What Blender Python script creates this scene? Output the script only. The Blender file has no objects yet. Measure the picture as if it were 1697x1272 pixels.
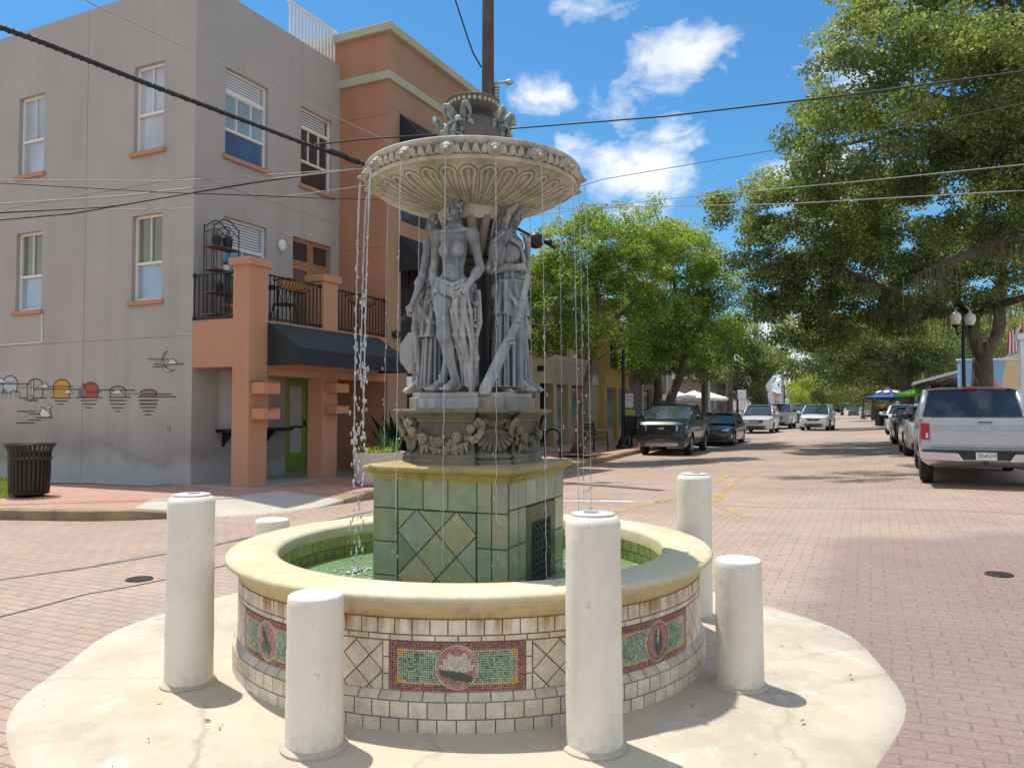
import bpy, bmesh, math, random
import numpy as np
from mathutils import Vector, Matrix
R = math.radians
PI = math.pi
scene = bpy.context.scene
COL = scene.collection
rng = random.Random(7)
nrng = np.random.default_rng(11)

# ------------------------------------------------------------------ camera model (used for measuring positions)
F = 1300.0; CX = 848.5; CY = 636.0; CAMZ = 1.5
PITCH = math.atan(43.0 / F)
def P(px, py, Y):
    u = (px - CX) / F; v = (CY - py) / F
    d = Vector((u, math.cos(PITCH) - v * math.sin(PITCH), math.sin(PITCH) + v * math.cos(PITCH)))
    t = Y / d.y
    return Vector((d.x * t, Y, CAMZ + d.z * t))
def G(px, py, h=0.0):
    u = (px - CX) / F; v = (CY - py) / F
    d = Vector((u, math.cos(PITCH) - v * math.sin(PITCH), math.sin(PITCH) + v * math.cos(PITCH)))
    t = (h - CAMZ) / d.z
    return Vector((d.x * t, d.y * t, h))

SD = (0.4147, 0.9100)          # street direction
SN = (0.9100, -0.4147)         # across the street, to the right
def sstep(a, b, x):
    t = np.clip((x - a) / (b - a), 0, 1)
    return t * t * (3 - 2 * t)
def road_z(x, y):
    t = SD[0] * x + SD[1] * y; s = SN[0] * x + SN[1] * y
    return (0.15 * sstep(5, 15, t) * sstep(-2, 1.5, s) - 0.10 * sstep(-3.5, -6.0, s) * sstep(12, 24, t)
            + 0.22 * sstep(28, 52, t))
def rz(x, y): return float(road_z(np.float64(x), np.float64(y)))

# ------------------------------------------------------------------ tagging
def tag(o, label=None, cat=None, group=None, kind=None):
    if label: o['label'] = label
    if cat: o['category'] = cat
    if group: o['group'] = group
    if kind: o['kind'] = kind
    return o
def empty(name, loc=(0, 0, 0), rz=0.0, label=None, cat=None, group=None, parent=None):
    o = bpy.data.objects.new(name, None); COL.objects.link(o)
    o.location = loc; o.rotation_euler = (0, 0, rz); o.empty_display_size = 0.1
    if parent: o.parent = parent
    return tag(o, label, cat, group)
def kids(o): return [c for c in bpy.data.objects if c.parent == o]
def copy_tree(o, parent=None, cache=None):
    c = o.copy(); COL.objects.link(c); c.parent = parent
    for ch in list(o.children): copy_tree(ch, c)
    return c

# ------------------------------------------------------------------ mesh builder
class MB:
    def __init__(s): s.v = []; s.f = []; s.m = []; s.c = []; s.col = (1, 1, 1); s.mi = 0
    def _add(s, vs, fs, mi=None, col=None):
        b = len(s.v); s.v.extend([tuple(map(float, q)) for q in vs])
        mi = s.mi if mi is None else mi; col = s.col if col is None else col
        for f in fs: s.f.append([b + i for i in f]); s.m.append(mi); s.c.append(col)
        return s
    def box(s, c, d, rz=0.0, rot=None, mi=None, col=None, taper=1.0):
        x, y, z = d[0] / 2, d[1] / 2, d[2] / 2; t = taper
        vs = [(-x, -y, -z), (x, -y, -z), (x, y, -z), (-x, y, -z), (-x * t, -y * t, z), (x * t, -y * t, z), (x * t, y * t, z), (-x * t, y * t, z)]
        m = rot if rot is not None else Matrix.Rotation(rz, 3, 'Z')
        vs = [m @ Vector(q) + Vector(c) for q in vs]
        return s._add(vs, [(0, 3, 2, 1), (4, 5, 6, 7), (0, 1, 5, 4), (1, 2, 6, 5), (2, 3, 7, 6), (3, 0, 4, 7)], mi, col)
    def bb(s, x0, x1, y0, y1, z0, z1, mi=None, col=None):
        return s.box(((x0 + x1) / 2, (y0 + y1) / 2, (z0 + z1) / 2), (abs(x1 - x0), abs(y1 - y0), abs(z1 - z0)), mi=mi, col=col)
    def poly(s, pts, mi=None, col=None): return s._add(pts, [list(range(len(pts)))], mi, col)
    def prism(s, pts, ext, mi=None, col=None):
        n = len(pts); e = Vector(ext)
        vs = [Vector(p) for p in pts] + [Vector(p) + e for p in pts]
        fs = [list(range(n))[::-1], [n + i for i in range(n)]] + [(i, (i + 1) % n, n + (i + 1) % n, n + i) for i in range(n)]
        return s._add(vs, fs, mi, col)
    def tube(s, pts, r, n=8, mi=None, col=None, cap=True, flat=1.0):
        pts = [Vector(p) for p in pts]; k = len(pts)
        rr = [r] * k if isinstance(r, (int, float)) else list(r)
        T = []
        for i in range(k):
            d = pts[min(i + 1, k - 1)] - pts[max(i - 1, 0)]
            T.append(d.normalized() if d.length > 1e-9 else Vector((0, 0, 1)))
        up = Vector((0, 0, 1)) if abs(T[0].z) < .95 else Vector((1, 0, 0))
        a = T[0].cross(up).normalized(); vs = []; fs = []
        for i in range(k):
            a = (a - T[i] * a.dot(T[i]))
            a = a.normalized() if a.length > 1e-6 else T[i].orthogonal().normalized()
            b = T[i].cross(a)
            for j in range(n):
                t = 2 * PI * j / n
                vs.append(pts[i] + (a * math.cos(t) + b * math.sin(t) * flat) * rr[i])
        for i in range(k - 1):
            for j in range(n):
                fs.append((i * n + j, i * n + (j + 1) % n, (i + 1) * n + (j + 1) % n, (i + 1) * n + j))
        if cap: fs.append(list(range(n))[::-1]); fs.append([(k - 1) * n + j for j in range(n)])
        return s._add(vs, fs, mi, col)
    def lathe(s, prof, c=(0, 0, 0), n=32, mi=None, col=None, a0=0.0, a1=2 * PI, axis='Z', closed=False, cap=True):
        full = abs(a1 - a0 - 2 * PI) < 1e-6; m = n if full else n + 1
        vs = []; fs = []
        for (r, z) in prof:
            for j in range(m):
                t = a0 + (a1 - a0) * j / n
                p = (r * math.cos(t), r * math.sin(t), z)
                if axis == 'Y': p = (p[0], p[2], p[1])
                if axis == 'X': p = (p[2], p[0], p[1])
                vs.append((p[0] + c[0], p[1] + c[1], p[2] + c[2]))
        k = len(prof)
        for i in range(k if closed else k - 1):
            i2 = (i + 1) % k
            for j in range(n):
                j2 = (j + 1) % m if full else j + 1
                fs.append((i * m + j, i * m + j2, i2 * m + j2, i2 * m + j))
        if full and not closed and cap:
            if prof[0][0] > 1e-6: fs.append([j for j in range(m)][::-1])
            if prof[-1][0] > 1e-6: fs.append([(k - 1) * m + j for j in range(m)])
        return s._add(vs, fs, mi, col)
    def ell(s, c, r, n=12, k=8, rot=None, mi=None, col=None):
        if isinstance(r, (int, float)): r = (r, r, r)
        vs = []; fs = []
        for i in range(k + 1):
            p = PI * i / k
            for j in range(n):
                t = 2 * PI * j / n
                q = Vector((r[0] * math.sin(p) * math.cos(t), r[1] * math.sin(p) * math.sin(t), r[2] * math.cos(p)))
                if rot is not None: q = rot @ q
                vs.append(q + Vector(c))
        for i in range(k):
            for j in range(n):
                fs.append((i * n + j, (i + 1) * n + j, (i + 1) * n + (j + 1) % n, i * n + (j + 1) % n))
        return s._add(vs, fs, mi, col)
    def grid(s, P2, mi=None, col=None):
        a = len(P2); b = len(P2[0]); vs = [p for row in P2 for p in row]
        return s._add(vs, [(i * b + j, i * b + j + 1, (i + 1) * b + j + 1, (i + 1) * b + j) for i in range(a - 1) for j in range(b - 1)], mi, col)
    def xf(s, m):
        s.v = [tuple(m @ Vector(q)) for q in s.v]; return s
    def add(s, o, m=None, dmi=0):
        b = len(s.v); s.v.extend([tuple(m @ Vector(q)) for q in o.v] if m is not None else o.v)
        s.f.extend([[b + i for i in f] for f in o.f]); s.m.extend([q + dmi for q in o.m]); s.c.extend(o.c); return s
    def build(s, name, mats, parent=None, smooth=0, bevel=0, seg=2, loc=None, weld=False):
        me = bpy.data.meshes.new(name); me.from_pydata(s.v, [], s.f)
        if not isinstance(mats, (list, tuple)): mats = [mats]
        for q in mats: me.materials.append(q)
        if len(me.polygons) == len(s.m):
            me.polygons.foreach_set('material_index', s.m)
            if any(c != (1, 1, 1) for c in s.c):
                at = me.color_attributes.new('Col', 'FLOAT_COLOR', 'CORNER')
                arr = np.ones((len(me.loops), 4), dtype=np.float32); k = 0
                for f, c in zip(s.f, s.c): arr[k:k + len(f), :3] = c; k += len(f)
                at.data.foreach_set('color', arr.ravel())
        if weld or True:
            bm = bmesh.new(); bm.from_mesh(me)
            if weld: bmesh.ops.remove_doubles(bm, verts=bm.verts, dist=1e-5)
            bmesh.ops.recalc_face_normals(bm, faces=bm.faces) if weld != 'keep' else None
            bm.to_mesh(me); bm.free()
        if smooth:
            me.shade_smooth()
            if smooth > 1: me.set_sharp_from_angle(angle=R(smooth))
        me.update()
        o = bpy.data.objects.new(name, me); COL.objects.link(o)
        if parent: o.parent = parent
        if loc is not None: o.location = loc
        if bevel:
            b = o.modifiers.new('bevel', 'BEVEL'); b.width = bevel; b.segments = seg; b.limit_method = 'ANGLE'; b.angle_limit = R(40); b.harden_normals = bool(smooth)
        return o
def np_mesh(name, V, Fq, mats, parent=None, cols=None, smooth=False, mi=None):
    """fast mesh from arrays; Fq (n,k) faces; cols (n,3) per face"""
    me = bpy.data.meshes.new(name); n, k = Fq.shape
    me.vertices.add(len(V)); me.vertices.foreach_set('co', np.asarray(V, dtype=np.float32).ravel())
    me.loops.add(n * k); me.loops.foreach_set('vertex_index', np.asarray(Fq, dtype=np.int32).ravel())
    me.polygons.add(n); me.polygons.foreach_set('loop_start', np.arange(0, n * k, k, dtype=np.int32))
    if mi is not None: me.polygons.foreach_set('material_index', np.asarray(mi, dtype=np.int32))
    for q in (mats if isinstance(mats, (list, tuple)) else [mats]): me.materials.append(q)
    me.update(calc_edges=True)
    if cols is not None:
        at = me.color_attributes.new('Col', 'FLOAT_COLOR', 'CORNER')
        a = np.ones((n, k, 4), dtype=np.float32); a[:, :, :3] = np.asarray(cols, dtype=np.float32)[:, None, :]
        at.data.foreach_set('color', a.ravel())
    if smooth: me.shade_smooth()
    o = bpy.data.objects.new(name, me); COL.objects.link(o)
    if parent: o.parent = parent
    return o
def text_mb(txt, size, depth=0.004, align='CENTER', bold=0.0, sx=1.0):
    cu = bpy.data.curves.new('lettering', 'FONT'); cu.body = txt; cu.size = size; cu.extrude = depth; cu.align_x = align; cu.align_y = 'CENTER'; cu.offset = bold
    o = bpy.data.objects.new('lettering', cu); COL.objects.link(o)
    dg = bpy.context.evaluated_depsgraph_get(); me = bpy.data.meshes.new_from_object(o.evaluated_get(dg))
    mb = MB(); mb._add([(v.co.x * sx, v.co.y, v.co.z) for v in me.vertices], [list(p.vertices) for p in me.polygons])
    bpy.data.objects.remove(o); bpy.data.curves.remove(cu); bpy.data.meshes.remove(me)
    return mb

# ------------------------------------------------------------------ materials
class NT:
    def __init__(s, nt): s.nt = nt; s.n = nt.nodes; s.l = nt.links
    def node(s, t, **kw):
        q = s.n.new(t)
        for k, v in kw.items():
            if k.startswith('i_'):
                key = k[2:]; key = int(key) if key.isdigit() else key.replace('_', ' ')
                if hasattr(v, 'is_output'): s.l.new(v, q.inputs[key])
                else: q.inputs[key].default_value = v
            else: setattr(q, k, v)
        return q
    def math(s, op, a, b=0.0, c=None, clamp=False):
        q = s.n.new('ShaderNodeMath'); q.operation = op; q.use_clamp = clamp
        for i, v in enumerate((a, b) if c is None else (a, b, c)):
            if hasattr(v, 'is_output'): s.l.new(v, q.inputs[i])
            else: q.inputs[i].default_value = v
        return q.outputs[0]
    def mix(s, f, a, b, mode='MIX'):
        q = s.n.new('ShaderNodeMix'); q.data_type = 'RGBA'; q.blend_type = mode
        for k, v in ((0, f), (6, a), (7, b)):
            if hasattr(v, 'is_output'): s.l.new(v, q.inputs[k])
            else: q.inputs[k].default_value = v if k == 0 else (*v[:3], 1)
        return q.outputs[2]
    def ramp(s, f, stops, interp='LINEAR'):
        q = s.n.new('ShaderNodeValToRGB'); cr = q.color_ramp; cr.interpolation = interp
        while len(cr.elements) > 1: cr.elements.remove(cr.elements[-1])
        cr.elements[0].position = stops[0][0]; v = stops[0][1]; cr.elements[0].color = (v, v, v, 1) if isinstance(v, (int, float)) else (*v, 1)
        for p, v in stops[1:]:
            e = cr.elements.new(p); e.color = (v, v, v, 1) if isinstance(v, (int, float)) else (*v, 1)
        s.l.new(f, q.inputs[0]); return q.outputs[0]
    def noise(s, vec, scale, detail=4, rough=.55, dist=0.0):
        q = s.n.new('ShaderNodeTexNoise'); q.inputs['Scale'].default_value = scale; q.inputs['Detail'].default_value = detail
        q.inputs['Roughness'].default_value = rough; q.inputs['Distortion'].default_value = dist
        if vec is not None: s.l.new(vec, q.inputs['Vector'])
        return q.outputs[0]
    def mapping(s, vec, scale=(1, 1, 1), rot=(0, 0, 0), loc=(0, 0, 0)):
        q = s.n.new('ShaderNodeMapping'); s.l.new(vec, q.inputs[0])
        q.inputs[1].default_value = loc; q.inputs[2].default_value = rot; q.inputs[3].default_value = scale
        return q.outputs[0]
    def coord(s, k='Object'): return s.n.new('ShaderNodeTexCoord').outputs[k]
    def bump(s, h, strength=.3, dist=.01, nrm=None):
        q = s.n.new('ShaderNodeBump'); s.l.new(h, q.inputs['Height']); q.inputs['Strength'].default_value = strength; q.inputs['Distance'].default_value = dist
        if nrm is not None: s.l.new(nrm, q.inputs['Normal'])
        return q.outputs[0]
def newmat(name):
    m = bpy.data.materials.new(name); m.use_nodes = True
    nt = NT(m.node_tree); b = nt.n['Principled BSDF']; return m, nt, b
def mat(name, col, rough=.6, var=.18, scale=6.0, bump=.15, bscale=80.0, metal=0.0, attr=False, spec=None, streak=0.0, dirt=None, coat=0.0, bdist=.004):
    m, n, b = newmat(name); co = n.coord('Object')
    base = (*col, 1)
    nz = n.noise(co, scale, 6, .6)
    f = n.ramp(nz, [(.28, 0.0), (.72, 1.0)])
    c = n.mix(f, tuple(x * (1 - var) for x in col), tuple(min(1, x * (1 + var)) for x in col))
    if attr:
        a = n.node('ShaderNodeAttribute', attribute_name='Col').outputs['Color']; c = n.mix(1.0, c, a, 'MULTIPLY')
    if streak:
        st = n.noise(n.mapping(co, (2.2, 2.2, .16)), 1.6, 6, .65)
        sf = n.math('MULTIPLY', n.ramp(st, [(.42, 0.0), (.75, 1.0)]), streak)
        c = n.mix(sf, c, tuple(x * .45 for x in col))
    if dirt:
        dz = n.noise(co, scale * .35, 7, .7); df = n.math('MULTIPLY', n.ramp(dz, [(.5, 0.0), (.7, 1.0)]), dirt[1]); c = n.mix(df, c, dirt[0])
    n.l.new(c, b.inputs['Base Color']); b.inputs['Roughness'].default_value = rough; b.inputs['Metallic'].default_value = metal
    if spec is not None: b.inputs['Specular IOR Level'].default_value = spec
    if coat: b.inputs['Coat Weight'].default_value = coat; b.inputs['Coat Roughness'].default_value = .05
    if bump:
        n.l.new(n.bump(n.noise(co, bscale, 4, .6), bump, bdist), b.inputs['Normal'])
    return m
def glass_mat(name, tint=(.02, .03, .035), rough=.04, spec=.8):
    m, n, b = newmat(name); co = n.coord('Object')
    nz = n.noise(co, 1.3, 3, .5)
    c = n.mix(nz, tuple(x * .6 for x in tint), tuple(x * 1.5 for x in tint))
    n.l.new(c, b.inputs['Base Color']); b.inputs['Roughness'].default_value = rough; b.inputs['Specular IOR Level'].default_value = spec
    n.l.new(n.bump(n.noise(co, 2.5, 2), .04, .02), b.inputs['Normal'])
    return m
# ================================================================== camera, sun, sky
cam = bpy.data.cameras.new('camera'); camo = bpy.data.objects.new('camera', cam); COL.objects.link(camo)
camo.location = (0, 0, CAMZ); camo.rotation_euler = (PI / 2 + PITCH, 0, 0)
cam.sensor_width = 36; cam.lens = 36 * F / 1697.0; cam.clip_end = 2000; cam.clip_start = .05
scene.camera = camo
scene.view_settings.view_transform = 'Standard'; scene.view_settings.look = 'None'; scene.view_settings.exposure = 0
scene.cycles.max_bounces = 7; scene.cycles.diffuse_bounces = 4; scene.cycles.transparent_max_bounces = 12
scene.cycles.use_denoising = True
SUN_EL = R(70.5); SUN_AZ = math.atan2(-.71, .70)        # measured from +Y towards +X
sdir = Vector((math.sin(SUN_AZ) * math.cos(SUN_EL), math.cos(SUN_AZ) * math.cos(SUN_EL), math.sin(SUN_EL)))
sl = bpy.data.lights.new('sun', 'SUN'); sl.energy = 4.7; sl.angle = R(.53); sl.color = (1, .955, .88)
so = bpy.data.objects.new('sun', sl); COL.objects.link(so); so.rotation_euler = sdir.to_track_quat('Z', 'Y').to_euler(); so.location = (0, 0, 40)

w = bpy.data.worlds.new('World'); scene.world = w; w.use_nodes = True
n = NT(w.node_tree); bg = n.n['Background']
sky = n.node('ShaderNodeTexSky', sky_type='NISHITA'); sky.sun_disc = False; sky.sun_elevation = SUN_EL; sky.sun_rotation = SUN_AZ
sky.air_density = 1.0; sky.dust_density = .6; sky.ozone_density = 3.0
dirv = n.coord('Generated')
sepz = n.node('ShaderNodeSeparateXYZ', i_0=dirv).outputs[2]
hz = n.ramp(sepz, [(.0, 1.0), (.12, .45), (.30, 0.0)])
skc = n.mix(n.math('MULTIPLY', hz, .8), n.mix(1.0, sky.outputs[0], (.41, .71, .84), 'MULTIPLY'), (1.5, 2.45, 3.4))
hs = n.node('ShaderNodeHueSaturation', i_Saturation=1.04, i_Value=1.0, i_Color=skc)
nz1 = n.noise(dirv, 7.0, 8, .6, .3)
nz2 = n.noise(n.mapping(dirv, (1, 1, 1.9)), 16.0, 8, .62, .4)
tex = n.math('ADD', n.math('MULTIPLY', nz1, .55), n.math('MULTIPLY', nz2, .45))
def dirpx(px, py): return (P(px, py, 10) - Vector((0, 0, CAMZ))).normalized()
acc = None
for (px, py, sx, sy, amp) in [(1110, 95, 85, 38, 1.0), (1205, 112, 26, 34, .72), (1030, 180, 46, 55, .70), (1120, 222, 60, 36, .6), (902, 165, 56, 30, .58),
                              (950, 245, 60, 26, .85), (1045, 285, 80, 40, 1.05), (1010, 262, 50, 30, .9), (1290, 560, 60, 70, .95), (1370, 310, 70, 60, .9), (1060, 345, 60, 26, .5),
                              (1420, 110, 110, 70, .75), (980, 20, 60, 26, .7)]:
    d = dirpx(px, py); rt = Vector((d.y, -d.x, 0)).normalized(); up = rt.cross(d)
    def dot(v):
        q = n.node('ShaderNodeVectorMath', operation='DOT_PRODUCT', i_0=dirv); q.inputs[1].default_value = v; return q.outputs['Value']
    a = n.math('POWER', n.math('DIVIDE', dot(rt), sx / F), 2.0); b = n.math('POWER', n.math('DIVIDE', dot(up), sy / F), 2.0)
    front = n.math('GREATER_THAN', dot(d), 0.0)
    g = n.math('MULTIPLY', n.math('MULTIPLY', n.math('EXPONENT', n.math('MULTIPLY', n.math('ADD', a, b), -.75)), amp), front)
    acc = g if acc is None else n.math('MAXIMUM', acc, g)
# unseen cloud cover overhead and behind the camera, added as white fill light
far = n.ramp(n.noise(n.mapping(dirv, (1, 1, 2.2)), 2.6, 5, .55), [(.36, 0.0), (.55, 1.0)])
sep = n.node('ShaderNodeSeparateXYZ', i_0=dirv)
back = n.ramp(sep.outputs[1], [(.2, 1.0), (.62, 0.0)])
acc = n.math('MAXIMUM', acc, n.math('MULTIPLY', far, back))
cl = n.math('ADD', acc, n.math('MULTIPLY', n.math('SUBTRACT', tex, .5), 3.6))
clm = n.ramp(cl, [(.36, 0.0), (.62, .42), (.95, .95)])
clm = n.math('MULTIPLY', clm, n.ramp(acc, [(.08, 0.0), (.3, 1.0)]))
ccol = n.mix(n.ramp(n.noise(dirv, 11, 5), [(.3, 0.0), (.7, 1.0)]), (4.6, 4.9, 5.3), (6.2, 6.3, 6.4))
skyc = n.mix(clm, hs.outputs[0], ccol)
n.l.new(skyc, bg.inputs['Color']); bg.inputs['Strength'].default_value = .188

# ================================================================== ground materials
def brick_mat(name, w_, h_, cols, mort, rot, mortar=.02, dirtc=(.36, .30, .25), bump=.6, patch=None, squash=1):
    m, n, b = newmat(name); co = n.coord('Object')
    wob = n.node('ShaderNodeVectorMath', operation='MULTIPLY_ADD')
    nn = n.node('ShaderNodeTexNoise', i_Scale=1.7, i_Detail=5.0, i_Vector=co); n.l.new(nn.outputs['Color'], wob.inputs[0]); wob.inputs[1].default_value = (.045, .045, 0); n.l.new(co, wob.inputs[2])
    mp = n.mapping(wob.outputs[0], (1, 1, 0), (0, 0, rot))
    def bt(c1, c2, mo):
        q = n.node('ShaderNodeTexBrick', offset=.5, squash=1, i_Vector=mp); q.inputs['Scale'].default_value = 1.0
        q.inputs['Brick Width'].default_value = w_; q.inputs['Row Height'].default_value = h_; q.inputs['Mortar Size'].default_value = mortar * h_; q.inputs['Mortar Smooth'].default_value = .25
        q.inputs['Color1'].default_value = (*c1, 1); q.inputs['Color2'].default_value = (*c2, 1); q.inputs['Mortar'].default_value = (*mo, 1); q.inputs['Bias'].default_value = 0
        return q
    q = bt(cols[0], cols[1], mort); q2 = bt((0, 0, 0), (1, 1, 1), (.5, .5, .5))
    rnd = q2.outputs['Color']
    tint = n.ramp(rnd, [(0, (.80, .84, .90)), (.3, (1.02, .98, .95)), (.6, (1.14, .98, .90)), (.85, (.92, .92, .95)), (1, (1.22, 1.08, 1.0))])
    c = n.mix(.95, q.outputs['Color'], tint, 'MULTIPLY')
    big = n.noise(co, .55, 7, .68)
    c = n.mix(n.math('MULTIPLY', n.ramp(big, [(.38, 0.0), (.62, 1.0)]), .6), c, cols[2])
    c = n.mix(n.math('MULTIPLY', n.ramp(n.noise(co, .22, 5, .6), [(.45, 0.0), (.62, 1.0)]), .35), c, tuple(x * .68 for x in cols[1]))
    if patch:
        s_ = n.node('ShaderNodeSeparateXYZ', i_0=co)
        lat = n.math('ADD', n.math('MULTIPLY', s_.outputs[0], SN[0]), n.math('MULTIPLY', s_.outputs[1], SN[1]))
        lat = n.math('ADD', lat, n.math('MULTIPLY', n.math('SUBTRACT', n.noise(co, .6, 4), .5), 1.6))
        yy = n.math('ADD', s_.outputs[1], n.math('MULTIPLY', n.math('SUBTRACT', n.noise(co, .8, 4), .5), 1.2))
        pf = n.math('MULTIPLY', n.ramp(n.math('DIVIDE', n.math('ADD', lat, 10), 20), [(.468, 0.0), (.492, 1.0)]), n.ramp(n.math('DIVIDE', yy, 20), [(.435, 1.0), (.465, 0.0)]))
        c = n.mix(n.math('MULTIPLY', pf, .85), c, n.mix(.55, patch, n.mix(1.0, c, (.60, .57, .60), 'MULTIPLY')))
    fine = n.noise(co, 34, 5, .7)
    c = n.mix(n.math('MULTIPLY', n.ramp(fine, [(.5, 0.0), (.75, 1.0)]), .45), c, dirtc)
    mid = n.noise(co, 5.5, 5, .7)
    c = n.mix(n.math('MULTIPLY', n.ramp(mid, [(.52, 0.0), (.72, 1.0)]), .35), c, tuple(x * .62 for x in cols[0]))
    lost = n.ramp(n.noise(co, 2.6, 4, .6), [(.38, .05), (.62, .9)])       # joints filled with sand in places
    c = n.mix(n.math('MULTIPLY', q.outputs['Fac'], lost), c, mort)
    n.l.new(c, b.inputs['Base Color']); b.inputs['Roughness'].default_value = .82; b.inputs['Specular IOR Level'].default_value = .3
    hgt = n.math('ADD', n.math('MULTIPLY', q.outputs['Fac'], -1.0), n.math('ADD', n.math('MULTIPLY', rnd, .35), n.math('MULTIPLY', fine, .35)))
    n.l.new(n.bump(hgt, bump, .008), b.inputs['Normal'])
    return m
SROT = math.atan2(SN[1], SN[0])
M_road = brick_mat('road_brick', .215, .105, [(.435, .305, .235), (.36, .275, .23), (.47, .385, .305)], (.19, .14, .11), -SROT, .055, (.50, .43, .36), .5, patch=(.25, .175, .16))
M_paver = brick_mat('sidewalk_paver', .21, .105, [(.56, .32, .235), (.48, .275, .215), (.54, .36, .28)], (.26, .18, .14), -SROT + .3, .06, (.42, .27, .2), .4)
def concrete_mat(name, col, var=.12, stain=(.25, .22, .17), sa=.5, grooves=None, speck=.5, crack=0):
    m, n, b = newmat(name); co = n.coord('Object')
    c = n.mix(n.ramp(n.noise(co, 1.6, 7, .62), [(.3, 0.0), (.7, 1.0)]), tuple(x * (1 - var) for x in col), tuple(x * (1 + var * .5) for x in col))
    c = n.mix(n.math('MULTIPLY', n.ramp(n.noise(co, .9, 8, .72), [(.52, 0.0), (.70, 1.0)]), sa), c, stain)
    c = n.mix(n.math('MULTIPLY', n.ramp(n.noise(co, 120, 3, .6), [(.58, 0.0), (.72, 1.0)]), speck), c, tuple(x * .55 for x in col))
    h = n.noise(co, 55, 6, .65)
    if crack:
        wv = n.node('ShaderNodeVectorMath', operation='MULTIPLY_ADD'); nn = n.node('ShaderNodeTexNoise', i_Scale=3.0, i_Detail=6.0, i_Vector=co); n.l.new(nn.outputs['Color'], wv.inputs[0]); wv.inputs[1].default_value = (.5, .5, 0); n.l.new(co, wv.inputs[2])
        v = n.node('ShaderNodeTexVoronoi', feature='DISTANCE_TO_EDGE', i_Vector=wv.outputs[0]); v.inputs['Scale'].default_value = .55
        ck = n.math('MULTIPLY', n.ramp(v.outputs['Distance'], [(.0, 1.0), (.006, .8), (.012, 0.0)]), n.ramp(n.noise(co, 1.1, 4), [(.42, 0.0), (.6, 1.0)]))
        c = n.mix(n.math('MULTIPLY', ck, .4), c, tuple(x * .35 for x in col)); h = n.math('SUBTRACT', h, ck)
        dmp = n.ramp(n.noise(n.mapping(co, (1, 1, 1), (0, 0, 0), (3.1, 1.7, 0)), .8, 7, .72), [(.53, 0.0), (.60, 1.0)]); c = n.mix(n.math('MULTIPLY', dmp, .38), c, tuple(x * .62 for x in col)); c = n.mix(n.math('MULTIPLY', n.ramp(n.noise(co, 2.6, 7, .75), [(.56, 0.0), (.66, 1.0)]), .5), c, (.66, .64, .58))
    if grooves:
        s_ = n.node('ShaderNodeTexWave', wave_type='BANDS', bands_direction='X', i_Vector=n.mapping(co, (1, 1, 1), (0, 0, grooves[1]))); s_.inputs['Scale'].default_value = grooves[0]
        gv = n.ramp(s_.outputs['Color'], [(.0, 1.0), (.12, 0.0)])
        c = n.mix(n.math('MULTIPLY', gv, .6), c, tuple(x * .35 for x in col)); h = n.math('SUBTRACT', h, gv)
    n.l.new(c, b.inputs['Base Color']); b.inputs['Roughness'].default_value = .85; b.inputs['Specular IOR Level'].default_value = .3
    n.l.new(n.bump(h, .35, .004), b.inputs['Normal'])
    return m
M_apron = concrete_mat('apron_concrete', (.575, .495, .385), .14, (.46, .36, .22), .6, crack=1)
M_ramp = concrete_mat('ramp_concrete', (.56, .50, .43), .12, (.3, .26, .22), .4, grooves=(3.2, R(28)))
M_kerb = concrete_mat('kerb_concrete', (.34, .26, .14), .3, (.07, .055, .035), .9)
M_slab = concrete_mat('slab_concrete', (.44, .41, .37), .12, (.25, .23, .2), .5)
M_walk = concrete_mat('walk_concrete', (.50, .42, .36), .12, (.33, .27, .22), .5)

# ================================================================== road sheet
xs = np.unique(np.concatenate([np.linspace(-700, -60, 9), np.linspace(-60, -14, 12), np.linspace(-14, 26, 81), np.linspace(26, 70, 12), np.linspace(70, 800, 9)]))
ys = np.unique(np.concatenate([np.linspace(-60, -4, 6), np.linspace(-4, 60, 129), np.linspace(60, 130, 15), np.linspace(130, 1500, 10)]))
XX, YY = np.meshgrid(xs, ys); ZZ = road_z(XX, YY)
V = np.stack([XX.ravel(), YY.ravel(), ZZ.ravel()], 1); nx, ny = len(xs), len(ys)
ii, jj = np.meshgrid(np.arange(nx - 1), np.arange(ny - 1)); a = (jj * nx + ii).ravel()
road = np_mesh('road', V, np.stack([a, a + 1, a + nx + 1, a + nx], 1), M_road, smooth=True); tag(road, kind='structure')

# concrete apron around the fountain
FC = Vector((-.25, 5.0, 0)); NA = 128
ap = MB(); prof = [(0.3, .052), (1.2, .052), (1.42, .05), (1.75, .042), (2.1, .026), (2.33, .012), (2.45, .005), (2.47, -.03)]
rows = []
for (r, z) in prof:
    rows.append([(FC.x + r * math.cos(2 * PI * j / NA) * (1 + (.012 * math.sin(5 * 2 * PI * j / NA + 1) + .01 * math.sin(11 * 2 * PI * j / NA)) * (r > 2)), FC.y + r * math.sin(2 * PI * j / NA) * (1 + (.012 * math.sin(5 * 2 * PI * j / NA + 1)) * (r > 2)), z + rz(FC.x + r * math.cos(2 * PI * j / NA), FC.y + r * math.sin(2 * PI * j / NA))) for j in range(NA + 1)])
ap.grid(rows); tag(ap.build('apron', M_apron, smooth=1, weld=True), kind='structure')

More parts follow.
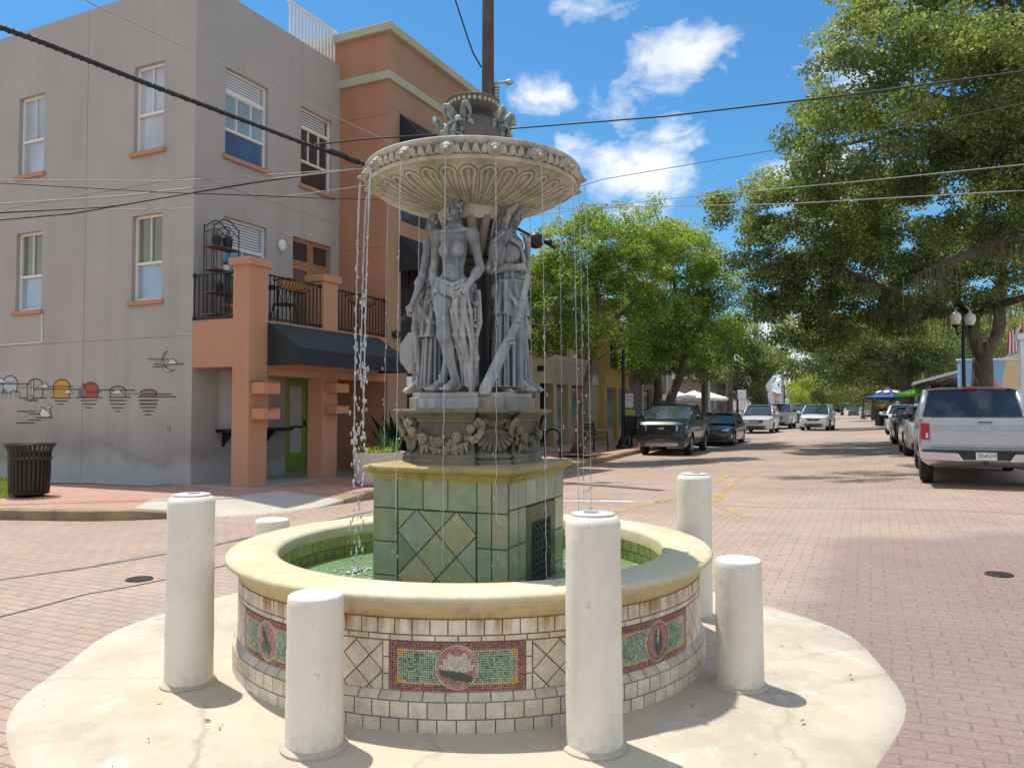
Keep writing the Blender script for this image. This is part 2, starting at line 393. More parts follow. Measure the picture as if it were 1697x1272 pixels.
# ================================================================== left kerb and sidewalk
KP = [(-60, 16.5), (-25, 12.2), (-14, 11.0)] + [(G(px, py, 0).x, G(px, py, 0).y) for (px, py) in [(0, 861), (150, 863), (285, 859), (430, 853), (540, 839), (620, 826)]] + [(-.9, 16.0), (1.75, 21.4), (4.6, 28.8), (9.2, 39.0), (14.6, 51.4), (24.0, 72.0), (58, 147), (200, 458)]
def catmull(pts, step=.35):
    out = []
    p = [Vector((*q, 0)) for q in pts]; p = [p[0] * 2 - p[1]] + p + [p[-1] * 2 - p[-2]]
    for i in range(1, len(p) - 2):
        L = (p[i + 1] - p[i]).length; k = max(2, min(60, int(L / step)))
        for j in range(k):
            t = j / k; a, b, c, d = p[i - 1], p[i], p[i + 1], p[i + 2]
            # centripetal-ish: damp tangents
            m1 = (c - a) * .5 * min(1, L / max((c - a).length * .5, 1e-6)); m2 = (d - b) * .5 * min(1, L / max((d - b).length * .5, 1e-6))
            h00 = 2 * t**3 - 3 * t**2 + 1; h10 = t**3 - 2 * t**2 + t; h01 = -2 * t**3 + 3 * t**2; h11 = t**3 - t**2
            out.append(b * h00 + m1 * h10 + c * h01 + m2 * h11)
    out.append(p[-2]); return out
K = catmull(KP)
R0 = G(300, 858).x; R1 = G(585, 832).x
kerb = MB(); strip = MB(); inner = []
prevrow = None; prevk = None
for i, p in enumerate(K):
    d = (K[min(i + 1, len(K) - 1)] - K[max(i - 1, 0)]).normalized(); nn = Vector((-d.y, d.x, 0))
    ramp = float(sstep(R0 - .5, R0 + .4, p.x) * (1 - sstep(R1 - .5, R1 + .3, p.x)))
    z0 = rz(p.x, p.y); hk = .14 * (1 - ramp) + .012 * ramp
    kr = [Vector((p.x, p.y, z0 - .03)), p + Vector((0, 0, z0 + hk - .015)), p + nn * .018 + Vector((0, 0, z0 + hk)), p + nn * .17 + Vector((0, 0, z0 + hk + .002))]
    wd = 1.35
    r = [kr[3], p + nn * .7 + Vector((0, 0, z0 + hk * .55 + .14 * .45)), p + nn * wd + Vector((0, 0, z0 + .14))]
    if prevk: 
        kerb.grid([prevk, kr], mi=0 if ramp < .5 else 1); strip.grid([prevrow, r], mi=0 if ramp < .35 else 1)
    prevk, prevrow = kr, r; inner.append(r[2])
strip.build('ramp_pad', [M_paver, M_ramp], smooth=1).name = 'sidewalk_edge'
tag(bpy.data.objects['sidewalk_edge'], kind='structure')
tag(kerb.build('kerb', [M_kerb, M_ramp], smooth=40), kind='structure')
back = [Vector((150, 460, .3)), Vector((-30, 200, .3)), Vector((-60, 60, .14))]
bm = bmesh.new(); vs = [bm.verts.new(q) for q in inner + back]; bm.faces.new(vs); bmesh.ops.triangulate(bm, faces=bm.faces); bmesh.ops.recalc_face_normals(bm, faces=bm.faces)
me = bpy.data.meshes.new('sidewalk'); bm.to_mesh(me); bm.free(); me.materials.append(M_paver)
if sum(f.normal.z for f in me.polygons) < 0: me.flip_normals()
o = bpy.data.objects.new('sidewalk', me); COL.objects.link(o); tag(o, kind='structure')

# right sidewalk (mostly hidden behind the parked cars)
rk = MB(); pr = None; pw = None
for t in np.linspace(20, 300, 90):
    p = Vector((SD[0] * t + SN[0] * 4.3, SD[1] * t + SN[1] * 4.3, 0)); z0 = rz(p.x, p.y)
    row = [p + Vector((0, 0, z0 - .03)), p + Vector((0, 0, z0 + .13)), p + Vector((*SN, 0)) * .16 + Vector((0, 0, z0 + .14)), p + Vector((*SN, 0)) * 6.0 + Vector((0, 0, z0 + .16)), p + Vector((*SN, 0)) * 60 + Vector((0, 0, z0 + .16))]
    if pr: rk.grid([pr, row])
    pr = row
tag(rk.build('sidewalk_across', M_walk, smooth=40), kind='structure')

# ================================================================== road details
def gpt(px, py, dz=.005):
    q = G(px, py, 0)
    for _ in range(4): q = G(px, py, rz(q.x, q.y))
    return Vector((q.x, q.y, rz(q.x, q.y) + dz))
def ribbon(name, pxs, width, m, dz=.005):
    pts = [gpt(*q, dz=dz) for q in pxs]; fine = []
    for a, b in zip(pts[:-1], pts[1:]):
        k = max(2, int((b - a).length / .25))
        for j in range(k): fine.append(a.lerp(b, j / k))
    fine.append(pts[-1]); mb = MB(); rows = []
    for i, p in enumerate(fine):
        d = (fine[min(i + 1, len(fine) - 1)] - fine[max(i - 1, 0)]); nn = Vector((-d.y, d.x, 0)).normalized() * width / 2
        rows.append([Vector((q.x, q.y, rz(q.x, q.y) + dz)) for q in (p + nn, p - nn)])
    mb.grid(rows); return mb.build(name, m)
def paint_mat(name, col, keep):
    m, n, b = newmat(name); co = n.coord('Object')
    n.l.new(n.mix(n.noise(co, 9, 5), tuple(x * .75 for x in col), col), b.inputs['Base Color']); b.inputs['Roughness'].default_value = .8
    tr = n.node('ShaderNodeBsdfTransparent'); mx = n.node('ShaderNodeMixShader')
    f = n.ramp(n.math('ADD', n.math('MULTIPLY', n.noise(co, 14, 6, .7), .6), n.math('MULTIPLY', n.noise(co, 2.2, 3), .4)), [(keep - .07, 1.0), (keep + .09, 0.0)])
    n.l.new(f, mx.inputs[0]); n.l.new(tr.outputs[0], mx.inputs[1]); n.l.new(b.outputs[0], mx.inputs[2]); n.l.new(mx.outputs[0], n.n['Material Output'].inputs[0])
    return m
M_yel = paint_mat('worn_yellow_paint', (.60, .42, .16), .515); M_whi = paint_mat('worn_white_paint', (.72, .70, .68), .52)
for k, (pl, wd) in enumerate([([(1015, 850), (1070, 836), (1118, 826)], .13), ([(1166, 812), (1208, 787)], .13), ([(1184, 832), (1207, 806), (1236, 788)], .13), ([(1180, 836), (1240, 856)], .11)]):
    tag(ribbon('yellow_line', pl, wd, M_yel), kind='structure').name = 'road_marking'
tag(ribbon('road_marking', [(930, 830), (1092, 831)], .24, M_whi), kind='structure')
M_tar = mat('tar_seam', (.13, .10, .09), .9, .3, 6, .3, 50)
tag(ribbon('road_seam', [(-40, 1032), (60, 1007), (140, 985), (215, 972), (285, 958), (380, 935)], .022, M_tar), kind='structure')
M_iron = mat('cast_iron', (.075, .07, .068), .6, .35, 18, .5, 120, .6)
def manhole(px, py, label):
    p = gpt(px, py, 0); mb = MB(); mb.lathe([(.0, .010), (.10, .010), (.10, .007), (.115, .007), (.115, .012), (.13, .012), (.135, .004)], n=28)
    for i in range(-3, 4):
        w_ = math.sqrt(max(0, .0095 - (i * .025) ** 2)); mb.bb(i * .025 - .006, i * .025 + .006, -w_, w_, .009, .013)
    mb.xf(Matrix.Diagonal((.85, .85, 1, 1))); o = mb.build('manhole_cover', M_iron, smooth=30, loc=p); tag(o, label, 'manhole cover', 'manhole covers in the brick road')
manhole(231, 960, 'small round iron cover in the sunlit bricks beside the dark road seam')
manhole(1656, 952, 'small round iron cover set in the purple bricks near the silver pickup')
# ================================================================== signed-distance sculpting (numpy) -> smooth continuous surfaces
class SDF:
    def __init__(s, lo, hi, h):
        s.lo = np.array(lo, float); s.h = h
        s.n = np.ceil((np.array(hi) - s.lo) / h).astype(int) + 1
        s.f = np.full(s.n, 1.0, dtype=np.float32)
        s.ax = [s.lo[i] + h * np.arange(s.n[i]) for i in range(3)]
    def _sl(s, lo, hi):
        a = np.clip(np.floor((np.array(lo) - s.lo) / s.h).astype(int), 0, s.n - 1); b = np.clip(np.ceil((np.array(hi) - s.lo) / s.h).astype(int) + 1, 1, s.n)
        return a, b
    def put(s, fn, lo, hi, k=.02, op='u'):
        pad = k + 2.5 * s.h; a, b = s._sl(np.array(lo) - pad, np.array(hi) + pad)
        if (b <= a).any(): return s
        X = s.ax[0][a[0]:b[0], None, None]; Y = s.ax[1][None, a[1]:b[1], None]; Z = s.ax[2][None, None, a[2]:b[2]]
        d = fn(X, Y, Z).astype(np.float32); v = s.f[a[0]:b[0], a[1]:b[1], a[2]:b[2]]
        if op == 'u':
            h = np.maximum(k - np.abs(v - d), 0) / max(k, 1e-6); r = np.minimum(v, d) - h * h * k * .25
        else:
            d = -d; h = np.maximum(k - np.abs(v - d), 0) / max(k, 1e-6); r = np.maximum(v, d) + h * h * k * .25
        s.f[a[0]:b[0], a[1]:b[1], a[2]:b[2]] = r
        return s
    def cone(s, p, q, ra, rb, k=.02, op='u', flat=None):
        p = np.array(p, float); q = np.array(q, float); d = q - p; L2 = max(float(d @ d), 1e-9); m = max(ra, rb)
        def fn(X, Y, Z):
            px, py, pz = X - p[0], Y - p[1], Z - p[2]
            t = np.clip((px * d[0] + py * d[1] + pz * d[2]) / L2, 0, 1)
            return np.sqrt((px - t * d[0])**2 + (py - t * d[1])**2 + (pz - t * d[2])**2) - (ra + (rb - ra) * t)
        return s.put(fn, np.minimum(p, q) - m, np.maximum(p, q) + m, k, op)
    def chain(s, pts, rs, k=.015, op='u'):
        if isinstance(rs, (int, float)): rs = [rs] * len(pts)
        for i in range(len(pts) - 1): s.cone(pts[i], pts[i + 1], rs[i], rs[i + 1], k, op)
        return s
    def ell(s, c, r, k=.02, op='u', rot=None):
        c = np.array(c, float); r = np.array(r if hasattr(r, '__len__') else (r, r, r), float); m = r.max(); mr = r.min()
        Rm = np.array(rot.transposed()) if rot is not None else np.eye(3)
        def fn(X, Y, Z):
            a, b, z = X - c[0], Y - c[1], Z - c[2]
            u = (Rm[0, 0] * a + Rm[0, 1] * b + Rm[0, 2] * z) / r[0]; v = (Rm[1, 0] * a + Rm[1, 1] * b + Rm[1, 2] * z) / r[1]; w_ = (Rm[2, 0] * a + Rm[2, 1] * b + Rm[2, 2] * z) / r[2]
            k0 = np.sqrt(u * u + v * v + w_ * w_); k1 = np.sqrt((u / r[0])**2 + (v / r[1])**2 + (w_ / r[2])**2)
            return k0 * (k0 - 1) / np.maximum(k1, 1e-6)
        return s.put(fn, c - m, c + m, k, op)
    def mesh(s, smooth=1):
        f = s.f.copy()
        for sl in ((0, slice(None), slice(None)), (-1, slice(None), slice(None)), (slice(None), 0, slice(None)), (slice(None), -1, slice(None)), (slice(None), slice(None), 0), (slice(None), slice(None), -1)):
            f[sl] = np.maximum(f[sl], s.h * .5)
        g = f < 0; nx, ny, nz = f.shape
        sl = lambda a, o, m: slice(o, m - 1 + o)
        C = [(i, j, k) for i in (0, 1) for j in (0, 1) for k in (0, 1)]
        cnt = sum(g[i:nx - 1 + i, j:ny - 1 + j, k:nz - 1 + k].astype(np.int8) for i, j, k in C)
        act = (cnt > 0) & (cnt < 8); I = np.argwhere(act)
        idx = np.full(act.shape, -1, np.int32); idx[act] = np.arange(len(I))
        pos = np.zeros((len(I), 3)); num = np.zeros(len(I))
        for ax in range(3):
            o1, o2 = [q for q in range(3) if q != ax]
            for a in (0, 1):
                for b in (0, 1):
                    off = np.zeros(3, int); off[o1] = a; off[o2] = b; p0 = I + off; p1 = p0.copy(); p1[:, ax] += 1
                    f0 = f[p0[:, 0], p0[:, 1], p0[:, 2]]; f1 = f[p1[:, 0], p1[:, 1], p1[:, 2]]
                    m = (f0 < 0) != (f1 < 0); t = np.where(m, f0 / np.where(m, f0 - f1, 1), 0)
                    e = np.tile(off.astype(float), (len(I), 1)); e[:, ax] = t
                    pos[m] += e[m]; num[m] += 1
        V = s.lo + s.h * (I + pos / num[:, None])
        Q = []
        for ax in range(3):
            o1, o2 = [(1, 2), (2, 0), (0, 1)][ax]
            A = [slice(None)] * 3; B = [slice(None)] * 3; A[ax] = slice(0, -1); B[ax] = slice(1, None)
            e = g[tuple(A)] != g[tuple(B)]; pts = np.argwhere(e); inner = (pts[:, o1] > 0) & (pts[:, o2] > 0) & (pts[:, o1] < f.shape[o1] - 1) & (pts[:, o2] < f.shape[o2] - 1); pts = pts[inner]
            def cid(a, b):
                q = pts.copy(); q[:, o1] -= a; q[:, o2] -= b; return idx[q[:, 0], q[:, 1], q[:, 2]]
            q4 = np.stack([cid(1, 1), cid(0, 1), cid(0, 0), cid(1, 0)], 1); ins = g[pts[:, 0], pts[:, 1], pts[:, 2]]
            q4[~ins] = q4[~ins][:, ::-1]; Q.append(q4[(q4 >= 0).all(1)])
        Q = np.concatenate(Q)
        for _ in range(smooth):
            acc = np.zeros_like(V); c = np.zeros(len(V))
            for i in range(4):
                np.add.at(acc, Q[:, i], V[Q[:, (i + 1) % 4]] + V[Q[:, (i + 3) % 4]]); np.add.at(c, Q[:, i], 2)
            V = V * .5 + .5 * acc / np.maximum(c, 1)[:, None]
        return V, Q
# ================================================================== fountain materials
def bronze_mat(name, base, light, dark, warm, lime=.5, crev=.85):
    m, n, b = newmat(name); co = n.coord('Object'); geo = n.node('ShaderNodeNewGeometry')
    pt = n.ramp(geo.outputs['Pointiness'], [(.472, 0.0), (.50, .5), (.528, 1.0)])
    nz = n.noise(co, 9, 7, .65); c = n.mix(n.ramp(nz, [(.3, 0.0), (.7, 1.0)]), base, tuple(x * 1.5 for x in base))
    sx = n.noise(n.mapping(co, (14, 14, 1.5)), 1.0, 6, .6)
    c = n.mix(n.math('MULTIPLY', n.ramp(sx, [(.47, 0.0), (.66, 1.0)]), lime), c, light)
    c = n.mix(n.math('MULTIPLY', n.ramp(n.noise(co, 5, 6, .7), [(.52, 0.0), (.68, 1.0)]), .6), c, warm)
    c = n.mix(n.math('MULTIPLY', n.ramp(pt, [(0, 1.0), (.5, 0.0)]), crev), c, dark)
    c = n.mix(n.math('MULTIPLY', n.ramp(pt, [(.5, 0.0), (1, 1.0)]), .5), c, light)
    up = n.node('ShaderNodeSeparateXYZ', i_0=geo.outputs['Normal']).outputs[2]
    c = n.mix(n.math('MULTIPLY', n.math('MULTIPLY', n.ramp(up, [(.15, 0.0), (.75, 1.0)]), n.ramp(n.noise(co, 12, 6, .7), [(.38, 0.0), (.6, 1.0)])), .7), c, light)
    c = n.mix(n.math('MULTIPLY', n.ramp(n.noise(n.mapping(co, (5, 5, 2.2)), 1.0, 6, .65), [(.50, 0.0), (.63, 1.0)]), .5), c, tuple(x * .5 for x in base))
    sp = n.noise(co, 70, 4, .7); c = n.mix(n.math('MULTIPLY', n.ramp(sp, [(.55, 0.0), (.75, 1.0)]), .4), c, dark)
    n.l.new(c, b.inputs['Base Color']); b.inputs['Roughness'].default_value = .6; b.inputs['Specular IOR Level'].default_value = .35
    n.l.new(n.bump(n.math('ADD', n.noise(co, 45, 5, .7), n.math('MULTIPLY', sx, .6)), .4, .004), b.inputs['Normal'])
    return m
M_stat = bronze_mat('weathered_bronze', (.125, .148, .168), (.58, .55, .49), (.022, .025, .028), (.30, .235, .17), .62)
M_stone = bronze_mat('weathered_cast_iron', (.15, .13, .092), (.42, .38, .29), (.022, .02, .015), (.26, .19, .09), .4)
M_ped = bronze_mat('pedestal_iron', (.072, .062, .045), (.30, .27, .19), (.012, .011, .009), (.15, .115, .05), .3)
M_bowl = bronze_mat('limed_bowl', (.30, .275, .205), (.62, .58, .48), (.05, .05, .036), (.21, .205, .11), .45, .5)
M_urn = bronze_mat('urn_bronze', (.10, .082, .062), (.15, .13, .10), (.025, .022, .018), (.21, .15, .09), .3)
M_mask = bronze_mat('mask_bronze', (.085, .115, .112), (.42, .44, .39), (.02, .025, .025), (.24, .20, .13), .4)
def rim_mat(name, col, gold, zs, hi=(.70, .64, .50)):
    m, n, b = newmat(name); co = n.coord('Object'); s_ = n.node('ShaderNodeSeparateXYZ', i_0=co)
    c = n.mix(n.ramp(n.noise(co, 3.5, 7, .65), [(.3, 0.0), (.7, 1.0)]), tuple(x * .88 for x in col), hi)
    gz = n.math('ADD', s_.outputs[2], n.math('MULTIPLY', n.math('SUBTRACT', n.noise(co, 6, 5), .5), .05))
    gf = n.ramp(n.math('DIVIDE', n.math('SUBTRACT', gz, zs[0]), zs[1] - zs[0]), [(0, 1.0), (1, 0.0)])
    c = n.mix(n.math('MULTIPLY', gf, .9), c, gold)
    st = n.noise(n.mapping(co, (11, 11, 1.2)), 1.0, 6, .65); c = n.mix(n.math('MULTIPLY', n.math('MULTIPLY', n.ramp(st, [(.5, 0.0), (.68, 1.0)]), gf), .6), c, tuple(x * .35 for x in gold))
    y = n.noise(co, 1.4, 4); c = n.mix(n.math('MULTIPLY', n.ramp(y, [(.42, 0.0), (.62, 1.0)]), .5), c, (.60, .48, .21))
    c = n.mix(n.math('MULTIPLY', n.ramp(n.noise(co, 17, 7, .72), [(.50, 0.0), (.68, 1.0)]), .38), c, tuple(x * .62 for x in col)); c = n.mix(n.math('MULTIPLY', n.ramp(n.noise(co, 95, 3, .6), [(.60, 0.0), (.70, 1.0)]), .45), c, tuple(x * .5 for x in col))
    n.l.new(c, b.inputs['Base Color']); b.inputs['Roughness'].default_value = .62
    n.l.new(n.bump(n.math('ADD', n.noise(co, 60, 5), n.math('MULTIPLY', n.noise(co, 9, 5), 1.5)), .4, .005), b.inputs['Normal']); return m
M_rim = rim_mat('rim_concrete', (.64, .565, .40), (.50, .335, .09), (.50, .612))
M_cap = rim_mat('cap_concrete', (.44, .37, .17), (.36, .25, .06), (1.105, 1.165), hi=(.56, .50, .27))
def tile_mat(name, rough, stain, samt, coat=0.0, z0=None):
    m, n, b = newmat(name); co = n.coord('Object')
    a = n.node('ShaderNodeAttribute', attribute_name='Col').outputs['Color']
    c = n.mix(1.0, a, n.ramp(n.noise(co, 14, 6, .65), [(.25, .72), (.75, 1.22)]), 'MULTIPLY')
    st = n.noise(n.mapping(co, (9, 9, 1.0)), 1.0, 7, .68)
    f = n.math('MULTIPLY', n.ramp(st, [(.44, 0.0), (.64, 1.0)]), samt)
    if z0:
        s_ = n.node('ShaderNodeSeparateXYZ', i_0=co); f = n.math('MULTIPLY', f, n.ramp(n.math('DIVIDE', n.math('SUBTRACT', s_.outputs[2], z0[0]), z0[1] - z0[0]), [(0, .12), (.6, .7), (1, 1.9)]))
    c = n.mix(f, c, stain)
    n.l.new(c, b.inputs['Base Color']); b.inputs['Roughness'].default_value = rough
    if coat: b.inputs['Coat Weight'].default_value = coat; b.inputs['Coat Roughness'].default_value = .15
    n.l.new(n.bump(n.noise(co, 55, 5), .25, .003), b.inputs['Normal']); return m
M_wtile = tile_mat('ivory_tile', .5, (.36, .205, .055), 1.0, .15, (.33, .50))
M_gtile = tile_mat('green_tile', .34, (.30, .27, .12), .5, .3)
M_itile = tile_mat('pool_tile', .4, (.13, .15, .035), .5, .1)
M_mos = tile_mat('mosaic_glass', .3, (.2, .15, .1), .15, .3)
M_grout = mat('dark_grout', (.28, .225, .155), .9, .3, 12, .3, 80)
M_grout2 = mat('green_grout', (.05, .06, .035), .9, .3, 12, .3, 80)
def inset(poly, d):
    n_ = len(poly); P2 = [Vector((*q, 0)) for q in poly]; ar = sum(P2[i].x * P2[(i + 1) % n_].y - P2[(i + 1) % n_].x * P2[i].y for i in range(n_))
    sgn = 1 if ar > 0 else -1; out = []
    for i in range(n_):
        a, b, c = P2[i - 1], P2[i], P2[(i + 1) % n_]; e1 = (b - a); e2 = (c - b)
        if e1.length < 1e-7 or e2.length < 1e-7: return None
        e1.normalize(); e2.normalize(); n1 = Vector((-e1.y, e1.x, 0)) * sgn; n2 = Vector((-e2.y, e2.x, 0)) * sgn
        bis = n1 + n2; L = bis.length
        if L < 1e-5: return None
        bis /= L; k = min(d / max(bis.dot(n1), .3), 3 * d); q = b + bis * k; out.append((q.x, q.y))
    return out
def clip_rect(poly, x0, x1, y0, y1):
    for ax, v, s_ in ((0, x0, 1), (0, x1, -1), (1, y0, 1), (1, y1, -1)):
        out = []
        for i in range(len(poly)):
            a, b = poly[i - 1], poly[i]; da = (a[ax] - v) * s_; db = (b[ax] - v) * s_
            if (da >= 0) != (db >= 0):
                t = da / (da - db); out.append((a[0] + (b[0] - a[0]) * t, a[1] + (b[1] - a[1]) * t))
            if db >= 0: out.append(b)
        poly = out
        if len(poly) < 3: return None
    ded = []
    for q in poly:
        if not ded or math.hypot(q[0] - ded[-1][0], q[1] - ded[-1][1]) > 1e-5: ded.append(q)
    if len(ded) > 2 and math.hypot(ded[0][0] - ded[-1][0], ded[0][1] - ded[-1][1]) < 1e-5: ded.pop()
    return ded if len(ded) > 2 else None
def tiles(mb, polys, mapf, gap, h, bev, colf, jit=.0006):
    """2-D tile outlines -> thin bevelled solids laid on a surface; mapf(u, v, height) -> point"""
    for p in polys:
        a = inset(p, gap / 2)
        if a is None: continue
        b = inset(a, bev)
        if b is None: continue
        hh = h + rng.uniform(-jit, jit); col = colf(p); k = len(p)
        vs = [mapf(u, v, -.001) for u, v in a] + [mapf(u, v, hh - bev) for u, v in a] + [mapf(u, v, hh) for u, v in b]
        fs = [(i, (i + 1) % k, k + (i + 1) % k, k + i) for i in range(k)] + [(k + i, k + (i + 1) % k, 2 * k + (i + 1) % k, 2 * k + i) for i in range(k)] + [[2 * k + i for i in range(k)]]
        mb._add(vs, fs, col=col)
def rect(x0, x1, y0, y1): return [(x0, y0), (x1, y0), (x1, y1), (x0, y1)]

# ================================================================== the fountain
fountain = empty('fountain', (FC.x, FC.y, .05), 0, 'tiered bronze fountain with four standing figures, wide bowl and round tiled basin', 'fountain')
FZ = .05   # local z = world z - FZ
RP, RB, RI, RO = 1.395, 1.425, 1.18, 1.475
# rim and cornice
rim = MB(); pr_ = [(RI, .30), (RI, .600), (RI + .012, .617), (RI + .04, .622), (RO - .03, .622), (RO - .008, .616), (RO, .603), (RO, .592), (RO - .008, .584), (RO - .03, .576), (RO - .034, .562), (RO - .05, .553), (RO - .054, .538), (RO - .07, .520), (RO - .072, .506), (RP, .500), (RP - .05, .497)]
pr_ = [(r, z) for r, z in pr_]
rim.lathe(pr_, n=144, closed=True); rim.build('basin_rim', M_rim, fountain, smooth=50)
core = MB(); core.lathe([(RP - .002, .51), (RP - .002, .168), (RB - .002, .135), (RB - .002, -.02), (RI, -.02), (RI, .51)], n=144, closed=True); core.build('basin_wall', M_grout, fountain, smooth=40)
# exterior ivory tiles
def mp_r(rad): return lambda u, v, h: ((rad + h) * math.cos(u / rad), (rad + h) * math.sin(u / rad), v)
def ivory(p=None):
    k = rng.uniform(.86, 1.06); return (.74 * k * rng.uniform(.97, 1.03), .645 * k, .50 * k * rng.uniform(.95, 1.04))
wt = MB()
def ring_row(rad, z0, z1, wdt, off):
    L = 2 * PI * rad; nn = round(L / wdt); w_ = L / nn; out = []
    for i in range(nn):
        x0 = (i + off) * w_; x1 = x0 + w_
        out.append([(x0, z0), ((x0 + x1) / 2, z0), (x1, z0), (x1, z1), ((x0 + x1) / 2, z1), (x0, z1)])
    return out
tiles(wt, ring_row(RP, .425, .498, .083, 0), mp_r(RP), .006, .006, .0015, ivory)
tiles(wt, ring_row(RP, .397, .425, .105, .3), mp_r(RP), .006, .006, .0015, ivory)
tiles(wt, ring_row(RB, .058, .135, .088, 0), mp_r(RB), .006, .005, .0015, ivory)
tiles(wt, ring_row(RB, -.018, .058, .088, .5), mp_r(RB), .006, .005, .0015, ivory)
# sloped ledge
def mp_ledge(u, v, h):
    t = v; r = RB - .002 + (RP - RB) * t + h * .8; z = .135 + .033 * t + h * .6; a = u / RB; return (r * math.cos(a), r * math.sin(a), z)
L = 2 * PI * RB; nl = 86
tiles(wt, [[(i * L / nl, 0), ((i + .5) * L / nl, 0), ((i + 1) * L / nl, 0), ((i + 1) * L / nl, 1), ((i + .5) * L / nl, 1), (i * L / nl, 1)] for i in range(nl)], lambda u, v, h: mp_ledge(u, v, h), .006, .005, .0012, lambda p: tuple(x * .86 for x in ivory()))
# diamond fields between the mosaics
PZ0, PZ1 = .170, .396
for k in range(8):
    am = R(270 + 45 * k); half = .315 / RP; u0 = (am + half) * RP; u1 = (am + R(45) - half) * RP
    fw = .032; flat = []
    for s0, s1 in ((u0, u0 + fw), (u1 - fw, u1)):
        nn = 3
        for q in range(nn): flat.append(rect(s0, s1, PZ0 + (PZ1 - PZ0) * q / nn, PZ0 + (PZ1 - PZ0) * (q + 1) / nn))
    x0, x1 = u0 + fw, u1 - fw; dx = (x1 - x0) / round((x1 - x0) / .135); dy = (PZ1 - PZ0) / 1.72
    for i in range(-1, 6):
        for j in range(-1, 5):
            cx_ = x0 + dx * (i + (j % 2) * .5); cy_ = PZ0 + dy * .5 * j + .02
            q = clip_rect([(cx_ - dx / 2, cy_), (cx_, cy_ - dy / 2), (cx_ + dx / 2, cy_), (cx_, cy_ + dy / 2)], x0, x1, PZ0, PZ1)
            if q: flat.append(q)
    tiles(wt, flat, mp_r(RP), .006, .006, .0015, ivory)
wt.build('ivory_tiles', M_wtile, fountain)
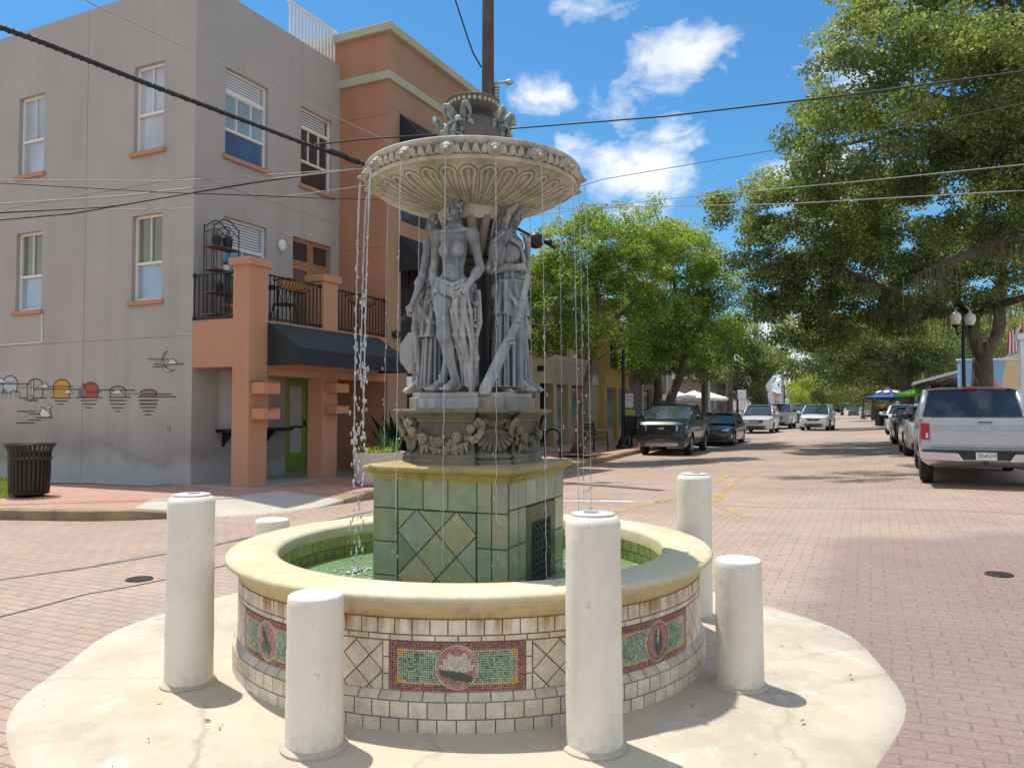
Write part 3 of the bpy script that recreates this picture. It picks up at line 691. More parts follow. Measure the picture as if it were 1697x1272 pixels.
# mosaic panels with medallions
def pal(*cs): return lambda: tuple(x * rng.uniform(.75, 1.2) for x in rng.choice(cs))
P_red = pal((.38, .10, .08), (.28, .07, .07), (.42, .17, .10), (.24, .055, .07)); P_org = pal((.48, .16, .05), (.36, .10, .05), (.5, .25, .12))
P_grn = pal((.26, .42, .24), (.32, .48, .30), (.18, .33, .19), (.38, .52, .36), (.25, .38, .28)); P_cream = pal((.62, .50, .30), (.66, .55, .38), (.55, .40, .22)); P_yel = pal((.75, .47, .06), (.70, .42, .05))
P_pink = pal((.58, .27, .26), (.64, .34, .32), (.50, .20, .22)); P_white = pal((.9, .84, .76), (.82, .74, .64), (.85, .70, .52)); P_dark = pal((.06, .09, .09), (.10, .14, .14), (.04, .06, .07)); P_leaf = pal((.10, .25, .08), (.15, .30, .12), (.05, .13, .06))
def mosaic(k, motif):
    am = R(270 + 45 * k); hw = .308; mb = MB(); zc = (PZ0 + PZ1) / 2; hh = (PZ1 - PZ0) / 2 - .003
    mpf = mp_r(RP); s_ = .0102; out = []
    nx_ = int(2 * hw / s_); ny_ = int(2 * hh / s_); dx = 2 * hw / nx_; dy = 2 * hh / ny_; rm = hh * .93
    for i in range(nx_):
        for j in range(ny_):
            x = -hw + (i + .5) * dx; y = -hh + (j + .5) * dy
            if math.hypot(x, y) < rm: continue
            b = min(hw - abs(x), hh - abs(y)); cx_ = hw - abs(x); cy_ = hh - abs(y)
            if b < .027: c = P_red() if not (y < 0 and x > .03 and rng.random() < .4) else P_org()
            elif cx_ < .075 and cy_ < .075 and (cx_ + cy_) < .118: c = P_yel() if 0.03 < cx_ < .062 and .03 < cy_ < .062 else P_cream()
            elif b < .038: c = P_cream()
            else: c = P_grn() if rng.random() > .06 else P_dark()
            jx, jy = rng.uniform(-.0008, .0008), rng.uniform(-.0008, .0008)
            u = am * RP + x + jx; v = zc + y + jy
            out.append((rect(u - dx / 2, u + dx / 2, v - dy / 2, v + dy / 2), c))
    # medallion: rings of tesserae
    rr = rm
    while rr > .006:
        w_ = .0105 if rr > rm - .02 else .0075; nn = max(3, round(2 * PI * (rr - w_ / 2) / (.0125 if rr > rm - .012 else .0085)))
        for q in range(nn):
            t0 = 2 * PI * q / nn + rr * 50; t1 = t0 + 2 * PI / nn; rc = rr - w_ / 2; x = rc * math.cos((t0 + t1) / 2); y = rc * math.sin((t0 + t1) / 2); nx2, ny2 = x / rm, y / rm
            if rr > rm - .001: c = P_cream()
            elif motif == 'lotus':
                pet = any(((nx2 - px) * math.cos(a) + (ny2 - py) * math.sin(a))**2 / .40**2 + (-(nx2 - px) * math.sin(a) + (ny2 - py) * math.cos(a))**2 / .16**2 < 1 for px, py, a in ((0, .12, PI / 2), (-.3, .1, 2.5), (.3, .1, .64), (-.22, .28, 2.05), (.22, .28, 1.1), (-.42, -.05, 2.9), (.42, -.02, .25)))
                leaf = ((nx2) / .78)**2 + ((ny2 + .38 + .22 * nx2) / .20)**2 < 1
                c = P_dark() if leaf else P_white() if pet else P_pink()
            elif motif == 'leaves':
                a_ = ((nx2 + .12) * .8 + (ny2 - .1) * .6)**2 / .2**2 + (-(nx2 + .1) * .6 + (ny2 - .1) * .8)**2 / .62**2 < 1
                b_ = (nx2 + .25)**2 / .22**2 + (ny2 + .35)**2 / .3**2 < 1 or (nx2 - .2)**2 / .2**2 + (ny2 + .3)**2 / .35**2 < 1
                c = P_leaf() if b_ else P_dark() if a_ else P_pink()
            else:
                a_ = nx2**2 / .34**2 + ny2**2 / .75**2 < 1; b_ = abs(nx2) < .07
                c = (P_white() if b_ and ny2 > -.1 else P_dark()) if a_ else P_pink() if math.hypot(nx2, ny2) < .8 else P_red()
            u = lambda r_, t_: (am * RP + r_ * math.cos(t_), zc + r_ * math.sin(t_))
            out.append(([u(rr - w_, t0), u(rr, t0), u(rr, t1), u(rr - w_, t1)], c))
        rr -= w_
    for pl, c in out: tiles(mb, [pl], mpf, .0018, .0058, .0007, lambda p, c=c: tuple(x * .88 + y for x, y in zip(c, (.075, .065, .055))), jit=.0008)
    return mb.build('mosaic_panel', M_mos, fountain)
for k, mo, lb in ((0, 'lotus', 'green and red mosaic with a white lotus medallion'), (1, 'seed', 'green and red mosaic with a dark oval medallion'), (7, 'leaves', 'green and red mosaic with a dark leaf medallion'), (6, 'lotus', None), (2, 'leaves', None)):
    q = mosaic(k, mo)
    if lb: q['label'] = lb
# inside of the basin
it = MB()
def algae(p):
    z = sum(q[1] for q in p) / len(p); t = min(1, max(0, (z - .40) / .16)); k = rng.uniform(.85, 1.12); return ((.20 + .24 * t) * k, (.24 + .17 * t) * k, (.055 + .07 * t) * k)
for q, (z0, z1) in enumerate(((.30, .385), (.385, .468), (.468, .545))):
    tiles(it, ring_row(RI, z0, z1, .098, .5 * (q % 2)), lambda u, v, h: ((RI - h) * math.cos(u / RI), (RI - h) * math.sin(u / RI), v), .006, .006, .0015, algae)
it.build('pool_tiles', M_itile, fountain)
# pool water with ripples
m_w, n, b = newmat('pool_water'); co = n.coord('Object')
n.l.new(n.mix(n.noise(co, 2.2, 5), (.16, .30, .12), (.31, .44, .22)), b.inputs['Base Color']); b.inputs['Roughness'].default_value = .06; b.inputs['Specular IOR Level'].default_value = .6

n.l.new(n.bump(n.math('ADD', n.noise(co, 13, 5, .6, 1.5), n.math('MULTIPLY', n.noise(co, 45, 3), .35)), .8, .03), b.inputs['Normal']); M_water = m_w
pw_ = MB(); pw_.lathe([(.0, .40), (.5, .40), (RI - .002, .40)], n=96, cap=False); pw_.build('pool_water', M_water, fountain)
m_f, n, b = newmat('water_foam'); b.inputs['Base Color'].default_value = (.8, .84, .84, 1); b.inputs['Roughness'].default_value = .25; b.inputs['Transmission Weight'].default_value = .35; M_foam = m_f

# ---------------------------------------------------------------- green tiled block
QA = R(-23.4)
block = empty('tiled_block', (0, 0, 0), QA, parent=fountain)
BH = .445   # half width
bl = MB(); bl.bb(-BH, BH, -BH, BH, .2, 1.055); bl.build('block_core', M_grout2, block)
def green(p=None):
    base = rng.choice([(.16, .195, .10), (.19, .215, .115), (.135, .175, .115), (.235, .22, .12), (.16, .19, .135), (.13, .175, .09), (.26, .225, .12)]); k = rng.uniform(1.25, 1.85); g_ = sum(base) / 3; return tuple((x * .84 + g_ * .16) * k for x in base)
gt = MB()
TOP, MID = 1.05, .865
def face_map(side):
    # side 0: local -x face ; built from a frame: origin, u dir
    fr = {0: ((-BH, -BH), (1, 0), (0, -1)), 1: ((BH, -BH), (0, 1), (1, 0)), 2: ((BH, BH), (-1, 0), (0, 1)), 3: ((-BH, BH), (0, -1), (-1, 0))}[side]
    (ox, oy), (ux, uy), (nx_, ny_) = fr
    return lambda u, v, h: (ox + ux * u + nx_ * h, oy + uy * u + ny_ * h, v)
W2 = 2 * BH
def plain_face(cells_x, z0, z1, rows):
    out = []
    for i in range(len(cells_x) - 1):
        for j in range(rows): out.append(rect(cells_x[i], cells_x[i + 1], z0 + (z1 - z0) * j / rows, z0 + (z1 - z0) * (j + 1) / rows))
    return out
def diamond_face():
    out = plain_face([0, .19 * W2, .385 * W2, .57 * W2, .78 * W2, .885 * W2, W2], MID, TOP, 1)
    out += plain_face([0, .19 * W2], MID - .60, MID, 3) + plain_face([.78 * W2, .885 * W2, W2], MID - .60, MID, 3)
    x0, x1 = .19 * W2, .78 * W2; y0, y1 = MID - .60, MID; dx = (x1 - x0) / 2; dy = dx * 1.0
    for i in range(-1, 4):
        for j in range(-1, 8):
            cx_ = x0 + dx * (i + .5 * (j % 2)) ; cy_ = y1 - .5 * dy * j + .0
            q = clip_rect([(cx_ - dx / 2, cy_), (cx_, cy_ - dy / 2), (cx_ + dx / 2, cy_), (cx_, cy_ + dy / 2)], x0 + .004, x1 - .004, y0, y1 - .004)
            if q: out.append(q)
    return out
for sd in (0, 2): tiles(gt, diamond_face(), face_map(sd), .006, .007, .002, green)
GX0, GX1 = .27 * W2, .82 * W2
g_out = plain_face([0, .14 * W2, .27 * W2, .45 * W2, .82 * W2, W2], MID + .02, TOP, 1) + plain_face([0, .14 * W2, .27 * W2], MID - .6, MID + .02, 3) + plain_face([.82 * W2, W2], MID - .6, MID + .02, 3)
g_out = [[(x, z) for x, z in p] for p in g_out]
for sd in (1, 3): tiles(gt, g_out, face_map(sd), .006, .007, .002, green)
gt.build('green_tiles', M_gtile, block)
# lattice grille on the right-hand face
M_gr = mat('grille_metal', (.055, .06, .045), .45, .4, 14, .3, 90, .5)
for sd in (1, 3):
    f = face_map(sd); gm = MB()
    def fb(u0, u1, v0, v1, h0, h1): gm.prism([f(u0, v0, h0), f(u1, v0, h0), f(u1, v1, h0), f(u0, v1, h0)], Vector(f(0, 0, h1)) - Vector(f(0, 0, h0)))
    z0, z1 = MID - .60, MID + .01
    lx0, lx1, lz0, lz1 = GX0 + .085, GX1 - .085, z0 + .04, z1 - .10
    fb(GX0, lx0, z0, z1, 0, .008); fb(lx1, GX1, z0, z1, 0, .008); fb(lx0, lx1, lz1, z1, 0, .008); fb(lx0, lx1, z0, lz0, 0, .008)
    gm.build('grille_frame', mat('grille_plate', (.10, .105, .065), .4, .5, 8, .2, 60, .6), block)
    gl = MB(); nx_ = 5; nz_ = 11; dx = (lx1 - lx0) / nx_; dz = (lz1 - lz0) / nz_
    def rod(u0, v0, u1, v1): gl.tube([f(u0, v0, .008), f(u1, v1, .008)], .0042, 5)
    for i in range(nx_):
        for j in range(nz_):
            a, b_ = lx0 + i * dx, lz0 + j * dz; rod(a, b_, a + dx, b_ + dz); rod(a + dx, b_, a, b_ + dz)
    for j in range(nz_ + 1): rod(lx0, lz0 + j * dz, lx1, lz0 + j * dz)
    gl.build('lattice', M_gr, block)
# moulded cap
cp = MB()
def sq_rows(prof, seg=6, rc=.03):
    rows = []
    for (hw, z) in prof:
        row = []; r_ = min(rc, hw * .5)
        for cx_, cy_, a0 in ((hw - r_, hw - r_, 0), (-hw + r_, hw - r_, 90), (-hw + r_, -hw + r_, 180), (hw - r_, -hw + r_, 270)):
            for q in range(seg + 1):
                t = R(a0 + 90 * q / seg); row.append((cx_ + r_ * math.cos(t), cy_ + r_ * math.sin(t), z))
        row.append(row[0]); rows.append(row)
    return rows
cp.grid(sq_rows([(BH - .02, 1.035), (BH + .012, 1.035), (BH + .014, 1.052), (BH + .022, 1.058), (BH + .024, 1.072), (BH + .04, 1.078), (BH + .056, 1.090), (BH + .060, 1.104), (BH + .052, 1.118), (BH + .03, 1.124), (.3, 1.130), (.0001, 1.130)]))
cp.build('block_cap', M_cap, block, smooth=50, weld=True)
# ---------------------------------------------------------------- octagonal iron pedestal (world z 1.17 .. 1.5)
ped = empty('pedestal', (0, 0, 0), QA, parent=fountain)      # local -y axis looks to the front-left face
def octa(hw, ch, z, wob=0):
    """square with wide faces of half-width ch, pushed-in diagonal faces"""
    pts = []
    for k in range(4):
        a = R(-90 + 90 * k); c_, s_ = math.cos(a), math.sin(a)
        for (u, v) in ((-ch, hw), (ch, hw), (ch, hw - .028), ((ch + (hw - .06)) / 2 + .012, hw - .035 - (hw - ch) * .32)):
            pts.append((c_ * v - s_ * u, s_ * v + c_ * u, z))
    # replace diagonal notch by two points per corner for a clean chamfer
    out = []
    for k in range(4):
        a = R(-90 + 90 * k); c_, s_ = math.cos(a), math.sin(a)
        for (u, v) in ((-ch - .025, hw - .032), (-ch, hw - .03), (-ch, hw), (ch, hw), (ch, hw - .03), (ch + .025, hw - .032)):
            out.append((c_ * v - s_ * u, s_ * v + c_ * u, z))
    out.append(out[0]); return out
pb = MB()
prof = [(.395, 1.125), (.395, 1.150), (.388, 1.154), (.388, 1.164), (.392, 1.172), (.392, 1.180), (.376, 1.190), (.366, 1.196), (.360, 1.204), (.360, 1.372), (.365, 1.376), (.374, 1.382), (.374, 1.392), (.382, 1.398), (.400, 1.415), (.428, 1.430), (.445, 1.436), (.450, 1.444), (.448, 1.452), (.44, 1.455)]
rows = [octa(hw, hw * .52, z) for hw, z in prof]; cz = [[(0, 0, 1.455)] * len(rows[0])]
pb.grid(rows + cz); pb.build('pedestal_body', M_ped, ped, smooth=32, weld=True, bevel=.003, seg=1)
# lime crust on the cornice lip, inscription plinths and round foot plate
pl = MB(); pl.grid([octa(.345, .205, 1.455), octa(.345, .205, 1.523), octa(.335, .20, 1.527), [(0, 0, 1.527)] * 25]); pl.build('figure_plinth', M_stone, ped, smooth=30, weld=True)
fp = MB(); fp.grid([octa(.325, .19, 1.527), octa(.325, .19, 1.553), octa(.318, .185, 1.556), [(0, 0, 1.556)] * 25]); fp.build('foot_plate', M_stat, ped, smooth=30, weld=True)
tx = text_mb('VERONSOW', .062, .003, sx=.86); tx.xf(Matrix.Translation((-.015, -.346, 1.489)) @ Matrix.Rotation(PI / 2, 4, 'X'))
tx.build('inscription', M_stat, ped)
ib = MB(); ib.bb(-.20, .205, -.3475, -.340, 1.458, 1.520); ib.build('name_plate', M_stat, ped, bevel=.002)
# garlands on the four main faces (one sculpted mesh, copied), shells on the diagonals
g = SDF((-.30, -.09, -.11), (.30, .10, .14), .0062); rg = random.Random(3)
for i in range(23):
    t = -1 + 2 * i / 22; x = .235 * t; z = -.055 + .10 * t * t - .01
    th = .030 + .018 * (1 - t * t)
    for q in range(4):
        ang = rg.uniform(0, PI); rr = th * rg.uniform(.35, .62); ox = rg.uniform(-.014, .014); oz = rg.uniform(-th, th) * .8; oy = -math.cos(oz / th * 1.2) * th * .5
        g.ell((x + ox, oy, z + oz), (rr, rr * .7, rr * .72), .004, rot=Matrix.Rotation(rg.uniform(-.9, .9), 3, 'Y') @ Matrix.Rotation(rg.uniform(-.7, .7), 3, 'X'))
for fx, fz, r in ((-.13, -.01, .033), (.10, .0, .032), (-.02, -.03, .032), (-.2, .035, .026), (.19, .05, .026)):      # roses
    g.ell((fx, -.048, fz), (r, .02, r), .003)
    for a in range(6): g.ell((fx + r * .62 * math.cos(a * 1.05), -.062, fz + r * .62 * math.sin(a * 1.05)), (r * .42, .010, r * .34), .002, rot=Matrix.Rotation(-a * 1.05, 3, 'Y'))
    g.ell((fx, -.066, fz), (r * .3, .012, r * .3), .002)
for i in range(16):       # hanging leaves
    x = rg.uniform(-.17, .17); z = -.055 + .10 * (x / .235)**2 - .045
    g.cone((x, -.03, z + .02), (x + rg.uniform(-.02, .02), -.025, z - .045), .013, .004, .003)
for sx in (-1, 1):        # end scrolls
    g.chain([(sx * .235, -.01, .03), (sx * .255, -.03, .075), (sx * .235, -.045, .10), (sx * .215, -.04, .08), (sx * .228, -.045, .066)], [.02, .018, .015, .012, .009], .003)
GV, GQ = g.mesh(1)
for k in range(4):
    if k == 2: continue
    o = np_mesh('garland', GV, GQ, M_stone if k != 1 else M_ped, ped, smooth=True); o.location = (.358 * math.cos(R(-90 + 90 * k)), .358 * math.sin(R(-90 + 90 * k)), 1.292); o.rotation_euler = (0, 0, R(90 * k))
s = SDF((-.17, -.09, -.12), (.17, .08, .13), .006)
s.ell((0, .02, -.01), (.125, .045, .088), .006)
for i in range(-5, 6):
    a = i * .27; L_ = .095 + .02 * math.cos(a)
    s.cone((0, -.02, .045), (math.sin(a) * L_ * 1.15, -.032, .03 - math.cos(a) * L_), .008, .0135, .004)
for sx in (-1, 1):
    s.chain([(sx * .02, -.02, .07), (sx * .06, -.035, .095), (sx * .10, -.04, .085), (sx * .10, -.045, .055), (sx * .075, -.05, .055), (sx * .078, -.05, .07)], [.016, .016, .015, .014, .012, .010], .003)
    s.chain([(sx * .12, -.01, .06), (sx * .145, -.02, .03), (sx * .15, -.01, -.01)], [.014, .016, .012], .004)
s.ell((0, -.03, .075), (.025, .02, .022), .004)
SV, SQ = s.mesh(1)
for k in (0, 1, 3):
    a = R(-45 + 90 * k); o = np_mesh('shell', SV, SQ, M_ped, ped, smooth=True); o.location = (.365 * math.cos(a), .365 * math.sin(a), 1.292); o.rotation_euler = (0, 0, a + PI / 2)

# ---------------------------------------------------------------- central column and upper bowl
cb = MB(); cb.lathe([(.15, 1.556), (.15, 1.60), (.12, 1.62), (.105, 1.66), (.10, 2.30), (.112, 2.32), (.125, 2.33), (.125, 2.345), (.115, 2.355), (.12, 2.37), (.13, 2.385), (.13, 2.40), (.115, 2.41), (.12, 2.5), (.15, 2.60), (.175, 2.66)], n=48); cb.build('column', M_urn, fountain, smooth=40)
sc = MB()     # scrolled leaves of the capital
for k in range(12):
    a = 2 * PI * k / 12; c_, s_ = math.cos(a), math.sin(a)
    sc.tube([(c_ * r, s_ * r, z) for r, z in ((.118, 2.42), (.128, 2.48), (.145, 2.56), (.172, 2.625), (.19, 2.66))], [.02, .028, .03, .03, .022], 8)
sc.build('capital_leaves', M_stone, fountain, smooth=1)
ocl = MB()
def ngon_rows(prof, nn=8, a0=QA + PI / 8): return [[(r * math.cos(a0 + 2 * PI * j / nn), r * math.sin(a0 + 2 * PI * j / nn), z) for j in range(nn + 1)] for r, z in prof]
ocl.grid(ngon_rows([(.17, 2.635), (.205, 2.64), (.212, 2.66), (.222, 2.68), (.228, 2.72), (.24, 2.75), (.20, 2.76)])); ocl.build('bowl_collar', M_bowl, fountain, smooth=30, weld=True)
# bowl underside with tear-drop gadroons
NPET = 30; na = NPET * 20; nr = 92; rr = np.linspace(0, 1, nr); th = np.linspace(0, 2 * PI, na, endpoint=False)
def bowl_under(t):      # t: 0 at collar, 1 at lip
    r = .20 + (.655 - .20) * t; z = 2.715 + .030 * t + .118 * t**2.3; return r, z
T, TH = np.meshgrid(rr, th, indexing='ij'); rb, zb = bowl_under(T)
ph = (TH * NPET / (2 * PI)) % 1.0; u = (ph - .5) * 2                       # -1..1 across a petal
sarc = u * PI * rb / NPET; rh, hr = .558, .050
wbody = hr + (.008 - hr) * np.clip((rh - rb) / (rh - .22), 0, 1) ** .85
dpet = np.where(rb < rh, np.abs(sarc) - wbody, np.hypot(sarc, rb - rh) - hr) / np.clip(rb / rh, .35, 1)
off = .011 * np.exp(-((dpet + .008) / .0055) ** 2) - .008 * sstep(-.012, -.034, dpet) + .004 * sstep(-.030, -.05, dpet) - .005 * np.exp(-((dpet - .003) / .004) ** 2)
off = off * (.4 + .6 * T) * (T > .01) * (T < .97)
X = (rb + off * .35) * np.cos(TH); Y = (rb + off * .35) * np.sin(TH); Z = zb - off
Vb = np.stack([X.ravel(), Y.ravel(), Z.ravel()], 1); i0, j0 = np.meshgrid(np.arange(nr - 1), np.arange(na), indexing='ij'); j1 = (j0 + 1) % na
Fb = np.stack([(i0 * na + j0).ravel(), ((i0 + 1) * na + j0).ravel(), ((i0 + 1) * na + j1).ravel(), (i0 * na + j1).ravel()], 1)
bowl = np_mesh('bowl', Vb, Fb[:, ::-1], M_bowl, fountain, smooth=True)
lip = MB(); lip.lathe([(.655, 2.863), (.660, 2.855), (.668, 2.861), (.671, 2.874), (.664, 2.882), (.662, 2.930), (.668, 2.938), (.678, 2.950), (.686, 2.962), (.686, 2.972), (.68, 2.978), (.65, 2.974), (.60, 2.93), (.40, 2.88), (.0, 2.87)], n=160); lip.build('bowl_lip', M_bowl, fountain, smooth=50)
bd = MB()
NB = 80
for i in range(NB):
    a = R(13) + 2 * PI * i / NB
    if (i % 5) == 0: continue
    big = False; r_ = .668; c_, s_ = math.cos(a), math.sin(a)
    rot = Matrix.Rotation(a, 3, 'Z'); z = 2.906
    bd.ell((r_ * c_, r_ * s_, z), (.024, .0195, .0235), 10, 8, rot)
    bd.tube([((r_ + .012) * math.cos(a + q * .0085), (r_ + .012) * math.sin(a + q * .0085), z + .029 * math.cos(q * PI / 4.5)) for q in (-4, -3, -2, -1, 0, 1, 2, 3, 4)], .0055, 5)
    bd.ell(((r_ + .021) * c_, (r_ + .021) * s_, z + .006), (.006, .008, .010), 6, 5, rot)
bd.build('egg_band', M_bowl, fountain, smooth=1)
m_ = SDF((-.05, -.085, -.06), (.05, .03, .06), .005)      # lion spout mask, looking to -y
m_.ell((0, -.005, 0), (.034, .03, .038), .008); m_.ell((0, -.035, -.012), (.018, .022, .017), .008); m_.ell((0, -.046, -.012), (.012, .012, .008), .004); m_.ell((0, -.05, -.030), (.013, .018, .012), .003, 's')
for sx in (-1, 1): m_.ell((sx * .016, -.028, .012), (.009, .009, .007), .004); m_.ell((sx * .028, -.008, .026), (.010, .010, .012), .004)
for q in range(11): a = PI * (.05 + .9 * q / 10) ; m_.ell((.036 * math.cos(a), -.004, .036 * math.sin(a)), (.010, .014, .010), .003)
MV, MQ = m_.mesh(1)
for k in range(16):
    a = R(-90 - 9.5 + 22.5 * k); o = np_mesh('spout_mask', MV, MQ, M_bowl, fountain, smooth=True) if k == 0 else o0.copy()
    if k == 0: o0 = o
    else: COL.objects.link(o)
    o.location = (.674 * math.cos(a), .674 * math.sin(a), 2.904); o.rotation_euler = (0, 0, a + PI / 2); o.scale = (1.05, 1.0, 1.05)
# ---------------------------------------------------------------- urn with horned masks
ur = MB(); ur.lathe([(.12, 2.88), (.13, 2.95), (.16, 3.0), (.20, 3.05), (.215, 3.10), (.222, 3.15), (.215, 3.155), (.213, 3.165), (.218, 3.17), (.212, 3.22), (.19, 3.27), (.155, 3.315), (.128, 3.335), (.118, 3.355), (.122, 3.38), (.14, 3.405), (.158, 3.425), (.162, 3.435), (.170, 3.445), (.172, 3.455), (.164, 3.46), (.15, 3.455), (.12, 3.42), (0, 3.38)], n=64); ur.build('urn', M_urn, fountain, smooth=50, loc=(0, 0, -.025))
ul = MB()
for k in range(30): a = 2 * PI * k / 30; ul.ell((.160 * math.cos(a), .160 * math.sin(a), 3.428), (.011, .0125, .014), 8, 6, Matrix.Rotation(a, 3, 'Z'))
ul.build('urn_beading', M_bowl, fountain, smooth=1, loc=(0, 0, -.025))
q = SDF((-.16, -.20, -.20), (.16, .12, .27), .0062)   # horned satyr mask looking to -y
q.ell((0, -.0, .0), (.075, .07, .095), .02); q.ell((0, -.03, .05), (.06, .05, .04), .02); q.ell((0, -.03, -.05), (.052, .055, .06), .02)
q.cone((0, -.078, .035), (0, -.112, -.012), .012, .019, .008); 
for sx in (-1, 1):
    q.ell((sx * .016, -.092, -.012), (.011, .012, .009), .004)
    q.cone((sx * .012, -.082, .045), (sx * .052, -.062, .052), .010, .008, .006)      # brows
    q.ell((sx * .031, -.078, .024), (.021, .022, .015), .006, 's'); q.ell((sx * .03, -.064, .026), (.011, .012, .008), .002)
    q.ell((sx * .042, -.058, -.012), (.022, .022, .02), .01)
    q.chain([(sx * .01, -.098, -.032), (sx * .04, -.08, -.045), (sx * .062, -.06, -.08), (sx * .058, -.055, -.12)], [.012, .013, .014, .008], .006)   # moustache
    q.chain([(sx * .038, -.02, .085), (sx * .054, -.035, .118), (sx * .074, -.05, .15), (sx * .104, -.055, .155), (sx * .122, -.045, .125), (sx * .120, -.03, .085)], [.028, .026, .023, .02, .016, .011], .006)   # horns
    for j in range(7): q.ell((sx * (.076 + .008 * (j % 2)), .012 - .010 * (j % 3), .07 - .030 * j), (.020, .022, .018), .006)      # curls
    q.chain([(sx * .085, .0, .05), (sx * .115, -.01, .04), (sx * .12, .0, .0)], [.016, .014, .006], .004)
q.ell((0, -.085, -.052), (.022, .026, .014), .004, 's'); q.cone((0, -.07, -.066), (0, -.075, -.07), .016, .014, .006)
for j in range(5): q.chain([((j - 2) * .024, -.055, -.09), ((j - 2) * .027, -.05, -.13), ((j - 2) * .022, -.035, -.17 + abs(j - 2) * .012)], [.02, .017, .007], .004)
UV, UQ = q.mesh(1)
for k in range(4):
    a = R(-90) + QA + PI / 2 * k
    if k == 0: o1 = o = np_mesh('horned_mask', UV, UQ, M_mask, fountain, smooth=True)
    else: o = o1.copy(); COL.objects.link(o)
    o.location = (.172 * math.cos(a), .172 * math.sin(a), 3.20); o.rotation_euler = (R(10), 0, a + PI / 2); o.scale = (.72, .85, .9)
# ---------------------------------------------------------------- the standing figures (human units, scaled on placing)
def lerp3(a, b, t): return tuple(x + (y - x) * t for x, y in zip(a, b))
def head(S, c, turn=0.0, tilt=0.0, hair='bun', nod=0.0):
    M_ = Matrix.Rotation(turn, 3, 'Z') @ Matrix.Rotation(tilt, 3, 'Y') @ Matrix.Rotation(nod, 3, 'X')
    def q(x, y, z): return tuple(M_ @ Vector((x, y, z)) + Vector(c))
    S.ell(q(0, .012, .025), (.074, .092, .088), .02, rot=M_); S.ell(q(0, -.03, -.03), (.056, .062, .078), .025, rot=M_)
    S.ell(q(0, -.055, -.085), (.026, .026, .022), .02)                      # chin
    S.cone(q(0, -.088, .018), q(0, -.108, -.030), .009, .015, .008)         # nose
    for sx in (-1, 1):
        S.ell(q(sx * .030, -.092, .012), (.020, .014, .012), .008, 's'); S.ell(q(sx * .030, -.080, .010), (.015, .012, .010), .003)
        S.cone(q(sx * .012, -.092, .032), q(sx * .05, -.076, .030), .007, .006, .006)
        S.ell(q(sx * .038, -.062, -.03), (.026, .026, .028), .02); S.ell(q(sx * .073, .015, -.01), (.012, .02, .028), .006)
    S.ell(q(0, -.090, -.050), (.021, .010, .0065), .004); S.ell(q(0, -.087, -.062), (.018, .010, .007), .004); S.cone(q(-.016, -.099, -.0555), q(.016, -.099, -.0555), .003, .003, .002, 's')
    rg = random.Random(5)
    if hair in ('bun', 'curl'):
        S.ell(q(0, .03, .05), (.083, .088, .078), .01, rot=M_)
        for i in range(46):
            a = rg.uniform(0, 2 * PI); e = rg.uniform(-.35, 1.35); p = Vector((.084 * math.cos(a) * math.cos(e), .03 + .092 * math.sin(a) * math.cos(e), .045 + .082 * math.sin(e)))
            if p.y < -.045 and p.z < .06: continue
            S.ell(q(*p), (rg.uniform(.014, .024), .016, rg.uniform(.011, .017)), .004, rot=Matrix.Rotation(rg.uniform(0, PI), 3, 'Y'))
        S.ell(q(0, .115, .03), (.045, .045, .045), .012)
    else:                                                                   # long veil over the hair
        S.ell(q(0, .025, .045), (.088, .092, .088), .012, rot=M_)
        for sx in (-1, 1): S.chain([q(sx * .055, -.045, .085), q(sx * .08, .0, .02), q(sx * .088, .03, -.08), q(sx * .09, .05, -.2), q(sx * .10, .05, -.33)], [.026, .030, .034, .040, .03], .02)
        S.chain([q(0, .08, .04), q(0, .105, -.08), q(0, .10, -.25), q(0, .09, -.42)], [.06, .06, .07, .07], .03)
        for i in range(-3, 4): S.chain([q(i * .025, .10, .06), q(i * .03, .15, -.1), q(i * .032, .155, -.4)], [.010, .011, .012], .004)
        for sx in (-1, 1): S.chain([q(sx * .07, -.03, .06), q(sx * .098, .0, -.06), q(sx * .112, .03, -.25)], [.008, .009, .01], .003)
def arm(S, sh, el, wr, r=(.049, .042, .038, .028), fingers=None, k=.02):
    S.ell(sh, (.056, .055, .058), .04); S.cone(sh, el, r[0], r[1] * .92, .04)
    S.cone(el, wr, r[1] * .92, r[3], .03); S.ell(lerp3(el, wr, .3), (r[2] * 1.05,) * 3, .05)
    d = (Vector(wr) - Vector(el)).normalized()
    return d
def hand(S, wr, d, nrm, curl=.35, thumb=1):
    """palm, four unequal fingers with a knuckle bend, and a thumb from the side of the palm"""
    d = Vector(d).normalized(); n_ = (Vector(nrm) - d * Vector(nrm).dot(d)).normalized(); sd = d.cross(n_) * thumb; w_ = Vector(wr)
    S.cone(tuple(w_), tuple(w_ + d * .035), .028, .030, .012); S.ell(tuple(w_ + d * .05), (.036, .036, .036), .012)
    for i, (o, L) in enumerate(((-.030, .072), (-.010, .084), (.011, .080), (.030, .064))):
        p0 = w_ + d * .062 + sd * -o; a = curl; p1 = p0 + (d * math.cos(a) + n_ * math.sin(a)) * L * .5 - sd * o * .15; p2 = p1 + (d * math.cos(a * 2.2) + n_ * math.sin(a * 2.2)) * L * .5
        S.chain([tuple(p0), tuple(p1), tuple(p2)], [.0125, .0115, .009], .003)
    t0 = w_ + d * .025 + sd * .028; t1 = t0 + (d * .6 + sd * .6 + n_ * .5).normalized() * .045; S.chain([tuple(t0), tuple(t1), tuple(t1 + (d * .9 + n_ * .5).normalized() * .03)], [.016, .013, .010], .006)
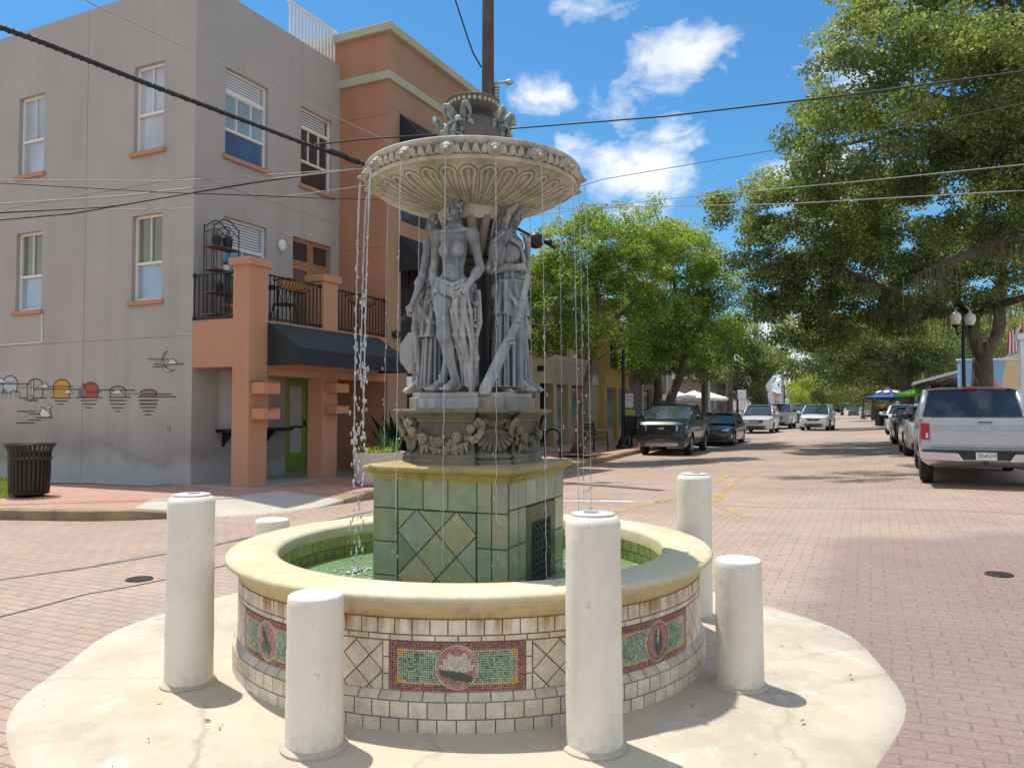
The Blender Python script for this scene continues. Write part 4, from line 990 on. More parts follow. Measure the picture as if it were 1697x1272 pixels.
def foot(S, an, toe, k=.012):
    a = Vector(an); t = Vector(toe); d = (t - a); d.z = 0; d.normalize(); s_ = Vector((-d.y, d.x, 0))
    S.ell(tuple(a - d * .03 + Vector((0, 0, -.045))), (.038, .038, .040), .02); S.cone(tuple(a), tuple(a + d * .09 + Vector((0, 0, -.045))), .040, .034, .02); S.cone(tuple(a - d * .02 + Vector((0, 0, -.055))), tuple(a + d * .14 + Vector((0, 0, -.065))), .034, .030, .02)
    S.ell(tuple(a + d * .13 + Vector((0, 0, -.066))), (.044, .044, .026), .015)
    for i in range(5): o = (i - 2) * .018; p = a + d * (.155 + .012 * (2 - i) * .5) + s_ * o + Vector((0, 0, -.072)); S.cone(tuple(p), tuple(p + d * (.028 if i else .034)), .0135 if i else .017, .011, .004)
def leg(S, hip, kn, an, r=(.098, .058, .058, .037)):
    S.cone(hip, kn, r[0], r[1], .04); S.ell(lerp3(hip, kn, .35), (r[0] * .88,) * 3, .06); S.ell((kn[0], kn[1] - .012, kn[2]), (.052, .05, .055), .02)
    m = lerp3(kn, an, .32); S.cone(kn, an, r[1] * .93, r[3], .04); S.ell((m[0], m[1] + .022, m[2]), (.046, .046, .10), .05)
def torso(S, bare=True, lean=0.0, hipx=0.0):
    S.ell((0, .01, 1.27), (.130, .094, .165), .05); S.ell((0, .01, 1.36), (.152, .070, .06), .05); S.ell((hipx * .4, .005, 1.08), (.104, .082, .15), .07); S.ell((hipx, .01, .93), (.158, .112, .125), .05)
    for sx in (-1, 1):
        S.ell((sx * .070, -.074, 1.235), (.056, .046, .056), .05)
        S.cone((0, .0, 1.455), (sx * .15, .01, 1.385), .040, .040, .04); S.ell((sx * .085, .085, .90), (.085, .075, .10), .03)
        S.cone((sx * .02, -.055, 1.40), (sx * .13, -.03, 1.415), .013, .012, .015)
    S.cone((0, .015, 1.40), (0, .0, 1.53), .058, .050, .025); S.ell((hipx * .3, -.070, 1.0), (.07, .03, .08), .06); S.ell((hipx * .35, -.095, 1.03), (.006, .010, .008), .006, 's')
def skirt(S, zt, zb, c0, c1, r0, r1, nf=11, amp=.018, ph=0.0, seed=1, cut=None, k=.015):
    """hanging drapery: an elliptic tapering body with pleats that deepen towards the hem"""
    rg = random.Random(seed); comps = [(nf, 1.0, rg.uniform(0, 6), rg.uniform(-2, 2)), (nf * 2 - 3, .45, rg.uniform(0, 6), rg.uniform(-3, 3)), (5, .7, rg.uniform(0, 6), rg.uniform(-2, 2))]
    def fn(X, Y, Z):
        t = np.clip((zt - Z) / (zt - zb), 0, 1); cx = c0[0] + (c1[0] - c0[0]) * t; cy = c0[1] + (c1[1] - c0[1]) * t
        a = r0[0] + (r1[0] - r0[0]) * t; b = r0[1] + (r1[1] - r0[1]) * t; x = X - cx; y = Y - cy
        th = np.arctan2(y / b, x / a); f = 0
        for (m, w_, p, tw) in comps: f = f + w_ * (np.sin(th * m + p + tw * t + 1.1 * np.sin(2.6 * t + p + 2 * th)) * .8 + .25 * np.sin(2 * (th * m + p + tw * t)))
        rad = np.sqrt((x / a)**2 + (y / b)**2); d = (rad - 1) * np.minimum(a, b) - amp * f * (.25 + .75 * t)
        d = np.maximum(d, np.maximum(Z - zt, zb - Z))
        if cut: d = np.maximum(d, -cut(X, Y, Z))
        return d * .7
    m = max(r0[0], r1[0], r0[1], r1[1]) + amp * 2.5
    return S.put(fn, (min(c0[0], c1[0]) - m, min(c0[1], c1[1]) - m, zb), (max(c0[0], c1[0]) + m, max(c0[1], c1[1]) + m, zt), k)
H = .0085
def new_body(): return SDF((-.52, -.50, -.02), (.52, .46, 1.75), H)
# --- figure 1: bare torso, cloth knotted low on the hips, one bare leg forward
S = new_body(); torso(S, hipx=-.02); head(S, (.0, -.01, 1.605), turn=R(-14), tilt=R(3), hair='curl', nod=R(4))
d = arm(S, (.185, .01, 1.375), (.245, .05, 1.09), (.165, -.105, .905)); hand(S, (.165, -.105, .905), (-.35, -.55, -.75), (-.6, .5, .2), .5, -1)
d = arm(S, (-.185, .02, 1.375), (-.25, .14, 1.10), (-.235, .10, .86)); hand(S, (-.235, .10, .86), (0, -.1, -1), (.3, -.6, 0), .3)
leg(S, (-.095, -.01, .90), (-.055, -.135, .50), (.035, -.055, .115)); foot(S, (.035, -.055, .105), (-.03, -.30, 0))
leg(S, (.085, .02, .90), (-.02, .03, .50), (-.115, .03, .115)); foot(S, (-.115, .03, .105), (-.24, -.20, 0))
for i, (z, dz, y) in enumerate(((.985, -.075, 0), (.955, -.09, -.012), (.925, -.07, -.008), (.90, -.055, .0))):         # wrapped roll on the hips
    S.chain([(-.165, .03, z + .02), (-.135, -.075 + y, z - .01), (-.05, -.125 + y, z + dz * .55), (.04, -.135 + y, z + dz), (.12, -.105 + y, z + dz * .5), (.17, -.01, z + .0)], [.022, .026, .028, .03, .028, .02], .012)
    S.chain([(-.165, .03, z), (-.12, .13, z), (0, .16, z), (.12, .13, z), (.17, .0, z)], .028, .012)
skirt(S, .95, .07, (.085, .05), (.135, .075), (.12, .115), (.075, .09), 7, .010, seed=4)                         # cloth over the far leg
rg = random.Random(6)
for i in range(9):
    x0 = -.01 + .024 * i; S.chain([(x0 * .6 + .06, -.12, .88), (x0 * .8 + .035 + .02 * math.sin(i * 1.7), -.118 + .03 * (i / 8) ** 2, .70), (x0 + .03 + .025 * math.sin(i * 2.3), -.09 + .05 * (i / 8) ** 2, .50), (x0 * .7 + .085 + .03 * math.sin(i * 1.1), -.035 + .05 * (i / 8), .30), (x0 * .5 + .11 + .02 * math.sin(i * 2.9), .0 + .03 * math.sin(i), .06)], [.011, .015, .014, .015, .008], .026)
S.chain([(-.13, -.09, .92), (-.165, -.04, .82), (-.15, .02, .6), (-.12, .06, .40)], [.03, .028, .028, .03], .015)
S.ell((-.135, -.095, .89), (.035, .03, .035), .01); S.ell((.115, -.12, .87), (.03, .028, .03), .01)
for i in range(7): a = -.3 + .1 * i; S.chain([(.17 + .012 * i, .03, .88), (.19 + .012 * i, .01, .6), (.165 + .02 * math.sin(i * 2.), .02, .30), (.155 + .03 * math.sin(i * 1.7), .02, .10)], [.018, .02, .022, .026], .006)   # sheaf
rg = random.Random(8)
for i in range(70): t = rg.random(); S.ell((.195 + rg.uniform(-.035, .035), -.015 + rg.uniform(-.03, .03), .80 - .42 * t), (.013, .013, .018), .003)
S.ell((.165, .02, .11), (.05, .045, .10), .02); S.cone((.18, .0, .06), (.185, -.02, .0), .03, .028, .01)
F1 = S.mesh(3)
# --- figure 2: veiled, holding an oar across her body, long pleated robe
S = new_body(); torso(S, hipx=.02); head(S, (.0, -.02, 1.605), turn=R(6), hair='veil', nod=R(8))
d = arm(S, (-.185, .01, 1.37), (-.215, .13, 1.10), (-.075, -.115, 1.115)); hand(S, (-.075, -.115, 1.115), (.7, -.5, .1), (.2, .6, -.5), .7)
d = arm(S, (.185, .01, 1.37), (.20, -.085, 1.12), (.09, -.145, 1.335)); hand(S, (.09, -.145, 1.335), (-.25, .1, .95), (-.2, .7, 0), .5, -1)
for i in range(6): S.chain([(-.235 + .01 * i, -.035 + .02 * i, 1.40 - .045 * i), (-.25, .05, 1.33 - .05 * i), (-.20, .12, 1.28 - .045 * i)], [.014, .018, .014], .008)      # sleeve pleats
S.ell((-.205, .05, 1.24), (.075, .085, .13), .02)
S.chain([(-.19, .0, 1.40), (-.05, -.11, 1.33), (.04, -.12, 1.2), (.11, -.06, 1.08)], [.02, .024, .024, .02], .012)
skirt(S, 1.12, .05, (0, .01), (.0, .0), (.14, .115), (.20, .175), 13, .017, seed=9)
for i in range(6): S.chain([(-.16 + .05 * i, -.115 + .02 * abs(i - 2.5), .86 - .02 * i), (-.15 + .055 * i, -.135, .78 - .035 * i), (-.11 + .06 * i, -.12, .75 - .05 * i)], [.016, .024, .014], .010)
skirt(S, 1.0, .70, (0, .0), (.01, .0), (.165, .135), (.20, .165), 9, .014, seed=12)                               # overfold
foot(S, (.05, -.135, .10), (.05, -.4, 0)); foot(S, (-.07, -.115, .10), (-.10, -.4, 0))
leg(S, (-.06, -.02, .86), (-.055, -.12, .50), (-.065, -.09, .12))
S.chain([(-.10, -.22, 1.02), (-.205, -.185, .66), (-.34, -.075, .36), (-.50, .04, .012)], [.028, .030, .048, .056], .006)
for q in range(3): S.ell((-.16 - .07 * q, -.205 + .03 * q, .82 - .2 * q), (.045, .04, .016), .006)
F2 = S.mesh(3)
# --- figure 3: seen from behind her shoulder, one arm hanging, heavy drapery below the hips
S = new_body(); torso(S, hipx=.02); head(S, (.0, -.01, 1.605), turn=R(18), hair='bun', nod=R(10))
d = arm(S, (.185, .01, 1.375), (.225, -.035, 1.08), (.205, -.16, .83)); hand(S, (.205, -.16, .83), (-.05, -.25, -.95), (-.6, -.2, .3), .35, -1)
d = arm(S, (-.185, .01, 1.375), (-.22, -.06, 1.10), (-.06, -.20, 1.05)); hand(S, (-.06, -.20, 1.05), (.7, -.3, .3), (0, .6, -.4), .5)
skirt(S, 1.0, .05, (.0, .0), (.0, -.01), (.16, .125), (.20, .20), 12, .018, seed=21); skirt(S, 1.03, .52, (0, .0), (.02, -.01), (.15, .12), (.205, .18), 8, .015, seed=24)
for i in range(5): S.chain([(.19, -.10, .80 - .03 * i), (.20 - .02 * i, .02, .66 - .05 * i), (.12 - .03 * i, .15, .62 - .06 * i)], [.022, .024, .02], .012)
S.chain([(.15, .05, 1.03), (.165, -.05, .98), (.19, -.13, .83), (.20, -.14, .60), (.17, -.12, .30)], [.025, .028, .03, .032, .03], .015)
S.chain([(-.15, .05, 1.36), (-.05, .11, 1.2), (.08, .11, 1.08), (.15, .04, 1.0)], [.02, .024, .026, .02], .012)
foot(S, (.075, -.15, .10), (.09, -.4, 0)); foot(S, (-.07, -.13, .10), (-.10, -.4, 0))
F3 = S.mesh(3)
SC = .698
for k, (fv, rad, lb) in enumerate(((F1, .262, 'bronze woman with bare torso and one bare leg forward'), (F2, .262, 'veiled bronze woman in a pleated robe holding an oar'), (F3, .275, None), (F3, .262, 'bronze woman turned away with one arm hanging'))):
    a = R(-90) + QA + PI / 2 * k; Vv, Qv = fv
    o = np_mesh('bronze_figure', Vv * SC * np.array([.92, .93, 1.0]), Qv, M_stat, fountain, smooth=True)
    o.location = (rad * math.cos(a), rad * math.sin(a), 1.553); o.rotation_euler = (0, 0, a + PI / 2)
    if k == 0: o.rotation_euler = (0, 0, a + PI / 2 + R(8))
    if lb: o['label'] = lb
# ---------------------------------------------------------------- falling water
m_s, n, b = newmat('falling_water'); b.inputs['Base Color'].default_value = (.86, .89, .9, 1); b.inputs['Roughness'].default_value = .08; b.inputs['Transmission Weight'].default_value = .72; b.inputs['IOR'].default_value = 1.33; M_fall = m_s
rw = random.Random(33)
for k in range(16):
    a = R(-90 - 9.5 + 22.5 * k); mb = MB(); c_, s_ = math.cos(a), math.sin(a); az = (math.degrees(a) + 360) % 360
    left = 150 < az < 235
    z0, z1 = 2.865, .41; r0 = .712; pts = []; rad = []
    vx = rw.uniform(.02, .05) if not left else rw.uniform(.03, .12); br = rw.uniform(.35, .75) if left else rw.uniform(.8, 1.0)
    N_ = 70
    for i in range(N_):
        t = i / (N_ - 1) * br; z = z0 - (z0 - z1) * t; r = r0 + vx * math.sqrt(t)
        wv = .004 * t * math.sin(i * 1.3 + k) + .003 * rw.uniform(-1, 1) * t
        pts.append((r * c_ - s_ * wv, r * s_ + c_ * wv, z)); rad.append((.0062 if i < 12 else .0036) * (1 + .5 * abs(math.sin(i * .9 + k * 2)) * t) * (1.0 if left else .5))
    mb.tube(pts, rad, 6)
    nd = 70 if left else 18
    for i in range(nd):                                                     # beads and drops that break away
        t = rw.uniform(.12, 1); z = z0 - (z0 - z1) * t; r = r0 + vx * math.sqrt(t) + rw.gauss(0, .018 * t) ; w_ = rw.gauss(0, .022 * t)
        e = rw.uniform(.0035, .0075) * (1.15 if left else .7)
        mb.ell((r * c_ - s_ * w_, r * s_ + c_ * w_, z), (e * .85, e * .85, e * rw.uniform(1.4, 3.2)), 6, 5)
    mb.build('water_stream', M_fall, fountain, smooth=1)
    # splash where it lands
    sp = MB(); rl = r0 + vx
    for i in range(46 if left else 14):
        q = rw.uniform(0, 2 * PI); d_ = abs(rw.gauss(0, .085 if left else .05)); e = rw.uniform(.004, .011)
        sp.ell((rl * c_ + d_ * math.cos(q), rl * s_ + d_ * math.sin(q), .403 + rw.uniform(0, .02) * (1 - d_ * 4)), (e * 1.5, e * 1.5, e * .6), 6, 4)
    sp.build('splash', M_foam, fountain, smooth=1)
for k in range(4):                                                           # jets from the urn masks
    a = R(-90) + QA + PI / 2 * k; mb = MB(); c_, s_ = math.cos(a), math.sin(a)
    for q in (-.012, 0, .012): mb.tube([((.275 + .03 * t + .05 * t * t) * c_ - s_ * q * (1 + t), (.275 + .03 * t + .05 * t * t) * s_ + c_ * q * (1 + t), 3.13 - .20 * t * t - .02 * t) for t in np.linspace(0, 1, 8)], .005, 6)
    mb.build('water_stream', M_fall, fountain, smooth=1)

# ================================================================== bollards round the fountain
m_b, n, b = newmat('painted_bollard'); co = n.coord('Object'); s_ = n.node('ShaderNodeSeparateXYZ', i_0=co)
c = n.mix(n.ramp(n.noise(co, 5, 6, .65), [(.3, 0.0), (.7, 1.0)]), (.78, .70, .57), (.86, .80, .68))
st = n.noise(n.mapping(co, (9, 9, .9)), 1.0, 6, .6); c = n.mix(n.math('MULTIPLY', n.ramp(st, [(.55, 0.0), (.72, 1.0)]), .28), c, (.55, .47, .32))
lo = n.ramp(s_.outputs[2], [(0.0, 1.0), (.10, .25), (.2, 0.0)]); c = n.mix(n.math('MULTIPLY', n.math('MULTIPLY', lo, n.ramp(n.noise(co, 26, 5, .7), [(.40, 0.0), (.58, 1.0)])), .45), c, (.42, .37, .29))
c = n.mix(n.math('MULTIPLY', n.ramp(n.noise(co, 19, 5, .7), [(.66, 0.0), (.70, 1.0)]), .5), c, (.42, .38, .32))
n.l.new(c, b.inputs['Base Color']); b.inputs['Roughness'].default_value = .55
n.l.new(n.bump(n.math('ADD', n.noise(co, 22, 5), n.math('MULTIPLY', n.noise(co, 130, 3), .4)), .45, .006), b.inputs['Normal']); M_boll = m_b
M_plate = mat('bollard_top_plate', (.62, .60, .56), .5, .12, 8, .3, 60)
M_boltc = mat('blue_grey_cap', (.27, .31, .38), .4, .2, 8, .2)
BR = .124
def bollard(px, h, label, ang, tilt=0.0):
    x = FC.x + 1.66 * math.cos(R(ang)); y = FC.y + 1.66 * math.sin(R(ang)); e = empty('bollard', (x, y, .044), rw.uniform(0, 6), label, 'bollard', 'white bollards around the fountain'); tall = h > .8
    e.rotation_euler = (rw.uniform(-.006, .006), rw.uniform(-.006, .006), e.rotation_euler.z)
    mb = MB(); pr_ = [(BR + .003, -.04), (BR + .002, .0), (BR, .02)] + [(BR - .004 * q / 8 + .0012 * math.sin(q * 2.1 + x * 9), .02 + (h - .06) * q / 8) for q in range(1, 9)]
    pr_ += [(BR - .006, h - .028), (BR - .016, h - .012), (BR - .024, h - .006)] if tall else [(BR - .005, h - .012), (BR - .010, h - .003), (BR - .016, h)]
    pr_ += [(0, h - .006 if tall else h)]
    mb.lathe(pr_, n=56); mb.build('post', M_boll, e, smooth=50)
    bs = MB(); bs.lathe([(BR + .02, -.03), (BR + .022, .006), (BR + .010, .016), (BR - .002, .020)], n=40); bs.build('grout_collar', M_apron, e, smooth=50)
    if tall:
        t = MB(); t.lathe([(BR - .028, h - .007), (BR - .028, h + .004), (BR - .034, h + .006), (0, h + .006)], n=40); t.build('top_plate', M_plate, e, smooth=40)
        t = MB(); t.lathe([(.034, h + .0055), (.034, h + .009), (.030, h + .010), (.0, h + .009)], n=24); t.xf(Matrix.Translation((.01, -.008, 0))); t.build('centre_disc', M_boltc, e, smooth=40)
for ang, h, lb in ((207, 1.0, 'tall white bollard standing in front of the dark leaf mosaic, trash bin behind'), (248.5, .655, 'short flat-topped white bollard nearest the camera, before the diamond tiles'), (291.5, 1.0, 'tall white bollard with round plate on top, overlapping the tiled block grille'),
                   (331.5, .665, 'short white bollard alone on the sunny apron beside its small shadow'), (21.5, 1.0, 'tall white bollard beyond the basin rim, by the yellow road lines'), (154, .665, 'short white bollard peeping over the rim near the ramp')):
    bollard(0, h, lb, ang)
# ================================================================== corner building (grey) with terracotta balcony portico
BD = (math.sin(R(25.5)), math.cos(R(25.5))); BA = math.atan2(BD[1], BD[0]); C0 = Vector((-5.8, 14.2, .14))
def stucco(name, col, streak=.25, var=.07, dark=(.20, .19, .18), lowdirt=0.0):
    m, n, b = newmat(name); co = n.coord('Object')
    c = n.mix(n.ramp(n.noise(co, .7, 7, .6), [(.3, 0.0), (.7, 1.0)]), tuple(x * (1 - var) for x in col), tuple(x * (1 + var) for x in col))
    st = n.noise(n.mapping(co, (1.3, 1.3, .10)), 2.2, 7, .62); c = n.mix(n.math('MULTIPLY', n.ramp(st, [(.48, 0.0), (.72, 1.0)]), streak), c, dark)
    c = n.mix(n.math('MULTIPLY', n.ramp(n.noise(co, 3.1, 6, .7), [(.56, 0.0), (.70, 1.0)]), .22), c, tuple(min(1, x * 1.25) for x in col))
    if lowdirt:
        s_ = n.node('ShaderNodeSeparateXYZ', i_0=co); z = n.math('ADD', s_.outputs[2], n.math('MULTIPLY', n.math('SUBTRACT', n.noise(co, 1.1, 5), .5), 1.4))
        c = n.mix(n.math('MULTIPLY', n.ramp(n.math('DIVIDE', z, 2.0), [(.12, 0.0), (.28, 1.0), (.45, .5), (.75, 0.0)]), lowdirt), c, (.17, .15, .13))
        c = n.mix(n.math('MULTIPLY', n.ramp(n.math('DIVIDE', z, 2.0), [(0, 1.0), (.25, 0.0)]), .4), c, (.36, .40, .41))
    n.l.new(c, b.inputs['Base Color']); b.inputs['Roughness'].default_value = .85; b.inputs['Specular IOR Level'].default_value = .25
    n.l.new(n.bump(n.math('ADD', n.noise(co, 60, 5, .65), n.math('MULTIPLY', n.noise(co, 7, 4), .8)), .22, .006), b.inputs['Normal']); return m
M_grey = stucco('grey_stucco', (.415, .388, .347), .17, .07, (.20, .185, .165), .5)
M_orange = stucco('terracotta_stucco', (.50, .26, .155), .16, .07, (.36, .17, .10))
M_terra = stucco('dark_terracotta_stucco', (.47, .225, .135), .2, .08, (.28, .14, .09))
M_taupe = stucco('brown_stucco', (.40, .25, .155), .18, .08, (.25, .16, .11))
M_trim = stucco('sage_trim', (.47, .45, .33), .25, .06)
M_white = mat('white_paint', (.78, .77, .74), .4, .06, 6, .1, 60)
M_wframe = mat('window_frame_paint', (.76, .73, .66), .4, .06, 6, .05, 60)
M_cream = mat('cream_paint', (.62, .52, .36), .5, .08, 5, .1, 60)
M_g_light = glass_mat('glass_over_white_curtain', (.42, .45, .48), .05, .6); M_g_blue = glass_mat('blue_reflection_tint', (.07, .13, .25), .08, .9)  # the blue pane has its sky reflection painted into the base colour
M_g_sky = glass_mat('sky_reflection_tint', (.26, .38, .47), .03, 1.0); M_g_dark = glass_mat('dark_window_glass', (.045, .04, .045), .04, .9); M_g_green = glass_mat('green_reflection_tint', (.15, .17, .12), .05, .8)  # sky and green panes: reflections put into the glass colour
M_blind = mat('window_blind', (.66, .66, .64), .5, .05, 5, 0)
M_black = mat('black_iron', (.018, .018, .019), .42, .3, 12, .2, 90, .3)
M_awn = mat('charcoal_canvas', (.045, .046, .052), .85, .2, 3, .25, 140)
M_awnd = mat('dark_canvas', (.022, .023, .027), .85, .2, 3, .25, 140)
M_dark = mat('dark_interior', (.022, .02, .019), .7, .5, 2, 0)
M_joint = mat('wall_joint', (.24, .22, .20), .9, .2, 5, 0)
def wall(mb, u0, u1, z0, z1, holes, f, depth=.14, mi=0, rmi=None):
    us = sorted({u0, u1, *[q for h in holes for q in h[:2]]}); zs = sorted({z0, z1, *[q for h in holes for q in h[2:4]]})
    for a, b in zip(us[:-1], us[1:]):
        for c, d in zip(zs[:-1], zs[1:]):
            m_, k = (a + b) / 2, (c + d) / 2
            if any(h[0] < m_ < h[1] and h[2] < k < h[3] for h in holes): continue
            mb.poly([f(a, c, 0), f(b, c, 0), f(b, d, 0), f(a, d, 0)], mi)
    r = mi if rmi is None else rmi
    for h in holes:
        a, b, c, d = h[:4]
        for p, q in (((a, c), (a, d)), ((b, c), (b, d)), ((a, d), (b, d)), ((a, c), (b, c))): mb.poly([f(*p, 0), f(*q, 0), f(*q, depth + .02), f(*p, depth + .02)], r)
def fbox(mb, f, u0, u1, z0, z1, d0, d1, mi=0):
    p = [f(u, z, d) for d in (d0, d1) for z in (z0, z1) for u in (u0, u1)]
    mb._add(p, [(0, 1, 3, 2), (4, 6, 7, 5), (0, 4, 5, 1), (2, 3, 7, 6), (0, 2, 6, 4), (1, 5, 7, 3)], mi)
def window(par, f, u0, u1, z0, z1, cols=2, split=.52, gl=(None, None), depth=.13, frame=None, sill=None, blind=0, top=0.0, name='window', fw=.05):
    """double-hung window: painted frame with muntins in the upper sash; glass, sill and blind are its own sub-parts"""
    mb = MB(); fr = frame or M_wframe; d0, d1 = depth - .05, depth + .02; zt = z1 - top; zm = z0 + (zt - z0) * (1 - split)
    fbox(mb, f, u0, u0 + fw, z0, z1, d0, d1); fbox(mb, f, u1 - fw, u1, z0, z1, d0, d1); fbox(mb, f, u0 + fw, u1 - fw, z0, z0 + fw, d0, d1); fbox(mb, f, u0 + fw, u1 - fw, z1 - fw, z1, d0, d1)
    fbox(mb, f, u0 + fw, u1 - fw, zm - .025, zm + .025, d0 - .012, d1)
    if top: fbox(mb, f, u0 + fw, u1 - fw, zt - .04, zt + .03, d0, d1)
    for i in range(1, cols): u = u0 + (u1 - u0) * i / cols; fbox(mb, f, u - .012, u + .012, zm + .025, zt - (.04 if top else fw), d0 + .01, d1 - .005)
    o = mb.build(name, fr, par, bevel=.004, seg=1)
    g = MB(); g.poly([f(u0 + .02, zm, depth), f(u1 - .02, zm, depth), f(u1 - .02, z1 - .02, depth), f(u0 + .02, z1 - .02, depth)], 0); g.poly([f(u0 + .02, z0 + .02, depth - .004), f(u1 - .02, z0 + .02, depth - .004), f(u1 - .02, zm, depth - .004), f(u0 + .02, zm, depth - .004)], 1)
    g.build('glass', [gl[0] or M_g_dark, gl[1] or gl[0] or M_g_dark], o)
    if blind:
        bl_ = MB(); k = int((blind) / .055)
        for i in range(k): z = z1 - fw - .02 - i * .055; fbox(bl_, f, u0 + fw + .005, u1 - fw - .08, z - .034, z, depth - .018 , depth - .008)
        bl_.build('blind', M_blind, o)
    if sill:
        sb = MB(); fbox(sb, f, u0 - .07, u1 + .07, z0 - .085, z0 - .002, -.065, depth); sb.build('sill', sill, o, bevel=.008, seg=1)
    return o
gb = empty('corner_building', C0, BA, 'grey stucco corner building with painted skyline mural, sash windows and terracotta balcony portico', 'building')
fL = lambda u, z, d: (d, u, z); fRt = lambda u, z, d: (u, d, z); fTL = lambda u, z, d: (4.2 + d, u, z); fTR = lambda u, z, d: (u, -1.35 + d, z)
ZG = .14
def zz(*a): return [q - ZG for q in a]
body = MB(); TOPZ = 9.36
LW = [(.81, 1.62, 6.27, 7.94), (4.29, 5.13, 6.27, 7.94), (.81, 1.62, 3.42, 5.06), (4.29, 5.13, 3.42, 5.06), (7.9, 8.75, 6.27, 7.94), (7.9, 8.75, 3.42, 5.06)]
wall(body, 0, 13, 0, TOPZ, LW, fL)
RW = [(.72, 1.87, 6.24, 7.94), (2.87, 3.92, 6.24, 7.94), (.72, 1.87, 3.35, 5.06), (2.64, 3.92, 2.96, 5.06), (.62, 2.0, 1.0, 2.1), (2.46, 3.22, .03, 2.06)]
wall(body, 0, 4.2, 0, TOPZ, RW, fRt)
body.poly([(0, 0, TOPZ), (4.2, 0, TOPZ), (4.2, .25, TOPZ), (.25, .25, TOPZ), (.25, 13, TOPZ), (0, 13, TOPZ)]); body.poly([(.25, .25, TOPZ - .4), (9, .25, TOPZ - .4), (9, 13, TOPZ - .4), (.25, 13, TOPZ - .4)])
body.poly([(.25, .25, TOPZ), (.25, .25, TOPZ - .4), (.25, 13, TOPZ - .4), (.25, 13, TOPZ)]); body.poly([(.25, .25, TOPZ), (4.2, .25, TOPZ), (4.2, .25, TOPZ - .4), (.25, .25, TOPZ - .4)]); body.poly([(0, 13, 0), (9, 13, 0), (9, 13, TOPZ), (0, 13, TOPZ)])
body.build('wall', M_grey, gb)
jt = MB(); fbox(jt, fL, 2.955, 2.967, 0, TOPZ, -.002, .002); fbox(jt, fL, 0.0, 13, 2.705, 2.716, -.002, .002); fbox(jt, fL, 0, 13, 5.62, 5.631, -.002, .002); fbox(jt, fRt, 0, 4.2, 5.62, 5.631, -.002, .002); jt.build('wall_joint', M_joint, gb)
for i, (a, b_, c, d) in enumerate(LW):
    up = c > 5; window(gb, fL, a, b_, c, d, 2, .56, (M_g_light if up else M_g_green, M_g_light if up else M_g_sky), sill=M_orange)
window(gb, fRt, *RW[0], 3, .58, (M_g_sky, M_g_blue), sill=M_orange, blind=.45, top=.42, fw=.045)
window(gb, fRt, *RW[1], 3, .58, (M_g_dark, M_g_dark), sill=M_orange, blind=.42, top=.40, fw=.045)
window(gb, fRt, *RW[2], 2, .45, (M_g_sky, M_g_green), sill=M_orange, blind=.5, top=.55, fw=.05)
# french doors onto the balcony
fd = MB(); a, b_, c, d = RW[3]
M_door = mat('brown_door_paint', (.34, .17, .085), .5, .12, 5, .1, 60)
for u0, u1 in ((a, (a + b_) / 2 - .008), ((a + b_) / 2 + .008, b_)):
    fbox(fd, fRt, u0, u0 + .1, c, d - .55, .06, .11); fbox(fd, fRt, u1 - .1, u1, c, d - .55, .06, .11); fbox(fd, fRt, u0 + .1, u1 - .1, c, c + .25, .06, .11); fbox(fd, fRt, u0 + .1, u1 - .1, d - .68, d - .55, .06, .11)
    fbox(fd, fRt, u0, u0 + .08, d - .55, d, .06, .11); fbox(fd, fRt, u1 - .08, u1, d - .55, d, .06, .11); fbox(fd, fRt, u0 + .08, u1 - .08, d - .09, d, .06, .11); fbox(fd, fRt, u0 + .08, u1 - .08, d - .55, d - .48, .06, .11)
o = fd.build('balcony_door', M_door, gb, bevel=.004, seg=1); g = MB(); fbox(g, fRt, a + .02, b_ - .02, c, d - .02, .105, .12); g.build('glass', M_g_dark, o); M_bsb = mat('brown_slat_blind', (.22, .12, .08), .6, .1, 5, 0)
for u0, u1 in ((a + .12, (a + b_) / 2 - .12), ((a + b_) / 2 + .12, b_ - .12)):
    g = MB(); [fbox(g, fRt, u0, u1, c + .3 + i * .052, c + .335 + i * .052, .098, .104) for i in range(22)]; g.build('blind', M_bsb, o)
# service window with counter, white board under it
sw = MB(); a, b_, c, d = RW[4]
fbox(sw, fRt, a, a + .06, c, d, .02, .12); fbox(sw, fRt, b_ - .06, b_, c, d, .02, .12); fbox(sw, fRt, a + .55, a + .6, c, d, .03, .12); fbox(sw, fRt, a, b_, d - .05, d, .02, .12)
o = sw.build('service_window', M_cream, gb); g = MB(); fbox(g, fRt, a + .06, a + .55, c, d - .05, .05, .08); g.build('roller_shutter', mat('grey_white_panel', (.56, .57, .56), .5, .06, 3, .1), o)
g = MB(); fbox(g, fRt, a + .6, b_ - .06, c, d - .05, .08, .1); g.build('glass', M_g_dark, o); g = MB(); fbox(g, fRt, a - .05, b_ + .35, c - .06, c - .002, -.32, .04); o2 = g.build('counter', M_black, gb, bevel=.01)
g = MB()
for u in (.75, 1.85): g.prism([fRt(u - .02, c - .06, -.28), fRt(u - .02, c - .06, 0), fRt(u - .02, c - .34, 0)], (.04, 0, 0))
g.build('counter_bracket', M_black, gb)
g = MB(); fbox(g, fRt, 1.0, 1.45, .25, .72, -.05, -.02); g.build('menu_board', M_white, gb, bevel=.006); g = MB(); fbox(g, fRt, 1.05, 1.4, .30, .67, -.056, -.049); g.build('menu_face', mat('grey_board_face', (.42, .43, .44), .6, .1, 4, 0), gb)
